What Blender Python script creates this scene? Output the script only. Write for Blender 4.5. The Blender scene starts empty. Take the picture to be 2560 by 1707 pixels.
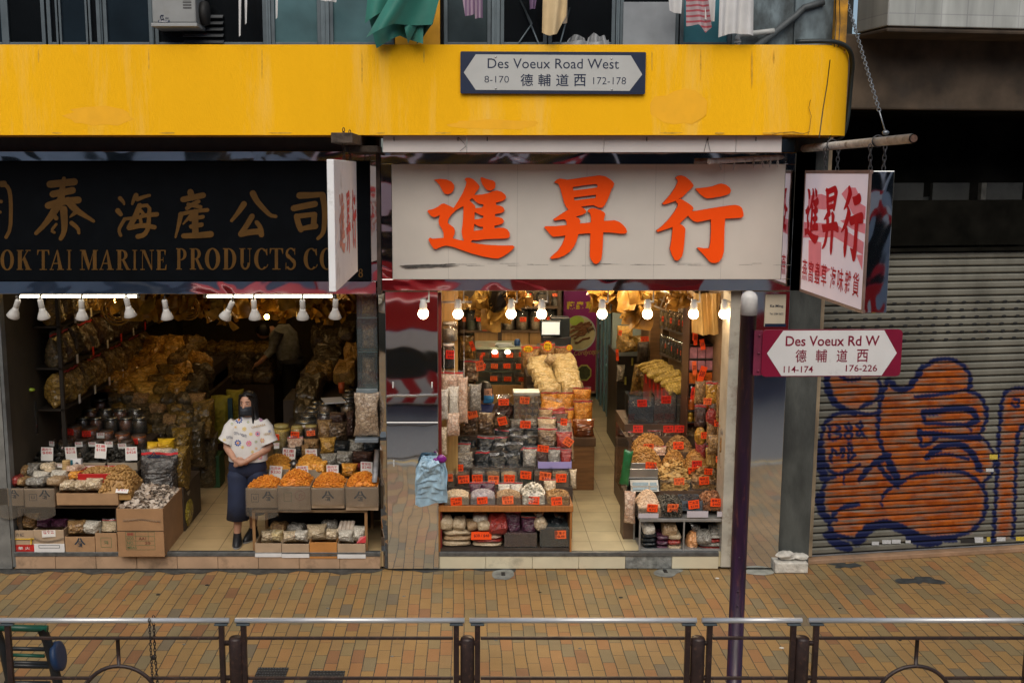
import bpy,bmesh,math,random
import numpy as np
from mathutils import Vector,Matrix
from mathutils.geometry import tessellate_polygon
R=math.radians
sc=bpy.context.scene
COL=sc.collection
F,CX,CY=2732.0,1160.0,853.5
D,H=10.7,4.02
TH=math.atan((CY-430)/F)
cd=bpy.data.cameras.new('camera')
cam=bpy.data.objects.new('camera',cd)
COL.objects.link(cam)
cd.sensor_width=36
cd.lens=36*F/2560
cd.shift_x=(1280-CX)/2560
cd.clip_start,cd.clip_end=0.1,500
cam.location=(0,-D,H)
cam.rotation_euler=(R(90)-TH,0,0)
sc.camera=cam
SUN_EL,SUN_ROT=R(47),R(186)
wd=bpy.data.worlds.new('World')
sc.world=wd
wd.use_nodes=True
nt=wd.node_tree
sky=nt.nodes.new('ShaderNodeTexSky')
sky.sky_type='NISHITA'
sky.sun_disc=False
sky.sun_elevation=SUN_EL
sky.sun_rotation=SUN_ROT
sky.dust_density=3.0
sky.ozone_density=1.6
bg=nt.nodes['Background']
bg.inputs['Strength'].default_value=0.08
nt.links.new(sky.outputs[0],bg.inputs['Color'])
sl=bpy.data.lights.new('sun','SUN')
sl.energy=1.65
sl.angle=R(60)
sl.color=(1.0,0.93,0.79)
sun=bpy.data.objects.new('sun',sl)
COL.objects.link(sun)
sdir=Vector((math.sin(SUN_ROT)*math.cos(SUN_EL),math.cos(SUN_ROT)*math.cos(SUN_EL),math.sin(SUN_EL)))
sun.rotation_euler=(-sdir).to_track_quat('-Z','Y').to_euler()
sc.view_settings.view_transform='Standard'
sc.view_settings.look='None'
sc.view_settings.exposure=0.38
sc.view_settings.gamma=1.0
sc.cycles.max_bounces=8
sc.cycles.diffuse_bounces=3
sc.cycles.glossy_bounces=4
sc.cycles.transparent_max_bounces=12
sc.cycles.transmission_bounces=4
sc.cycles.sample_clamp_indirect=4.0
sc.cycles.use_denoising=True
sc.cycles.caustics_reflective=False
sc.cycles.caustics_refractive=False
def W(px,py,Y):
 u,v=(px-CX)/F,(py-CY)/F
 dy=math.cos(TH)-v*math.sin(TH)
 dz=-math.sin(TH)-v*math.cos(TH)
 t=(Y+D)/dy
 return Vector((u*t,Y,H+dz*t))
def G(px,py,z):
 u,v=(px-CX)/F,(py-CY)/F
 dy=math.cos(TH)-v*math.sin(TH)
 dz=-math.sin(TH)-v*math.cos(TH)
 t=(z-H)/dz
 return Vector((u*t,dy*t-D,z))
def slot(x0,y0,x1,y1,Y):
 a,b=W(x0,y1,Y),W(x1,y1,Y)
 c=W((x0+x1)/2,y0,Y)
 return(a.x+b.x)/2,a.z,b.x-a.x,c.z-a.z
rnd=random.Random(11)
MT,MR,sin,cos,pi,RU,V3=Matrix.Translation,Matrix.Rotation,math.sin,math.cos,math.pi,rnd.uniform,Vector
MATS={}
def nmat(name):
 m=bpy.data.materials.new(name)
 m.use_nodes=True
 n=m.node_tree
 return m,n,n.nodes['Principled BSDF'],n.nodes.new,n.links.new
def coords(n,L,new,scale=1.0,mode='pos'):
 if mode=='pos':
  s=new('ShaderNodeNewGeometry').outputs['Position']
 else:
  s=new('ShaderNodeTexCoord').outputs['Object']
 mp=new('ShaderNodeMapping')
 mp.inputs['Scale'].default_value=scale if hasattr(scale,'__len__')else(scale,)*3
 L(s,mp.inputs['Vector'])
 return mp.outputs[0]
def hexc(c):
 return tuple(c)+(1.0,)
def pbr(name,c,rough=0.6,metal=0.0,var=0.18,vs=6.0,bump=0.0,bs=60.0,coat=0.0,crough=0.1,spec=0.5,dirt=None,dirt_amt=0.5,dscale=3.0,emit=0.0,stretch=(1,1,1),sheen=0.0):
 if name in MATS:return MATS[name]
 m,n,b,new,L=nmat(name)
 b.inputs['Roughness'].default_value=rough
 b.inputs['Metallic'].default_value=metal
 b.inputs['Specular IOR Level'].default_value=spec
 if coat:
  b.inputs['Coat Weight'].default_value=coat
  b.inputs['Coat Roughness'].default_value=crough
 if sheen:
  b.inputs['Sheen Weight'].default_value=sheen
 t=new('ShaderNodeTexNoise')
 t.inputs['Scale'].default_value=vs
 t.inputs['Detail'].default_value=6
 L(coords(n,L,new,stretch),t.inputs['Vector'])
 rp=new('ShaderNodeValToRGB')
 rp.color_ramp.elements[0].position,rp.color_ramp.elements[1].position=0.3,0.7
 rp.color_ramp.elements[0].color=hexc([x*(1-var)for x in c])
 rp.color_ramp.elements[1].color=hexc([min(1,x*(1+var))for x in c])
 L(t.outputs['Fac'],rp.inputs['Fac'])
 out=rp.outputs[0]
 if dirt:
  t2=new('ShaderNodeTexNoise')
  t2.inputs['Scale'].default_value=dscale
  t2.inputs['Detail'].default_value=8
  t2.inputs['Roughness'].default_value=0.7
  L(coords(n,L,new,stretch),t2.inputs['Vector'])
  r2=new('ShaderNodeValToRGB')
  r2.color_ramp.elements[0].position=0.62-0.25*dirt_amt
  r2.color_ramp.elements[1].position=0.78-0.15*dirt_amt
  L(t2.outputs['Fac'],r2.inputs['Fac'])
  mx=new('ShaderNodeMix');mx.data_type='RGBA'
  mx.inputs['B'].default_value=hexc(dirt)
  L(r2.outputs[0],mx.inputs['Factor']);L(out,mx.inputs['A'])
  out=mx.outputs['Result']
 L(out,b.inputs['Base Color'])
 if bump:
  t3=new('ShaderNodeTexNoise')
  t3.inputs['Scale'].default_value=bs
  t3.inputs['Detail'].default_value=4
  L(coords(n,L,new,stretch),t3.inputs['Vector'])
  bp=new('ShaderNodeBump')
  bp.inputs['Strength'].default_value=bump
  bp.inputs['Distance'].default_value=0.01
  L(t3.outputs['Fac'],bp.inputs['Height']);L(bp.outputs[0],b.inputs['Normal'])
 if emit:
  b.inputs['Emission Color'].default_value=hexc(c)
  b.inputs['Emission Strength'].default_value=emit
 MATS[name]=m
 return m
def grain(name,ca,cb,scale=90.0,film=1.0,dark=0.35,stretch=(1,1,1),wr=26.0,gap=0.12):
 """goods seen through a crinkled clear film: cells of two tones, gaps between them, a wrinkled glossy coat"""
 if name in MATS:return MATS[name]
 m,n,b,new,L=nmat(name)
 vo=new('ShaderNodeTexVoronoi')
 vo.inputs['Scale'].default_value=scale
 L(coords(n,L,new,stretch),vo.inputs['Vector'])
 sp=new('ShaderNodeSeparateColor')
 L(vo.outputs['Color'],sp.inputs[0])
 rp=new('ShaderNodeValToRGB')
 rp.color_ramp.elements[0].color=hexc(ca);rp.color_ramp.elements[1].color=hexc(cb)
 L(sp.outputs[0],rp.inputs['Fac'])
 e=new('ShaderNodeTexVoronoi');e.feature='DISTANCE_TO_EDGE'
 e.inputs['Scale'].default_value=scale
 L(coords(n,L,new,stretch),e.inputs['Vector'])
 mr=new('ShaderNodeMapRange')
 mr.inputs['From Max'].default_value=gap
 mr.inputs['To Min'].default_value=dark;mr.inputs['To Max'].default_value=1.0
 L(e.outputs['Distance'],mr.inputs['Value'])
 mx=new('ShaderNodeMix');mx.data_type='RGBA';mx.blend_type='MULTIPLY'
 mx.inputs['Factor'].default_value=1.0
 L(rp.outputs[0],mx.inputs['A']);L(mr.outputs[0],mx.inputs['B'])
 L(mx.outputs['Result'],b.inputs['Base Color'])
 bp=new('ShaderNodeBump');bp.inputs['Strength'].default_value=0.7;bp.inputs['Distance'].default_value=0.006
 L(mr.outputs[0],bp.inputs['Height']);L(bp.outputs[0],b.inputs['Normal'])
 b.inputs['Roughness'].default_value=0.6;b.inputs['Specular IOR Level'].default_value=.2
 if film:
  nz=new('ShaderNodeTexNoise');nz.inputs['Scale'].default_value=wr;nz.inputs['Detail'].default_value=3
  nz.inputs['Distortion'].default_value=1.2
  L(coords(n,L,new),nz.inputs['Vector'])
  b2=new('ShaderNodeBump');b2.inputs['Strength'].default_value=1.0;b2.inputs['Distance'].default_value=0.012
  L(nz.outputs['Fac'],b2.inputs['Height']);L(b2.outputs[0],b.inputs['Coat Normal'])
  b.inputs['Coat Weight'].default_value=film;b.inputs['Coat Roughness'].default_value=0.12
 MATS[name]=m
 return m
def chip(name,ca,cb,rough=0.55,coat=0.0,cm=None):
 """loose pieces: every piece of the heap takes its own tone"""
 if name in MATS:return MATS[name]
 m,n,b,new,L=nmat(name)
 g=new('ShaderNodeNewGeometry')
 rp=new('ShaderNodeValToRGB')
 rp.color_ramp.elements[0].color=hexc(ca);rp.color_ramp.elements[1].color=hexc(cb)
 if cm:
  k=rp.color_ramp.elements.new(0.5);k.color=hexc(cm)
 L(g.outputs['Random Per Island'],rp.inputs['Fac'])
 L(rp.outputs[0],b.inputs['Base Color'])
 b.inputs['Roughness'].default_value=rough
 b.inputs['Coat Weight'].default_value=coat
 MATS[name]=m
 return m
def film(name,tint=(0.9,0.93,0.95),alpha=0.3,wr=30.0,rough=0.12,strength=0.8):
 """clear plastic: partly see-through with wrinkled highlights"""
 if name in MATS:return MATS[name]
 m,n,b,new,L=nmat(name)
 gl=new('ShaderNodeBsdfGlossy');gl.inputs['Roughness'].default_value=rough;gl.inputs['Color'].default_value=(1,1,1,1)
 df=new('ShaderNodeBsdfDiffuse');df.inputs['Color'].default_value=hexc(tint)
 fr=new('ShaderNodeFresnel');fr.inputs['IOR'].default_value=1.55
 nz=new('ShaderNodeTexNoise');nz.inputs['Scale'].default_value=wr;nz.inputs['Detail'].default_value=4
 nz.inputs['Distortion'].default_value=1.0
 L(coords(n,L,new),nz.inputs['Vector'])
 b2=new('ShaderNodeBump');b2.inputs['Strength'].default_value=strength;b2.inputs['Distance'].default_value=0.007
 L(nz.outputs['Fac'],b2.inputs['Height'])
 for k in(gl,df,fr):L(b2.outputs[0],k.inputs['Normal'])
 tr=new('ShaderNodeBsdfTransparent');ms=new('ShaderNodeMixShader')
 ms.inputs[0].default_value=alpha
 L(tr.outputs[0],ms.inputs[1]);L(df.outputs[0],ms.inputs[2])
 m2=new('ShaderNodeMixShader');L(fr.outputs[0],m2.inputs[0]);L(ms.outputs[0],m2.inputs[1]);L(gl.outputs[0],m2.inputs[2]);n.nodes.remove(b)
 L(m2.outputs[0],n.nodes['Material Output'].inputs['Surface'])
 MATS[name]=m
 return m
def chrome(name,c=(0.72,0.73,0.74),rough=0.05,wave=1.2,amp=0.35,sx=(1,1,1)):
 if name in MATS:return MATS[name]
 m,n,b,new,L=nmat(name)
 b.inputs['Base Color'].default_value=hexc(c)
 b.inputs['Metallic'].default_value=1.0
 b.inputs['Roughness'].default_value=rough
 nz=new('ShaderNodeTexNoise');nz.inputs['Scale'].default_value=wave;nz.inputs['Detail'].default_value=1.5
 nz.inputs['Distortion'].default_value=0.6
 L(coords(n,L,new,sx),nz.inputs['Vector'])
 bp=new('ShaderNodeBump');bp.inputs['Strength'].default_value=amp;bp.inputs['Distance'].default_value=0.03
 L(nz.outputs['Fac'],bp.inputs['Height']);L(bp.outputs[0],b.inputs['Normal'])
 MATS[name]=m
 return m
def lamp_mat(name,c,s):
 if name in MATS:return MATS[name]
 m,n,b,new,L=nmat(name)
 b.inputs['Base Color'].default_value=(0.9,0.9,0.9,1)
 b.inputs['Emission Color'].default_value=hexc(c)
 b.inputs['Emission Strength'].default_value=s
 MATS[name]=m
 return m
class MB:
 def __init__(s):s.v,s.f,s.m,s.s=[],[],[],[]
 def add(s,vs,fs,mi=0,sm=False):
  o=len(s.v)
  s.v+=[tuple(v)for v in vs]
  for f in fs:
   s.f.append([i+o for i in f]);s.m.append(mi);s.s.append(sm)
 def box(s,x0,y0,z0,x1,y1,z1,mi=0,M=None):
  vs=[V3((x,y,z))for z in(z0,z1)for y in(y0,y1)for x in(x0,x1)]
  if M:vs=[M@v for v in vs]
  s.add(vs,[(0,2,3,1),(4,5,7,6),(0,1,5,4),(2,6,7,3),(0,4,6,2),(1,3,7,5)],mi)
 def obox(s,c,size,mi=0,rot=None):
  M=MT(c)
  if rot is not None:M=M@rot.to_4x4()
  a,b,d=[k/2 for k in size]
  s.box(-a,-b,-d,a,b,d,mi,M)
 def tube(s,pts,r,n=8,mi=0,caps=True,sm=True,closed=False):
  pts=[Vector(p)for p in pts]
  rs=r if hasattr(r,'__len__')else[r]*len(pts)
  vs,fs=[],[]
  up=None
  k=len(pts)
  for i,p in enumerate(pts):
   a=pts[i-1]if(i>0 or closed)else p
   b=pts[(i+1)%k]if(i<k-1 or closed)else p
   t=(b-a).normalized()
   if up is None:
    up=V3((0,0,1))if abs(t.z)<0.9 else V3((1,0,0))
   x=t.cross(up)
   if x.length<1e-5:x=t.cross(V3((0,1,0.1)))
   x.normalize();y=x.cross(t).normalized();up=y
   for j in range(n):
    q=2*pi*j/n
    vs.append(p+rs[i]*(cos(q)*x+sin(q)*y))
  for i in range(k if closed else k-1):
   i2=(i+1)%k
   for j in range(n):
    j2=(j+1)%n
    fs.append((i*n+j,i*n+j2,i2*n+j2,i2*n+j))
  s.add(vs,fs,mi,sm)
  if caps and not closed:
   o=len(s.v)-len(vs)
   s.f.append([o+j for j in range(n)]);s.m.append(mi);s.s.append(False)
   s.f.append([o+(k-1)*n+j for j in reversed(range(n))]);s.m.append(mi);s.s.append(False)
 def lathe(s,prof,n=16,mi=0,M=None,sm=True):
  vs,fs=[],[]
  for r,z in prof:
   for j in range(n):
    q=2*pi*j/n
    v=V3((r*cos(q),r*sin(q),z))
    vs.append(M@v if M else v)
  for i in range(len(prof)-1):
   for j in range(n):
    j2=(j+1)%n
    fs.append((i*n+j,i*n+j2,(i+1)*n+j2,(i+1)*n+j))
  if prof[0][0]>1e-5:fs.append(tuple(reversed(range(n))))
  if prof[-1][0]>1e-5:fs.append(tuple((len(prof)-1)*n+j for j in range(n)))
  s.add(vs,fs,mi,sm)
 def ball(s,c,r,n=12,mi=0,sc3=(1,1,1),M=None):
  prof=[(max(1e-6,r*sin(pi*i/(n//2+1))),-r*cos(pi*i/(n//2+1)))for i in range(n//2+2)]
  T=MT(c)@(M.to_4x4()if M else Matrix())@Matrix.Diagonal((*sc3,1))
  s.lathe(prof,n,mi,T)
 def grid(s,fn,nu,nv,mi=0,sm=True,two=False):
  vs=[fn(i/nu,j/nv)for j in range(nv+1)for i in range(nu+1)]
  fs=[(j*(nu+1)+i,j*(nu+1)+i+1,(j+1)*(nu+1)+i+1,(j+1)*(nu+1)+i)for j in range(nv)for i in range(nu)]
  s.add(vs,fs,mi,sm)
 def poly(s,loops,fn,th=0.0,mi=0,mi_side=None,bev=0.0):
  """outline with holes; fn(x, y, depth) maps into the world, depth 0 = front"""
  tris=tessellate_polygon([[V3((p[0],p[1],0))for p in lp]for lp in loops])
  flat=[p for lp in loops for p in lp]
  vs=[fn(p[0],p[1],0.0)for p in flat]
  s.add(vs,tris,mi)
  if th:
   ms=mi if mi_side is None else mi_side
   for lp in loops:
    k=len(lp)
    v2=[fn(p[0],p[1],0.0)for p in lp]+[fn(p[0],p[1],th)for p in lp]
    s.add(v2,[(i,(i+1)%k,k+(i+1)%k,k+i)for i in range(k)],ms)
 def build(s,name,mats,parent=None,bevel=0.0,seg=2,fix=False,sub=0):
  me=bpy.data.meshes.new(name)
  me.from_pydata(s.v,[],s.f)
  for m in(mats if isinstance(mats,(list,tuple))else[mats]):me.materials.append(m)
  if s.f:
   me.polygons.foreach_set('material_index',s.m)
   me.polygons.foreach_set('use_smooth',s.s)
  if fix:
   b=bmesh.new();b.from_mesh(me)
   bmesh.ops.remove_doubles(b,verts=b.verts,dist=1e-5)
   bmesh.ops.recalc_face_normals(b,faces=b.faces);b.to_mesh(me);b.free()
  me.update()
  o=bpy.data.objects.new(name,me)
  COL.objects.link(o)
  if parent:o.parent=parent
  if bevel:
   k=o.modifiers.new('bevel','BEVEL');k.width=bevel;k.segments=seg;k.limit_method='ANGLE'
  if sub:
   k=o.modifiers.new('sub','SUBSURF');k.levels=sub;k.render_levels=sub
  return o
def tag(o,label=None,cat=None,group=None,kind=None):
 if label:o['label']=label
 if cat:o['category']=cat
 if group:o['group']=group
 if kind:o['kind']=kind
 return o
def empty(name,loc,label,cat,group=None,rz=0.0):
 o=bpy.data.objects.new(name,None)
 o.empty_display_size=0.1
 o.location=loc;o.rotation_euler=(0,0,rz)
 COL.objects.link(o)
 tag(o,label,cat,group)
 return o
SPLIT=set('window_mullion side_panel upright post cladding_hook louvre shelf sticker torn_poster bolt nail cabinet_door wheel end_cap coupling glass_shelf eye_white iris recess_wall yellow_strap'.split())
def part(mb,name,mats,root,**k):
 if name in SPLIT:
  p=list(range(len(mb.v)))
  def find(a):
   while p[a]!=a:p[a]=p[p[a]];a=p[a]
   return a
  for f in mb.f:
   for v in f[1:]:p[find(v)]=find(f[0])
  grp={}
  for i,f in enumerate(mb.f):grp.setdefault(find(f[0]),[]).append(i)
  if len(grp)>1:
   for fs in grp.values():
    m2=MB();ids={}
    for i in fs:
     m2.f.append([ids.setdefault(v,len(ids))for v in mb.f[i]]);m2.m.append(mb.m[i]);m2.s.append(mb.s[i])
    m2.v=[mb.v[v]for v in ids]
    o=part(m2,name,mats,root,**k)
   return o
 o=mb.build(name,mats,root,**k)
 o.matrix_parent_inverse=MT(-Vector(root.location))if root.rotation_euler.z==0 else Matrix()
 return o
def copy_tree(o,parent=None):
 c=o.copy();COL.objects.link(c)
 if parent is not None:c.parent=parent
 for ch in list(o.children):copy_tree(ch,c)
 return c
TXT={}
def glyphs(s,bold=0.0):
 k=(s,bold)
 if k not in TXT:
  cu=bpy.data.curves.new('t','FONT');cu.body=s;cu.offset=bold;cu.resolution_u=3
  o=bpy.data.objects.new('t',cu);COL.objects.link(o)
  dg=bpy.context.evaluated_depsgraph_get()
  me=bpy.data.meshes.new_from_object(o.evaluated_get(dg))
  vs=np.array([v.co[:2]for v in me.vertices]);fs=[tuple(p.vertices)for p in me.polygons]
  bpy.data.objects.remove(o);bpy.data.curves.remove(cu);bpy.data.meshes.remove(me)
  a,b=vs.min(0),vs.max(0)
  TXT[k]=((vs-a)/(b-a),fs,(b-a)[0]/(b-a)[1])
 return TXT[k]
def text(mb,s,O,U,V,mi=0,bold=0.0,fit=True):
 """writing that fills the parallelogram O, O+U, O+V"""
 vs,fs,asp=glyphs(s,bold)
 O,U,V=Vector(O),Vector(U),Vector(V)
 if not fit:U=U.normalized()*V.length*asp
 mb.add([O+U*float(x)+V*float(y)for x,y in vs],fs,mi)
ORD=['first','second','third','fourth','fifth','sixth','seventh','eighth','ninth','tenth','eleventh','twelfth','thirteenth','fourteenth','fifteenth','sixteenth','seventeenth','eighteenth','nineteenth','twentieth']
def ribbon(pts,w,taper=0.0):
 """outline of a brush stroke along pts with round ends"""
 pts=[V3((p[0],p[1]))for p in pts]
 if len(pts)>2:
  q=[pts[0]]
  for i in range(1,len(pts)-1):
   q+=[pts[i]*0.75+pts[i-1]*0.25,pts[i]*0.75+pts[i+1]*0.25]
  pts=q+[pts[-1]]
 L_,R_=[],[]
 n=len(pts)
 ws=w if hasattr(w,'__len__')else[w*(1-taper*i/(n-1))for i in range(n)]
 if len(ws)!=n:ws=[ws[0]+(ws[-1]-ws[0])*i/(n-1)for i in range(n)]
 for i,p in enumerate(pts):
  t=(pts[min(i+1,n-1)]-pts[max(i-1,0)]).normalized()
  nn=V3((-t.y,t.x))*ws[i]/2
  L_.append(p+nn);R_.append(p-nn)
 def capp(p,t,r,s):
  a0=math.atan2(t.y,t.x)
  return[p+V3((cos(a0+s*k),sin(a0+s*k)))*r for k in(pi/2*0.6,pi/2*0.2,-pi/2*0.2,-pi/2*0.6)]
 t1=(pts[-1]-pts[-2]).normalized();t0=(pts[0]-pts[1]).normalized()
 out=L_+capp(pts[-1],t1,ws[-1]/2,1)+R_[::-1]+capp(pts[0],t0,ws[0]/2,1)
 return[(p.x,p.y)for p in out]
def paver_mat():
 m,n,b,new,L=nmat('brick_pavers')
 g=new('ShaderNodeNewGeometry');s=new('ShaderNodeSeparateXYZ');L(g.outputs['Position'],s.inputs[0])
 def mth(op,a,c=None,d=None):
  k=new('ShaderNodeMath');k.operation=op
  for i,x in enumerate((a,c,d)):
   if x is None:continue
   if isinstance(x,(int,float)):k.inputs[i].default_value=x
   else:L(x,k.inputs[i])
  return k.outputs[0]
 nz=new('ShaderNodeTexNoise');nz.inputs['Scale'].default_value=1.3;L(g.outputs['Position'],nz.inputs['Vector'])
 wob=mth('MULTIPLY',mth('SUBTRACT',nz.outputs['Fac'],0.5),0.035)
 xs=mth('DIVIDE',mth('ADD',s.outputs[0],wob),0.1045)
 cid=mth('FLOOR',xs)
 wn=new('ShaderNodeTexWhiteNoise');wn.noise_dimensions='1D';L(cid,wn.inputs['W'])
 par=mth('MULTIPLY',mth('MODULO',mth('ABSOLUTE',cid),2.0),0.5)
 ys=mth('ADD',mth('ADD',mth('DIVIDE',s.outputs[1],0.25),par),mth('MULTIPLY',wn.outputs['Value'],0.22))
 rid=mth('FLOOR',ys)
 cv=new('ShaderNodeCombineXYZ');L(cid,cv.inputs[0]);L(rid,cv.inputs[1])
 w2=new('ShaderNodeTexWhiteNoise');w2.noise_dimensions='2D';L(cv.outputs[0],w2.inputs['Vector'])
 rp=new('ShaderNodeValToRGB');rp.color_ramp.interpolation='CONSTANT'
 cols=[(0.0,(0.311,0.193,0.074)),(0.22,(0.321,0.195,0.07)),(0.42,(0.292,0.186,0.074)),(0.56,(0.245,0.182,0.085)),(0.68,(0.334,0.184,0.069)),(0.77,(0.221,0.174,0.093)),(0.84,(0.314,0.158,0.061)),(0.9,(0.284,0.18,0.076)),(0.955,(0.245,0.124,0.057)),(0.98,(0.177,0.141,0.089))]
 e=rp.color_ramp.elements
 e[0].position,e[0].color=0,hexc(cols[0][1]);e[1].position,e[1].color=cols[1][0],hexc(cols[1][1])
 for p,c in cols[2:]:
  k=e.new(p);k.color=hexc(c)
 L(w2.outputs['Value'],rp.inputs['Fac'])
 fx=mth('FRACT',xs);fy=mth('FRACT',ys)
 ex=mth('MULTIPLY',mth('MINIMUM',fx,mth('SUBTRACT',1.0,fx)),0.1045)
 ey=mth('MULTIPLY',mth('MINIMUM',fy,mth('SUBTRACT',1.0,fy)),0.25)
 n3=new('ShaderNodeTexNoise');n3.inputs['Scale'].default_value=45;L(g.outputs['Position'],n3.inputs['Vector'])
 wid=mth('MULTIPLY',n3.outputs['Fac'],0.0062)
 ed=mth('MINIMUM',mth('DIVIDE',ex,wid),mth('DIVIDE',ey,mth('MULTIPLY',wid,0.75)))
 jm=new('ShaderNodeMapRange');jm.inputs['From Min'].default_value=0.75;jm.inputs['From Max'].default_value=1.35;L(ed,jm.inputs['Value'])
 mx=new('ShaderNodeMix');mx.data_type='RGBA';mx.inputs['A'].default_value=(.045,.042,.035,1)
 L(jm.outputs[0],mx.inputs['Factor']);L(rp.outputs[0],mx.inputs['B'])
 st=new('ShaderNodeTexNoise');st.inputs['Scale'].default_value=0.9;st.inputs['Detail'].default_value=9;st.inputs['Roughness'].default_value=.65;L(g.outputs['Position'],st.inputs['Vector'])
 sr=new('ShaderNodeMapRange');sr.inputs['From Min'].default_value=.35;sr.inputs['From Max'].default_value=.7;sr.inputs['To Min'].default_value=1.08;sr.inputs['To Max'].default_value=.72;L(st.outputs['Fac'],sr.inputs['Value'])
 sp=new('ShaderNodeTexNoise');sp.inputs['Scale'].default_value=160;sp.inputs['Detail'].default_value=3;L(g.outputs['Position'],sp.inputs['Vector'])
 s2=new('ShaderNodeMapRange');s2.inputs['From Min'].default_value=.3;s2.inputs['From Max'].default_value=.7;s2.inputs['To Min'].default_value=.8;s2.inputs['To Max'].default_value=1.2;L(sp.outputs['Fac'],s2.inputs['Value'])
 mu=mth('MULTIPLY',sr.outputs[0],s2.outputs[0])
 m2=new('ShaderNodeMix');m2.data_type='RGBA';m2.blend_type='MULTIPLY';m2.inputs['Factor'].default_value=1
 L(mx.outputs['Result'],m2.inputs['A']);L(mu,m2.inputs['B'])
 L(m2.outputs['Result'],b.inputs['Base Color'])
 rr=new('ShaderNodeMapRange');rr.inputs['To Min'].default_value=.5;rr.inputs['To Max'].default_value=.8;L(st.outputs['Fac'],rr.inputs['Value']);L(rr.outputs[0],b.inputs['Roughness'])
 bp=new('ShaderNodeBump');bp.inputs['Strength'].default_value=.6;bp.inputs['Distance'].default_value=.006
 L(mth('ADD',jm.outputs[0],mth('MULTIPLY',sp.outputs['Fac'],.3)),bp.inputs['Height']);L(bp.outputs[0],b.inputs['Normal'])
 return m
asphalt=pbr('asphalt',(.17,.17,.172),.85,var=.25,vs=30,bump=.5,bs=120)
concrete=pbr('grey_concrete',(.28,.28,.26),.85,var=.3,vs=8,bump=.4,bs=50,dirt=(.10,.10,.095),dirt_amt=.4)
mb=MB();mb.box(-14,-3.95,-.3,14,9,0)
tag(mb.build('pavement',[paver_mat()]),kind='structure')
mb=MB();mb.box(-14,-4.12,-.3,14,-3.953,.006)
tag(mb.build('kerb',[concrete],bevel=.015),kind='structure')
mb=MB();mb.box(-60,-40,-.5,60,-4.123,-.14)
tag(mb.build('road',[asphalt]),kind='structure')
mb=MB()
for yy in(-4.4,-4.62):mb.box(-14,yy-.05,-.1395,14,yy+.05,-.135)
tag(mb.build('road_markings',[pbr('yellow_road_paint',(.55,.36,.05),.7)]),kind='structure')
yellow=pbr('yellow_render',(.96,.495,.008),.75,spec=.12,var=.06,vs=.9,bump=.5,bs=200,dirt=(.94,.56,.10),dirt_amt=.42,dscale=1.7,stretch=(1.3,1,.14))
white_tile=pbr('grubby_white',(.55,.55,.52),.5,var=.12,vs=3,dirt=(.2,.2,.19),dirt_amt=.35,stretch=(1,1,.25))
dark_wall=pbr('dark_stained_wall',(.05,.055,.055),.85,var=.5,vs=4,bump=.3,bs=30,dirt=(.02,.022,.022),dirt_amt=.7)
black=pbr('plain_black',(.012,.012,.012),.7,var=.3)
steel=pbr('brushed_steel',(.5,.5,.5),.3,metal=1.0,var=.1,vs=20,stretch=(1,1,8))
alu=pbr('grey_aluminium',(.10,.125,.14),.42,metal=.6,var=.12,vs=10)
mirror=chrome('mirror_steel',(.74,.75,.76),.035,1.6,.30,(1,1,.55))
mirror2=chrome('wavy_mirror_steel',(.74,.75,.76),.04,1.5,.32,(1,1,1.6))
BY=-0.7
zt,zb=W(1160,112,BY).z,W(1160,338,BY).z
FLZ=.185
bld=empty('shop_building',(0,3,0),'tenement block with a long yellow canopy band over two open dried seafood shops','building')
CXR=W(2112,250,BY+.4).x
def plan_band():
 pts=[(-14,BY)]
 xr,r=W(2112,250,BY+.4).x,.4
 pts.append((xr-1.6,BY))
 for i in range(15):
  a=-pi/2+pi/2*i/14
  pts.append((xr-r+r*cos(a),BY+.02+r+r*sin(a)))
 pts.append((xr,.35))
 return pts
mb=MB();pts=plan_band();k=len(pts)
sub=[]
for a,b in zip(pts,pts[1:]):
 sub.append(a)
vs=[(x,y,z)for z in(zb,zb+.03,zt-.015,zt)for x,y in pts]
fs=[(j*k+i,j*k+i+1,(j+1)*k+i+1,(j+1)*k+i)for j in range(3)for i in range(k-1)]
mb.add(vs,fs,0,True)
mb.add([(x,y,zt)for x,y in pts]+[(-14,.35,zt)],[tuple(range(k+1))],1)
part(mb,'canopy_band',[yellow,concrete],bld)
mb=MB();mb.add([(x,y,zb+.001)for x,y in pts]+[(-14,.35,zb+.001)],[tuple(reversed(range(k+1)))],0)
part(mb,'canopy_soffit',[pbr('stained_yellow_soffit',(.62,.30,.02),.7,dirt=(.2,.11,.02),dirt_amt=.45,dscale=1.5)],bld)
def patch_on_band(px,py,rx_,ry_,seed,m):
 r_=random.Random(seed);mb=MB()
 mb.add([W(px+rx_*cos(t)*r_.uniform(.75,1.1),py+ry_*sin(t)*r_.uniform(.75,1.1),BY-.0008)for t in[6.283*k/18 for k in range(18)]],[tuple(range(18))],0)
 part(mb,'repair_patch',[m],bld)
yp=pbr('patched_yellow',(.90,.45,.009),.75,var=.06);yr=pbr('rust_run',(.66,.36,.02),.8,var=.3,vs=20)
for a in((250,290,90,28,1,yp),(1700,270,80,46,3,yp),(1240,312,120,14,4,yp)):patch_on_band(*a)
for i,x in enumerate((96,372,655,905,1060,1630,1752,1880,1935)):patch_on_band(x,140+i%4*11,1.7,18+i%4*11,20+i,yr);patch_on_band(x+47,333,13+i%3*9,2.5,40+i,yr)
LX0,LX1,RX0,RX1=W(4,900,0).x,W(946,900,0).x,W(1096,900,0).x,W(1840,900,0).x
OPZ=W(1160,733,0).z
BACK=6.2
floor_m=pbr('cream_floor_tiles',(.52,.46,.31),.3,var=.06,vs=3,dirt=(.36,.31,.2),dirt_amt=.25)
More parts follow.
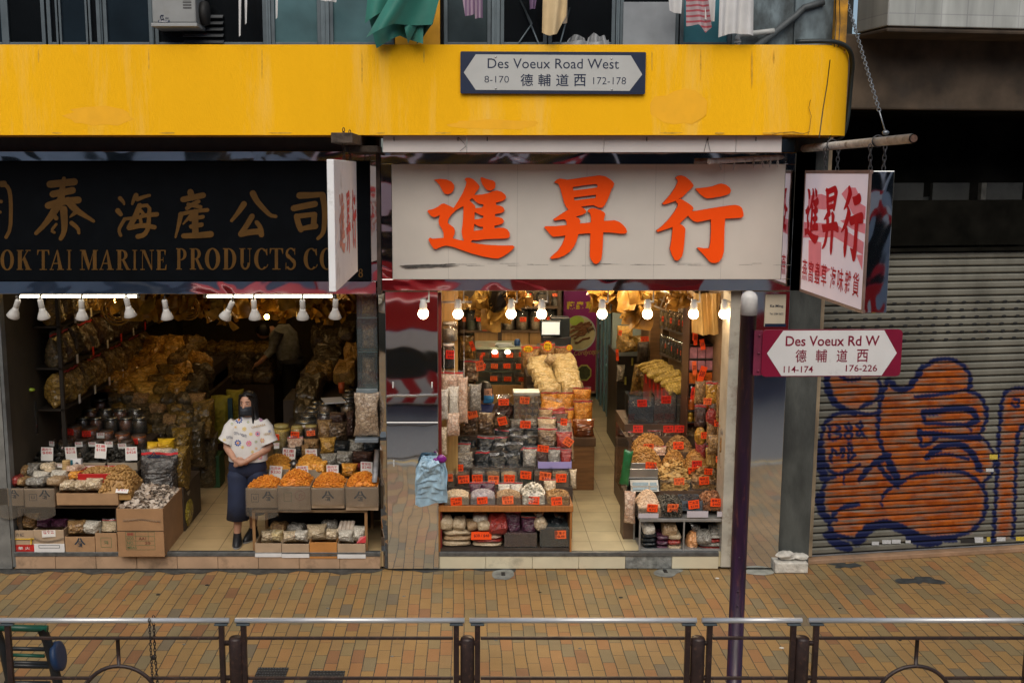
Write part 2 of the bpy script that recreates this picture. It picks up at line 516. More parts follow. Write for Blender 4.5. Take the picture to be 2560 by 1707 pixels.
def tile_mat(name,c,s,joint,rough=.3):
 m,n,b,new,L=nmat(name)
 br=new('ShaderNodeTexBrick');br.offset=0.0
 br.inputs['Scale'].default_value=1.0;br.inputs['Brick Width'].default_value=s;br.inputs['Row Height'].default_value=s
 br.inputs['Mortar Size'].default_value=.004;br.inputs['Color1'].default_value=hexc(c);br.inputs['Color2'].default_value=hexc([x*.88 for x in c]);br.inputs['Mortar'].default_value=hexc(joint)
 L(coords(n,L,new),br.inputs['Vector'])
 nz=new('ShaderNodeTexNoise');nz.inputs['Scale'].default_value=2.5;nz.inputs['Detail'].default_value=8;L(coords(n,L,new),nz.inputs['Vector'])
 mr=new('ShaderNodeMapRange');mr.inputs['From Min'].default_value=.35;mr.inputs['From Max'].default_value=.75;mr.inputs['To Min'].default_value=1.05;mr.inputs['To Max'].default_value=.7;L(nz.outputs['Fac'],mr.inputs['Value'])
 mx=new('ShaderNodeMix');mx.data_type='RGBA';mx.blend_type='MULTIPLY';mx.inputs['Factor'].default_value=1
 L(br.outputs['Color'],mx.inputs['A']);L(mr.outputs[0],mx.inputs['B']);L(mx.outputs['Result'],b.inputs['Base Color'])
 b.inputs['Roughness'].default_value=rough
 return m
tiles=tile_mat('cream_floor_tile_grid',(.56,.50,.33),.33,(.2,.17,.1))
wood=pbr('brown_wood',(.20,.095,.035),.5,var=.3,vs=3,stretch=(1,1,12),bump=.1,bs=30)
board=pbr('orange_brown_board',(.36,.14,.035),.5,var=.2,vs=6,stretch=(10,1,1))
laminate=pbr('tan_laminate',(.36,.22,.09),.4,var=.2,vs=5,stretch=(14,14,.8))
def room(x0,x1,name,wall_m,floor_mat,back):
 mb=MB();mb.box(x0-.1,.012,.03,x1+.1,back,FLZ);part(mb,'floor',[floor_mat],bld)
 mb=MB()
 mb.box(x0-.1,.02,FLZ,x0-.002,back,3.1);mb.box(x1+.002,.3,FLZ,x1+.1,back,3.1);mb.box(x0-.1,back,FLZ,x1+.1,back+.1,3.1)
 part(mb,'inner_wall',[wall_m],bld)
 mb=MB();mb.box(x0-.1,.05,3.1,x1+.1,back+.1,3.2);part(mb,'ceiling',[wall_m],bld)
tiles2=tile_mat('tan_floor_tile_grid',(.50,.36,.19),.42,(.16,.11,.06))
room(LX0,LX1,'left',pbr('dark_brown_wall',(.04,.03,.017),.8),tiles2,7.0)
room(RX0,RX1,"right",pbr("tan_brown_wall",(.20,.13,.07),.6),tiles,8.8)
def step(x0,x1,tile,n,name,skip=None):
 mb=MB()
 w=(x1-x0)/n
 for i in range(n):
  mm=1 if skip and i==skip else 0
  mb.box(x0+i*w+.002,-.004-(0 if not mm else-.003),0.012,x0+(i+1)*w-.002,.0115,FLZ-.042,mm)
 part(mb,name,[tile,pbr('broken_concrete',(.20,.21,.2),.9,var=.5,vs=14,bump=1,bs=35)],bld,bevel=.003)
 mb=MB();mb.box(x0,-.012,FLZ-.040,x1,.045,FLZ+.004)
 part(mb,'step_nosing',[pbr('dull_metal_edge',(.15,.16,.165),.45,metal=.7,var=.3,vs=15)],bld,bevel=.004)
step(LX0,LX1-.004,pbr('tan_step_tile',(.42,.28,.18),.4,var=.15,vs=4,dirt=(.16,.11,.07),dirt_amt=.35),9,'step_tile_row')
step(RX0,RX1-.1,pbr('cream_step_tile',(.62,.57,.42),.4,var=.08,vs=4,dirt=(.35,.32,.24),dirt_amt=.3),6,'step_tile_row',skip=4)
def pbox(mb,x0,y0,x1,y1,Y,depth,mi=0):
 a,b=W(x0,y1,Y),W(x1,y0,Y)
 mb.box(a.x,Y,a.z,b.x,Y+depth,b.z,mi)
mb=MB()
xa,xb,xc=LX1+.004,W(966,1000,0).x,RX0-.004
for z0,z1 in((.02,1.55),(1.553,2.86)):
 mb.box(xb,-.03,z0,xc,.3,z1)
 mb.add([(xa,.03,z0),(xb-.003,-.03,z0),(xb-.003,-.03,z1),(xa,.03,z1)],[(0,1,2,3)],0)
part(mb,'mirror_cladding',[mirror],bld,bevel=.003)
mb=MB()
for z in(1.13,1.93):
 for x in(xb+.07,xc-.06):mb.obox((x,-.036,z),(.016,.012,.06))
part(mb,'cladding_hook',[pbr('white_clip',(.6,.6,.58),.4)],bld,bevel=.003)
m0,m1=W(1842,1000,0).x,W(1962,1000,0).x
mb=MB();mb.box(m0+.004,-.03,.03,m1-.004,.3,OPZ+.02)
part(mb,'mirror_cladding',[chrome('rippled_mirror_steel',(.72,.73,.74),.05,1.5,.3,(1,1,.6))],bld,bevel=.003)
mb=MB();mb.box(m0-.1,-.005,.03,m0,.3,OPZ+.02)
part(mb,'door_jamb',[pbr('worn_cream_jamb',(.42,.40,.34),.5,var=.2,vs=5,dirt=(.15,.1,.07),dirt_amt=.4)],bld)
mb=MB();mb.box(-14,-.02,W(0,386,-.02).z,W(942,360,-.02).x,.3,zb-.002)
part(mb,'fascia',[pbr('black_fascia',(.025,.027,.028),.5,var=.3)],bld)
mb=MB()
fx=[957,1167,1510,1840,1955]
for a,b in zip(fx,fx[1:]):
 mb.box(W(a,360,BY+.1).x+.002,BY+.1,W(a,381,BY+.1).z,W(b,360,BY+.1).x-.002,BY+.13,zb-.002)
part(mb,'fascia',[pbr('grey_fascia_panel',(.62,.58,.56),.5,var=.06,vs=3)],bld,bevel=.002)
mb=MB();mb.box(-14,.06,OPZ+.02,W(2040,500,0).x,.3,W(0,380,0).z)
part(mb,'sign_backing',[black],bld)
mb=MB();mb.box(W(943,700,-.16).x,-.16,OPZ,W(953,700,-.16).x,.05,zb-.003)
part(mb,'divider_strip',[pbr('rusty_black_strip',(.05,.03,.022),.6,var=.6,vs=10)],bld)
mb=MB();mb.box(-14,.0,.01,LX0-.03,3,W(0,738,0).z);part(mb,'street_wall',[pbr('grey_side_wall',(.16,.16,.15),.8,var=.3,vs=4,dirt=(.07,.07,.065),dirt_amt=.4)],bld)
mb=MB();mb.box(m1+.002,.06,0.01,W(2036,1100,.06).x,.9,zb-.004)
part(mb,'concrete_pier',[pbr('weathered_pier',(.06,.065,.06),.85,var=.5,vs=5,bump=.5,bs=40,dirt=(.03,.033,.033),dirt_amt=.6,dscale=2,stretch=(1,1,.4))],bld)
UY=BY+.25
z2=zt+2.6
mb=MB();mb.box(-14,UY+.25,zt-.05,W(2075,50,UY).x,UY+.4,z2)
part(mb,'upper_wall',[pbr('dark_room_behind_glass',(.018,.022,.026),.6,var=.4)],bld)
mb=MB();mb.box(W(1985,40,UY-.02).x,UY-.05,zt,W(2082,40,UY-.02).x,UY+.24,z2)
mb.box(W(1830,40,UY).x,UY-.02,zt,W(1984,40,UY).x,UY+.2,z2)
part(mb,'peeling_wall',[pbr('peeling_blue_grey_wall',(.10,.13,.145),.8,var=.7,vs=7,bump=.4,bs=30,dirt=(.03,.035,.035),dirt_amt=.55,dscale=4,stretch=(1,1,.5))],bld)
mb=MB();mb.box(W(2083,40,UY-.05).x,UY-.12,zt-.06,W(2112,40,UY-.05).x,UY+.5,z2)
part(mb,'yellow_edge_strip',[pbr('old_yellow_strip',(.42,.20,.01),.7,var=.4,vs=8,dirt=(.08,.06,.03),dirt_amt=.4)],bld)
mb=MB();mb.box(W(985,40,UY).x,UY-.03,zt,W(1100,40,UY).x,UY+.2,z2)
part(mb,'yellow_upper_pier',[pbr('yellow_pier_paint',(.66,.31,.01),.6,var=.2,vs=4,dirt=(.25,.12,.02),dirt_amt=.35)],bld)
def glassm(name,c,rough=.12,spec=.7):
 return pbr(name,c,rough,var=.35,vs=2.2,spec=spec,bump=.05,bs=3)
gdark,gblue,gteal,ggrey,gteal2=glassm('black_window_glass',(.003,.004,.005),.2,.2),glassm('dark_blue_glass',(.008,.015,.022),.2,.25),glassm('frosted_teal_glass',(.055,.12,.135),.35,.3),glassm('smoky_grey_glass',(.04,.055,.06),.1,.5),glassm('blue_teal_glass',(.045,.16,.20),.25,.4)
panes=[(-260,-130,gdark),(-125,12,gblue),(18,112,gdark),(124,148,gdark),(150,222,gblue),(224,250,gdark),(264,380,gblue),(392,664,gdark),(682,800,gteal),(828,985,gteal),(1113,1224,ggrey),(1254,1364,gdark),(1374,1534,gdark),(1552,1692,gdark),(1702,1824,gteal2)]
for a,b,g in panes:
 x0,x1=W(a,60,UY).x,W(b,60,UY).x
 mb=MB()
 t=.022
 mb.box(x0-.012,UY-.03,zt+.0,x0+t,UY+.03,z2);mb.box(x1-t,UY-.03,zt,x1+.012,UY+.03,z2);mb.box(x0+t+.001,UY-.03,zt,x1-t-.001,UY+.03,zt+.045)
 w=part(mb,'window',[alu],bld,bevel=.002)
 mb=MB();mb.box(x0+t,UY-.005,zt+.046,x1-t,UY+.006,z2)
 p=mb.build('pane',[g],w);p.matrix_parent_inverse=MT(-Vector(bld.location));
 p.matrix_parent_inverse=Matrix()
mb=MB()
for a,b in((252,263),(381,391),(664,682),(800,828),(1225,1253),(1535,1551)):
 x0,x1=W(a,60,UY).x+.013,W(b,60,UY).x-.013
 if x1-x0>.004:
  mb.box(x0,UY-.045,zt,x1,UY+.02,z2);mb.box(x0+(x1-x0)*.4,UY-.053,zt,x0+(x1-x0)*.55,UY-.0455,z2)
part(mb,'window_mullion',[pbr('pale_aluminium',(.13,.165,.185),.4,metal=.5,var=.15,vs=8)],bld,bevel=.002)
mb=MB()
for i in range(5):
 z=W(500,105,UY-.04).z-.0+i*.055
 mb.obox(((W(455,0,UY).x+W(562,0,UY).x)/2,UY-.045,z),(.36,.05,.006),0,MR(.6,3,'X'))
part(mb,'louvre',[pbr('dark_louvre',(.07,.075,.08),.5,var=.2)],bld)
NX0,NK=W(2030,1000,.25).x,.16
def WV(px,py,y0=.25,x0=None,kk=NK):
 x0=NX0 if x0 is None else x0
 u,v=(px-CX)/F,(py-CY)/F
 dy=cos(TH)-v*sin(TH);dz=-sin(TH)-v*cos(TH)
 q=u/dy
 Y=(y0+kk*(q*D-x0))/(1-kk*q)
 t=(Y+D)/dy
 return V3((u*t,Y,H+dz*t))
nb=empty('corner_building',(5,1,0),'neighbouring block with a white tiled overhang above a closed graffiti covered shutter','building')
ND=V3((1,NK,0)).normalized();NN=V3((NK,-1,0)).normalized()
def nbox(mb,x0,x1,z0,z1,d0,d1,mi=0):
 """x along the neighbour's front from its left edge, d forward of its plane"""
 o=V3((NX0,.25,0))
 vs=[o+ND*x-NN*-d+V3((0,0,z))for z in(z0,z1)for d in(d1,d0)for x in(x0,x1)]
 mb.add(vs,[(0,2,3,1),(4,5,7,6),(0,1,5,4),(2,6,7,3),(0,4,6,2),(1,3,7,5)],mi)
zs=W(2140,66,-.3).z
mb=MB();nbox(mb,.24,9,zs,zs+3,0.05,.62)
def tile_white():
 m,n,b,new,L=nmat('white_mosaic_tiles')
 br=new('ShaderNodeTexBrick');br.offset=0
 br.inputs['Scale'].default_value=1;br.inputs['Brick Width'].default_value=.26;br.inputs['Row Height'].default_value=.21;br.inputs['Mortar Size'].default_value=.005
 br.inputs['Color1'].default_value=(.50,.52,.50,1);br.inputs['Color2'].default_value=(.43,.45,.43,1);br.inputs['Mortar'].default_value=(.36,.37,.37,1)
 mp=new('ShaderNodeMapping');mp.inputs['Rotation'].default_value=(R(90),0,0);g=new('ShaderNodeNewGeometry')
 L(g.outputs['Position'],mp.inputs['Vector']);L(mp.outputs[0],br.inputs['Vector'])
 nz=new('ShaderNodeTexNoise');nz.inputs['Scale'].default_value=2.5;nz.inputs['Detail'].default_value=9;L(coords(n,L,new,(1.6,1.6,.25)),nz.inputs['Vector'])
 mr=new('ShaderNodeMapRange');mr.inputs['From Min'].default_value=.35;mr.inputs['From Max'].default_value=.75;mr.inputs['To Min'].default_value=1.05;mr.inputs['To Max'].default_value=.4;L(nz.outputs['Fac'],mr.inputs['Value'])
 mx=new('ShaderNodeMix');mx.data_type='RGBA';mx.blend_type='MULTIPLY';mx.inputs['Factor'].default_value=1
 L(br.outputs['Color'],mx.inputs['A']);L(mr.outputs[0],mx.inputs['B']);L(mx.outputs['Result'],b.inputs['Base Color'])
 b.inputs['Roughness'].default_value=.5
 return m
part(mb,'tiled_overhang',[tile_white()],nb,bevel=.01)
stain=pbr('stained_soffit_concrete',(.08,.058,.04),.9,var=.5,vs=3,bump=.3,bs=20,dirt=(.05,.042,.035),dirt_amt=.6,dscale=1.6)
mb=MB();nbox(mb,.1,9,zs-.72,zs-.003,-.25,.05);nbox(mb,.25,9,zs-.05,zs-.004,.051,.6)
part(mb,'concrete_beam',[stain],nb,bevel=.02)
mb=MB()
for x,z0,z1 in((.5,2.9,3.9),(1.05,2.8,3.85),(1.16,2.8,3.85),(2.3,2.7,3.9)):nbox(mb,x,x+.06,z0,z1,-.9,-.84)
nbox(mb,.1,6,3.35,3.40,-.88,-.82);nbox(mb,.1,6,3.02,3.05,-.88,-.83)
part(mb,'conduit',[pbr('grimy_conduit',(.075,.072,.062),.7,var=.5,vs=9)],nb)
mb=MB()
for x in(.12,.62,1.2,1.75,2.4):nbox(mb,x,x+.5,2.72,3.0,-.97,-.9);nbox(mb,x+.03,x+.47,3.08,3.9,-.99,-.94)
part(mb,'transom_panel',[pbr('dirty_transom',(.034,.034,.03),.6,var=.6,vs=3,dirt=(.01,.01,.009),dirt_amt=.5)],nb)
mb=MB();nbox(mb,-.3,.239,zs-.3,zs+3,-.3,-.02);part(mb,'side_wall',[dark_wall],nb)
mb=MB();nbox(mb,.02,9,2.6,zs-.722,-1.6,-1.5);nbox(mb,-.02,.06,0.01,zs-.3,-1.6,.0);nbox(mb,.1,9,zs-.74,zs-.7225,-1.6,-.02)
part(mb,'recess_wall',[pbr('near_black_recess',(.012,.011,.009),.9,spec=.05,var=.8,vs=2.5,dirt=(.008,.008,.007),dirt_amt=.7,dscale=1.2)],nb)  # near-black base tone on all the recess walls
mb=MB()
zsh=WV(2300,628).z
nbox(mb,3.16,9,.051,zsh-.001,-.3,.1)
part(mb,'street_wall',[dark_wall],nb)
mb=MB()
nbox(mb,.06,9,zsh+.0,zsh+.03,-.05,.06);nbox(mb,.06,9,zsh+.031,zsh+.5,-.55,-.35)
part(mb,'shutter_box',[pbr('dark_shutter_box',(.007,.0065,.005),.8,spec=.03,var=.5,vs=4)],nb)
mb=MB()
for a,b,c,d in((2180,2240,488,520),(2260,2330,490,522),(2375,2430,505,530),(2480,2540,515,545)):
 o=[WV(a+(b-a)*x,c+(d-c)*y,1.3)for x,y in((.05,.2),(.3,.0),(.6,.12),(.95,.05),(1,.6),(.8,.95),(.45,.8),(.1,1))]
 mb.add(o,[tuple(range(8))],0)
part(mb,'torn_poster',[pbr('grey_torn_paper',(.05,.055,.055),.8,var=.4,vs=12)],nb)
mb=MB()
for px in(2040,):
 a,b,c=WV(2036,1390),WV(2052,1390),WV(2036,735)
 nbox(mb,-.02,.062,.06,zs-.75,-.02,.05)
part(mb,'shutter_guide',[pbr('rusty_cream_guide',(.26,.20,.13),.6,var=.5,vs=9,stretch=(1,1,.3),dirt=(.1,.05,.03),dirt_amt=.4)],nb,bevel=.004)
mb=MB();nbox(mb,-.02,9,.0,.05,-.6,.12)
part(mb,'shutter_threshold',[pbr('tan_threshold_tile',(.32,.2,.12),.6,var=.3,vs=6,dirt=(.1,.09,.08),dirt_amt=.4)],nb,bevel=.008)
B8=lambda x,y:(1860+x/2.09,700+y/2.09)
BLUE=[([(770,540),(800,570),(845,575),(890,525),(930,455)],30),([(920,470),(985,420),(1060,408),(1130,430),(1180,490),(1185,540),(1165,570)],15),([(1165,570),(1060,590),(960,605),(890,610)],11),([(1165,575),(1230,600),(1265,660),(1265,740),(1230,805)],15),([(935,690),(1000,690),(1080,668),(1150,668),(1205,690),(1215,735),(1170,755)],30),([(1170,755),(1060,755),(990,745),(940,750),(935,690)],14),([(915,800),(960,802),(1050,808),(1130,818),(1230,825)],26),([(915,780),(922,880),(970,850),(1010,812)],14),([(955,922),(1010,875),(1080,852),(1150,864),(1200,915),(1230,985)],30),([(955,930),(1030,905),(1110,915),(1170,935)],12),([(1240,820),(1290,870),(1310,950),(1290,1020),(1250,1060)],9),([(755,515),(720,590),(700,700),(695,800),(720,880),(750,930)],16),([(740,915),(765,970),(805,1050)],36),([(800,1065),(880,1015),(980,995),(1100,990),(1190,1020),(1250,1080),(1270,1150),(1250,1240),(1190,1310),(1100,1340),(1000,1345)],14),([(590,1365),(640,1300),(720,1265),(800,1285),(880,1330),(960,1360),(1010,1365)],44),([(1000,1350),(1100,1352)],24),([(430,500),(440,600),(500,670),(580,695)],30),([(580,690),(650,705),(710,690)],14),([(700,515),(720,560),(700,620),(620,660),(600,670)],13),([(540,690),(470,700),(420,740),(405,800),(405,880),(420,960),(470,1020),(540,1000),(600,965)],15),([(383,850),(395,940),(415,1030)],40),([(470,1025),(420,1050),(405,1120),(410,1200),(440,1240),(480,1250)],15),([(605,1040),(640,990),(700,940),(750,915)],26),([(700,960),(740,1020),(800,1075)],20),([(785,1070),(720,1125)],14),([(595,1165),(500,1190),(450,1240),(445,1300),(480,1335),(590,1355)],18),([(388,1130),(400,1210),(440,1250)],34),([(440,1330),(480,1375),(540,1395)],46),([(1300,1365),(1310,1200),(1330,800),(1345,620),(1370,575),(1420,562),(1500,565)],15),([(1405,1340),(1415,1100),(1420,850),(1440,770),(1500,740)],13),([(1405,620),(1435,625),(1440,655),(1410,665),(1400,640)],9),([(500,500),(540,525),(600,515)],16),([(860,1350),(960,1385),(1010,1370)],26),([(448,760),(448,830)],9),([(440,760),(490,752),(500,775),(458,795),(508,802),(510,822),(460,832)],9),([(545,745),(565,765),(545,790),(528,765),(545,745)],9),([(545,790),(568,810),(545,834),(524,812),(545,790)],9),([(605,738),(622,758),(600,780),(588,755),(605,738)],9),([(600,780),(622,798),(600,820),(585,800),(600,780)],9),([(615,805),(640,822)],8),([(720,1125),(718,1180)],4),([(1120,820),(1122,850)],4),([(905,1345),(906,1400)],5),([(1180,760),(1181,800)],4),([(520,1010),(521,1060)],4),([(452,945),(460,870),(487,920),(520,865),(515,925)],10),([(547,850),(547,940)],9),([(540,852),(575,868),(552,890),(582,912),(545,942)],9)]
ORANGE=[[(440,500),(700,505),(715,570),(690,640),(600,680),(500,660),(450,600)],[(770,550),(845,575),(930,460),(985,420),(1060,410),(1140,435),(1185,500),(1170,575),(1240,610),(1265,680),(1260,760),(1230,820),(1290,880),(1300,980),(1240,1060),(1270,1150),(1230,1290),(1100,1345),(960,1345),(860,1310),(740,1260),(620,1310),(590,1350),(470,1340),(440,1300),(480,1240),(420,1200),(410,1080),(470,1030),(410,920),(410,780),(470,705),(600,690),(700,700),(715,590),(750,520)],[(1310,1340),(1345,620),(1390,570),(1510,565),(1510,740),(1430,780),(1415,1100),(1400,1340)]]
def seg_dist(P,pts):
 d=np.full(len(P),1e9)
 for a,b in zip(pts,pts[1:]):
  a,b=np.array(a,float),np.array(b,float)
  t=np.clip(((P-a)@(b-a))/max(1e-9,(b-a)@(b-a)),0,1)
  d=np.minimum(d,np.linalg.norm(P-(a+t[:,None]*(b-a)),axis=1))
 return d
def inside(P,poly):
 r=np.zeros(len(P),bool)
 n=len(poly)
 for i in range(n):
  (x1,y1),(x2,y2)=poly[i],poly[(i+1)%n]
  c=((y1>P[:,1])!=(y2>P[:,1]))&(P[:,0]<(x2-x1)*(P[:,1]-y1)/(y2-y1+1e-9)+x1)
  r^=c
 return r
def smooth(pts):
 for _ in range(2):
  q=[pts[0]]
  for a,b in zip(pts,pts[1:]):q+=[(a[0]*.75+b[0]*.25,a[1]*.75+b[1]*.25),(a[0]*.25+b[0]*.75,a[1]*.25+b[1]*.75)]
  pts=q+[pts[-1]]
 return pts
def roller_shutter():
 zb0=WV(2300,1372).z
 L_,pitch=3.1,.077
 nu,nv=420,int((zsh-zb0)/pitch)*9
 U,V=np.meshgrid(np.linspace(.06,L_,nu+1),np.linspace(zb0,zb0+int((zsh-zb0)/pitch)*pitch,nv+1))
 ph=((V-zb0)/pitch)%1.0
 prof=np.where(ph<.12,-.016,.0)+.012*np.abs(np.sin(np.pi*np.clip((ph-.12)/.88,0,1)))**.6-.0045*np.exp(-((ph-.56)/.07)**2)
 d=prof.ravel();u=U.ravel();z=V.ravel()
 X=NX0+ND.x*u+NN.x*d;Y=.25+ND.y*u+NN.y*d
 me=bpy.data.meshes.new('slats')
 vs=np.stack([X,Y,z],1)
 idx=np.arange((nu+1)*(nv+1)).reshape(nv+1,nu+1)
 fs=np.stack([idx[:-1,:-1],idx[:-1,1:],idx[1:,1:],idx[1:,:-1]],-1).reshape(-1,4)
 me.from_pydata(vs.tolist(),[],fs.tolist())
 Yp=.25+ND.y*u;Xp=NX0+ND.x*u
 dyv,dzv=Yp+D,z-H
 f_=dyv*cos(TH)-dzv*sin(TH);dn=-dyv*sin(TH)-dzv*cos(TH)
 px,py=CX+F*Xp/f_,CY+F*dn/f_
 P=np.stack([(px-1860)*2.09,(py-700)*2.09],1)
 rs=np.random.RandomState(3)
 wob=3*np.sin(P[:,1]*.11)+2*np.sin(P[:,0]*.07+P[:,1]*.05)
 P2=P+np.stack([wob,wob*.4],1)
 org=np.zeros(len(P))
 for k,pg in enumerate(ORANGE):
  pg=smooth(pg+[pg[0]])[:-1]
  ins=inside(P2,pg)
  ds=seg_dist(P2,pg+[pg[0]])
  org=np.maximum(org,np.where(ins,np.clip(.35+ds/40,0,1),np.clip(.38-ds/55,0,1)))
 blu=np.zeros(len(P))
 for pts,w in BLUE:
  pts=smooth(pts)
  ds=seg_dist(P2,pts)+2.2*np.sin(ph.ravel()*6.283)+1.5*np.sin(P[:,0]*.31)
  blu=np.maximum(blu,np.clip((w/2+7.5-ds)/8,0,1))
 ca=me.color_attributes.new('paint','FLOAT_COLOR','POINT')
 arr=np.zeros((len(P),4),np.float32);arr[:,0]=org;arr[:,1]=blu;arr[:,2]=ph.ravel();arr[:,3]=1
 ca.data.foreach_set('color',arr.ravel())
 me.update()
 m,n,b,new,L=nmat('sprayed_shutter_steel')
 at=new('ShaderNodeAttribute');at.attribute_name='paint'
 s=new('ShaderNodeSeparateColor');L(at.outputs['Color'],s.inputs[0])
 nz=new('ShaderNodeTexNoise');nz.inputs['Scale'].default_value=3;nz.inputs['Detail'].default_value=8;L(coords(n,L,new,(1,1,.5)),nz.inputs['Vector'])
 rp=new('ShaderNodeValToRGB');rp.color_ramp.elements[0].position=.3;rp.color_ramp.elements[1].position=.75
 rp.color_ramp.elements[0].color=(.19,.185,.155,1);rp.color_ramp.elements[1].color=(.085,.082,.068,1);L(nz.outputs['Fac'],rp.inputs[0])
 n2=new('ShaderNodeTexNoise');n2.inputs['Scale'].default_value=5;n2.inputs['Detail'].default_value=4;L(coords(n,L,new,(.75,.75,7)),n2.inputs['Vector'])
 r2=new('ShaderNodeMapRange');r2.inputs['From Min'].default_value=.46;r2.inputs['From Max'].default_value=.66;r2.inputs['To Min'].default_value=1.0;r2.inputs['To Max'].default_value=.25;L(n2.outputs['Fac'],r2.inputs['Value'])
 mu=new('ShaderNodeMath');mu.operation='MULTIPLY';L(s.outputs[0],mu.inputs[0]);L(r2.outputs[0],mu.inputs[1])
 n4=new('ShaderNodeTexNoise');n4.inputs['Scale'].default_value=9;L(coords(n,L,new),n4.inputs['Vector'])
 rc=new('ShaderNodeValToRGB');rc.color_ramp.elements[0].color=(.22,.040,.003,1);rc.color_ramp.elements[1].color=(.37,.086,.006,1);rc.color_ramp.elements[0].position=.35;rc.color_ramp.elements[1].position=.7;L(n4.outputs['Fac'],rc.inputs[0])
 m1=new('ShaderNodeMix');m1.data_type='RGBA';L(mu.outputs[0],m1.inputs['Factor']);L(rp.outputs[0],m1.inputs['A']);L(rc.outputs[0],m1.inputs['B'])
 m2=new('ShaderNodeMix');m2.data_type='RGBA';L(s.outputs[1],m2.inputs['Factor']);L(m1.outputs['Result'],m2.inputs['A']);m2.inputs['B'].default_value=(.004,.009,.052,1)
 gr=new('ShaderNodeMapRange');gr.inputs['From Min'].default_value=.1;gr.inputs['From Max'].default_value=.17;gr.inputs['To Min'].default_value=.08;gr.inputs['To Max'].default_value=1;L(s.outputs[2],gr.inputs['Value'])
 m3=new('ShaderNodeMix');m3.data_type='RGBA';m3.blend_type='MULTIPLY';m3.inputs['Factor'].default_value=1;L(m2.outputs['Result'],m3.inputs['A']);L(gr.outputs[0],m3.inputs['B'])
 L(m3.outputs['Result'],b.inputs['Base Color']);b.inputs['Roughness'].default_value=.55;b.inputs['Specular IOR Level'].default_value=.25
 me.materials.append(m)
 me.polygons.foreach_set('use_smooth',[True]*len(me.polygons))
 root=empty('roller_shutter',(NX0,.25,0),'closed grey roller shutter sprayed with an orange and blue graffiti figure','shutter')
 o=bpy.data.objects.new('slats',me);COL.objects.link(o);o.parent=root;o.matrix_parent_inverse=MT(-Vector(root.location))
 mb=MB()
 for r_ in range(6):
  z=zb0+pitch*(int((WV(2300,745+r_*19.3).z-zb0)/pitch)+.3)
  n_=0
  for c in range(20):
   x=.2+c*.155+(.0 if r_%2 else .02)
   if x>3.0:break
   c0=V3((NX0,.25,z))+ND*x+NN*.0115
   mb.add([c0+ND*(.028*cos(q))+V3((0,0,.0115*sin(q)))for q in[pi*2*k/10 for k in range(10)]],[tuple(range(10))],0)
 part(mb,'vent_slots',[black],root)  # flat black ovals paint the darkness of the open vent holes
 mb=MB();nbox(mb,.062,L_,.055,zb0,-.01,.03)
 part(mb,'bottom_bar',[pbr('shutter_bottom_bar',(.30,.30,.30),.4,metal=.4,var=.2,vs=8)],root,bevel=.006)
 mb=MB()
 rr=random.Random(5)
 cs=[]
 for(a,b,c,d,mi)in((2178,2196,1352,1361,0),(2204,2226,1348,1358,0),(2228,2250,1347,1357,0),(2262,2275,1349,1356,0),(2400,2436,1345,1356,3),(2434,2456,1341,1355,0),(2465,2474,1341,1352,1),(2490,2512,1341,1351,0),(2472,2492,1135,1147,1),(2463,2482,1170,1178,0),(2538,2560,1340,1350,1)):
  q=[WV(x,y,.25)+NN*.013 for x,y in((a,d),(b,d),(b,c),(a,c))]
  mb.add(q,[(0,1,2,3)],mi)
 part(mb,'sticker',[pbr('pale_sticker',(.5,.52,.54),.5,var=.2,vs=60),pbr('yellow_sticker',(.55,.42,.06),.5,var=.3,vs=60),black,pbr('black_scribble',(.02,.02,.02),.6)],root)
roller_shutter()
G_JIN=[[[(212,180),(300,165),(400,175),(470,205),(510,250),(518,300),(500,350),(465,385),(420,398),(375,390),(345,360),(320,310),(290,255),(250,210)]],[[(910,150),(935,140),(1010,168),(1100,190),(1130,215),(1140,250),(1130,300),(1100,330),(1050,345),(1005,330),(970,295),(940,250),(920,200)]],[[(672,170),(700,148),(745,148),(800,170),(850,215),(885,255),(900,285),(880,325),(845,365),(818,408),(930,402),(1030,382),(1100,350),(1165,340),(1230,360),(1280,400),(1300,440),(1285,475),(1240,500),(1145,525),(1150,560),(1200,568),(1250,590),(1275,630),(1260,665),(1210,685),(1130,695),(1135,735),(1190,742),(1240,760),(1268,800),(1250,835),(1200,855),(1122,872),(1125,910),(1200,900),(1270,905),(1320,930),(1350,975),(1355,1030),(1335,1055),(1280,1065),(1130,1068),(980,1075),(850,1093),(790,1085),(765,1120),(850,1140),(1000,1160),(1200,1170),(1400,1170),(1425,1190),(1400,1225),(1330,1285),(1250,1335),(1180,1365),(1100,1362),(950,1335),(780,1290),(620,1235),(480,1185),(390,1170),(330,1185),(240,1225),(205,1215),(160,1150),(125,1080),(150,1052),(190,1068),(270,1062),(355,1055),(355,980),(330,920),(290,860),(278,800),(290,750),(300,710),(260,730),(215,745),(165,725),(110,655),(125,635),(200,622),(270,585),(320,545),(360,535),(440,570),(505,605),(560,520),(640,385),(685,280),(700,215)],[(655,575),(650,750),(640,860),(625,960),(645,1060),(665,1100),(580,1085),(495,1062),(520,1000),(528,940),(505,895),(440,850),(418,825),(430,770),(470,710),(540,640),(600,605)],[(745,490),(785,455),(850,520),(900,545),(950,545),(955,575),(930,598),(835,608),(832,570),(790,530)],[(825,665),(880,695),(920,715),(955,720),(950,755),(900,768),(820,778)],[(820,840),(860,870),(900,885),(950,888),(945,932),(880,942),(808,950)]]]
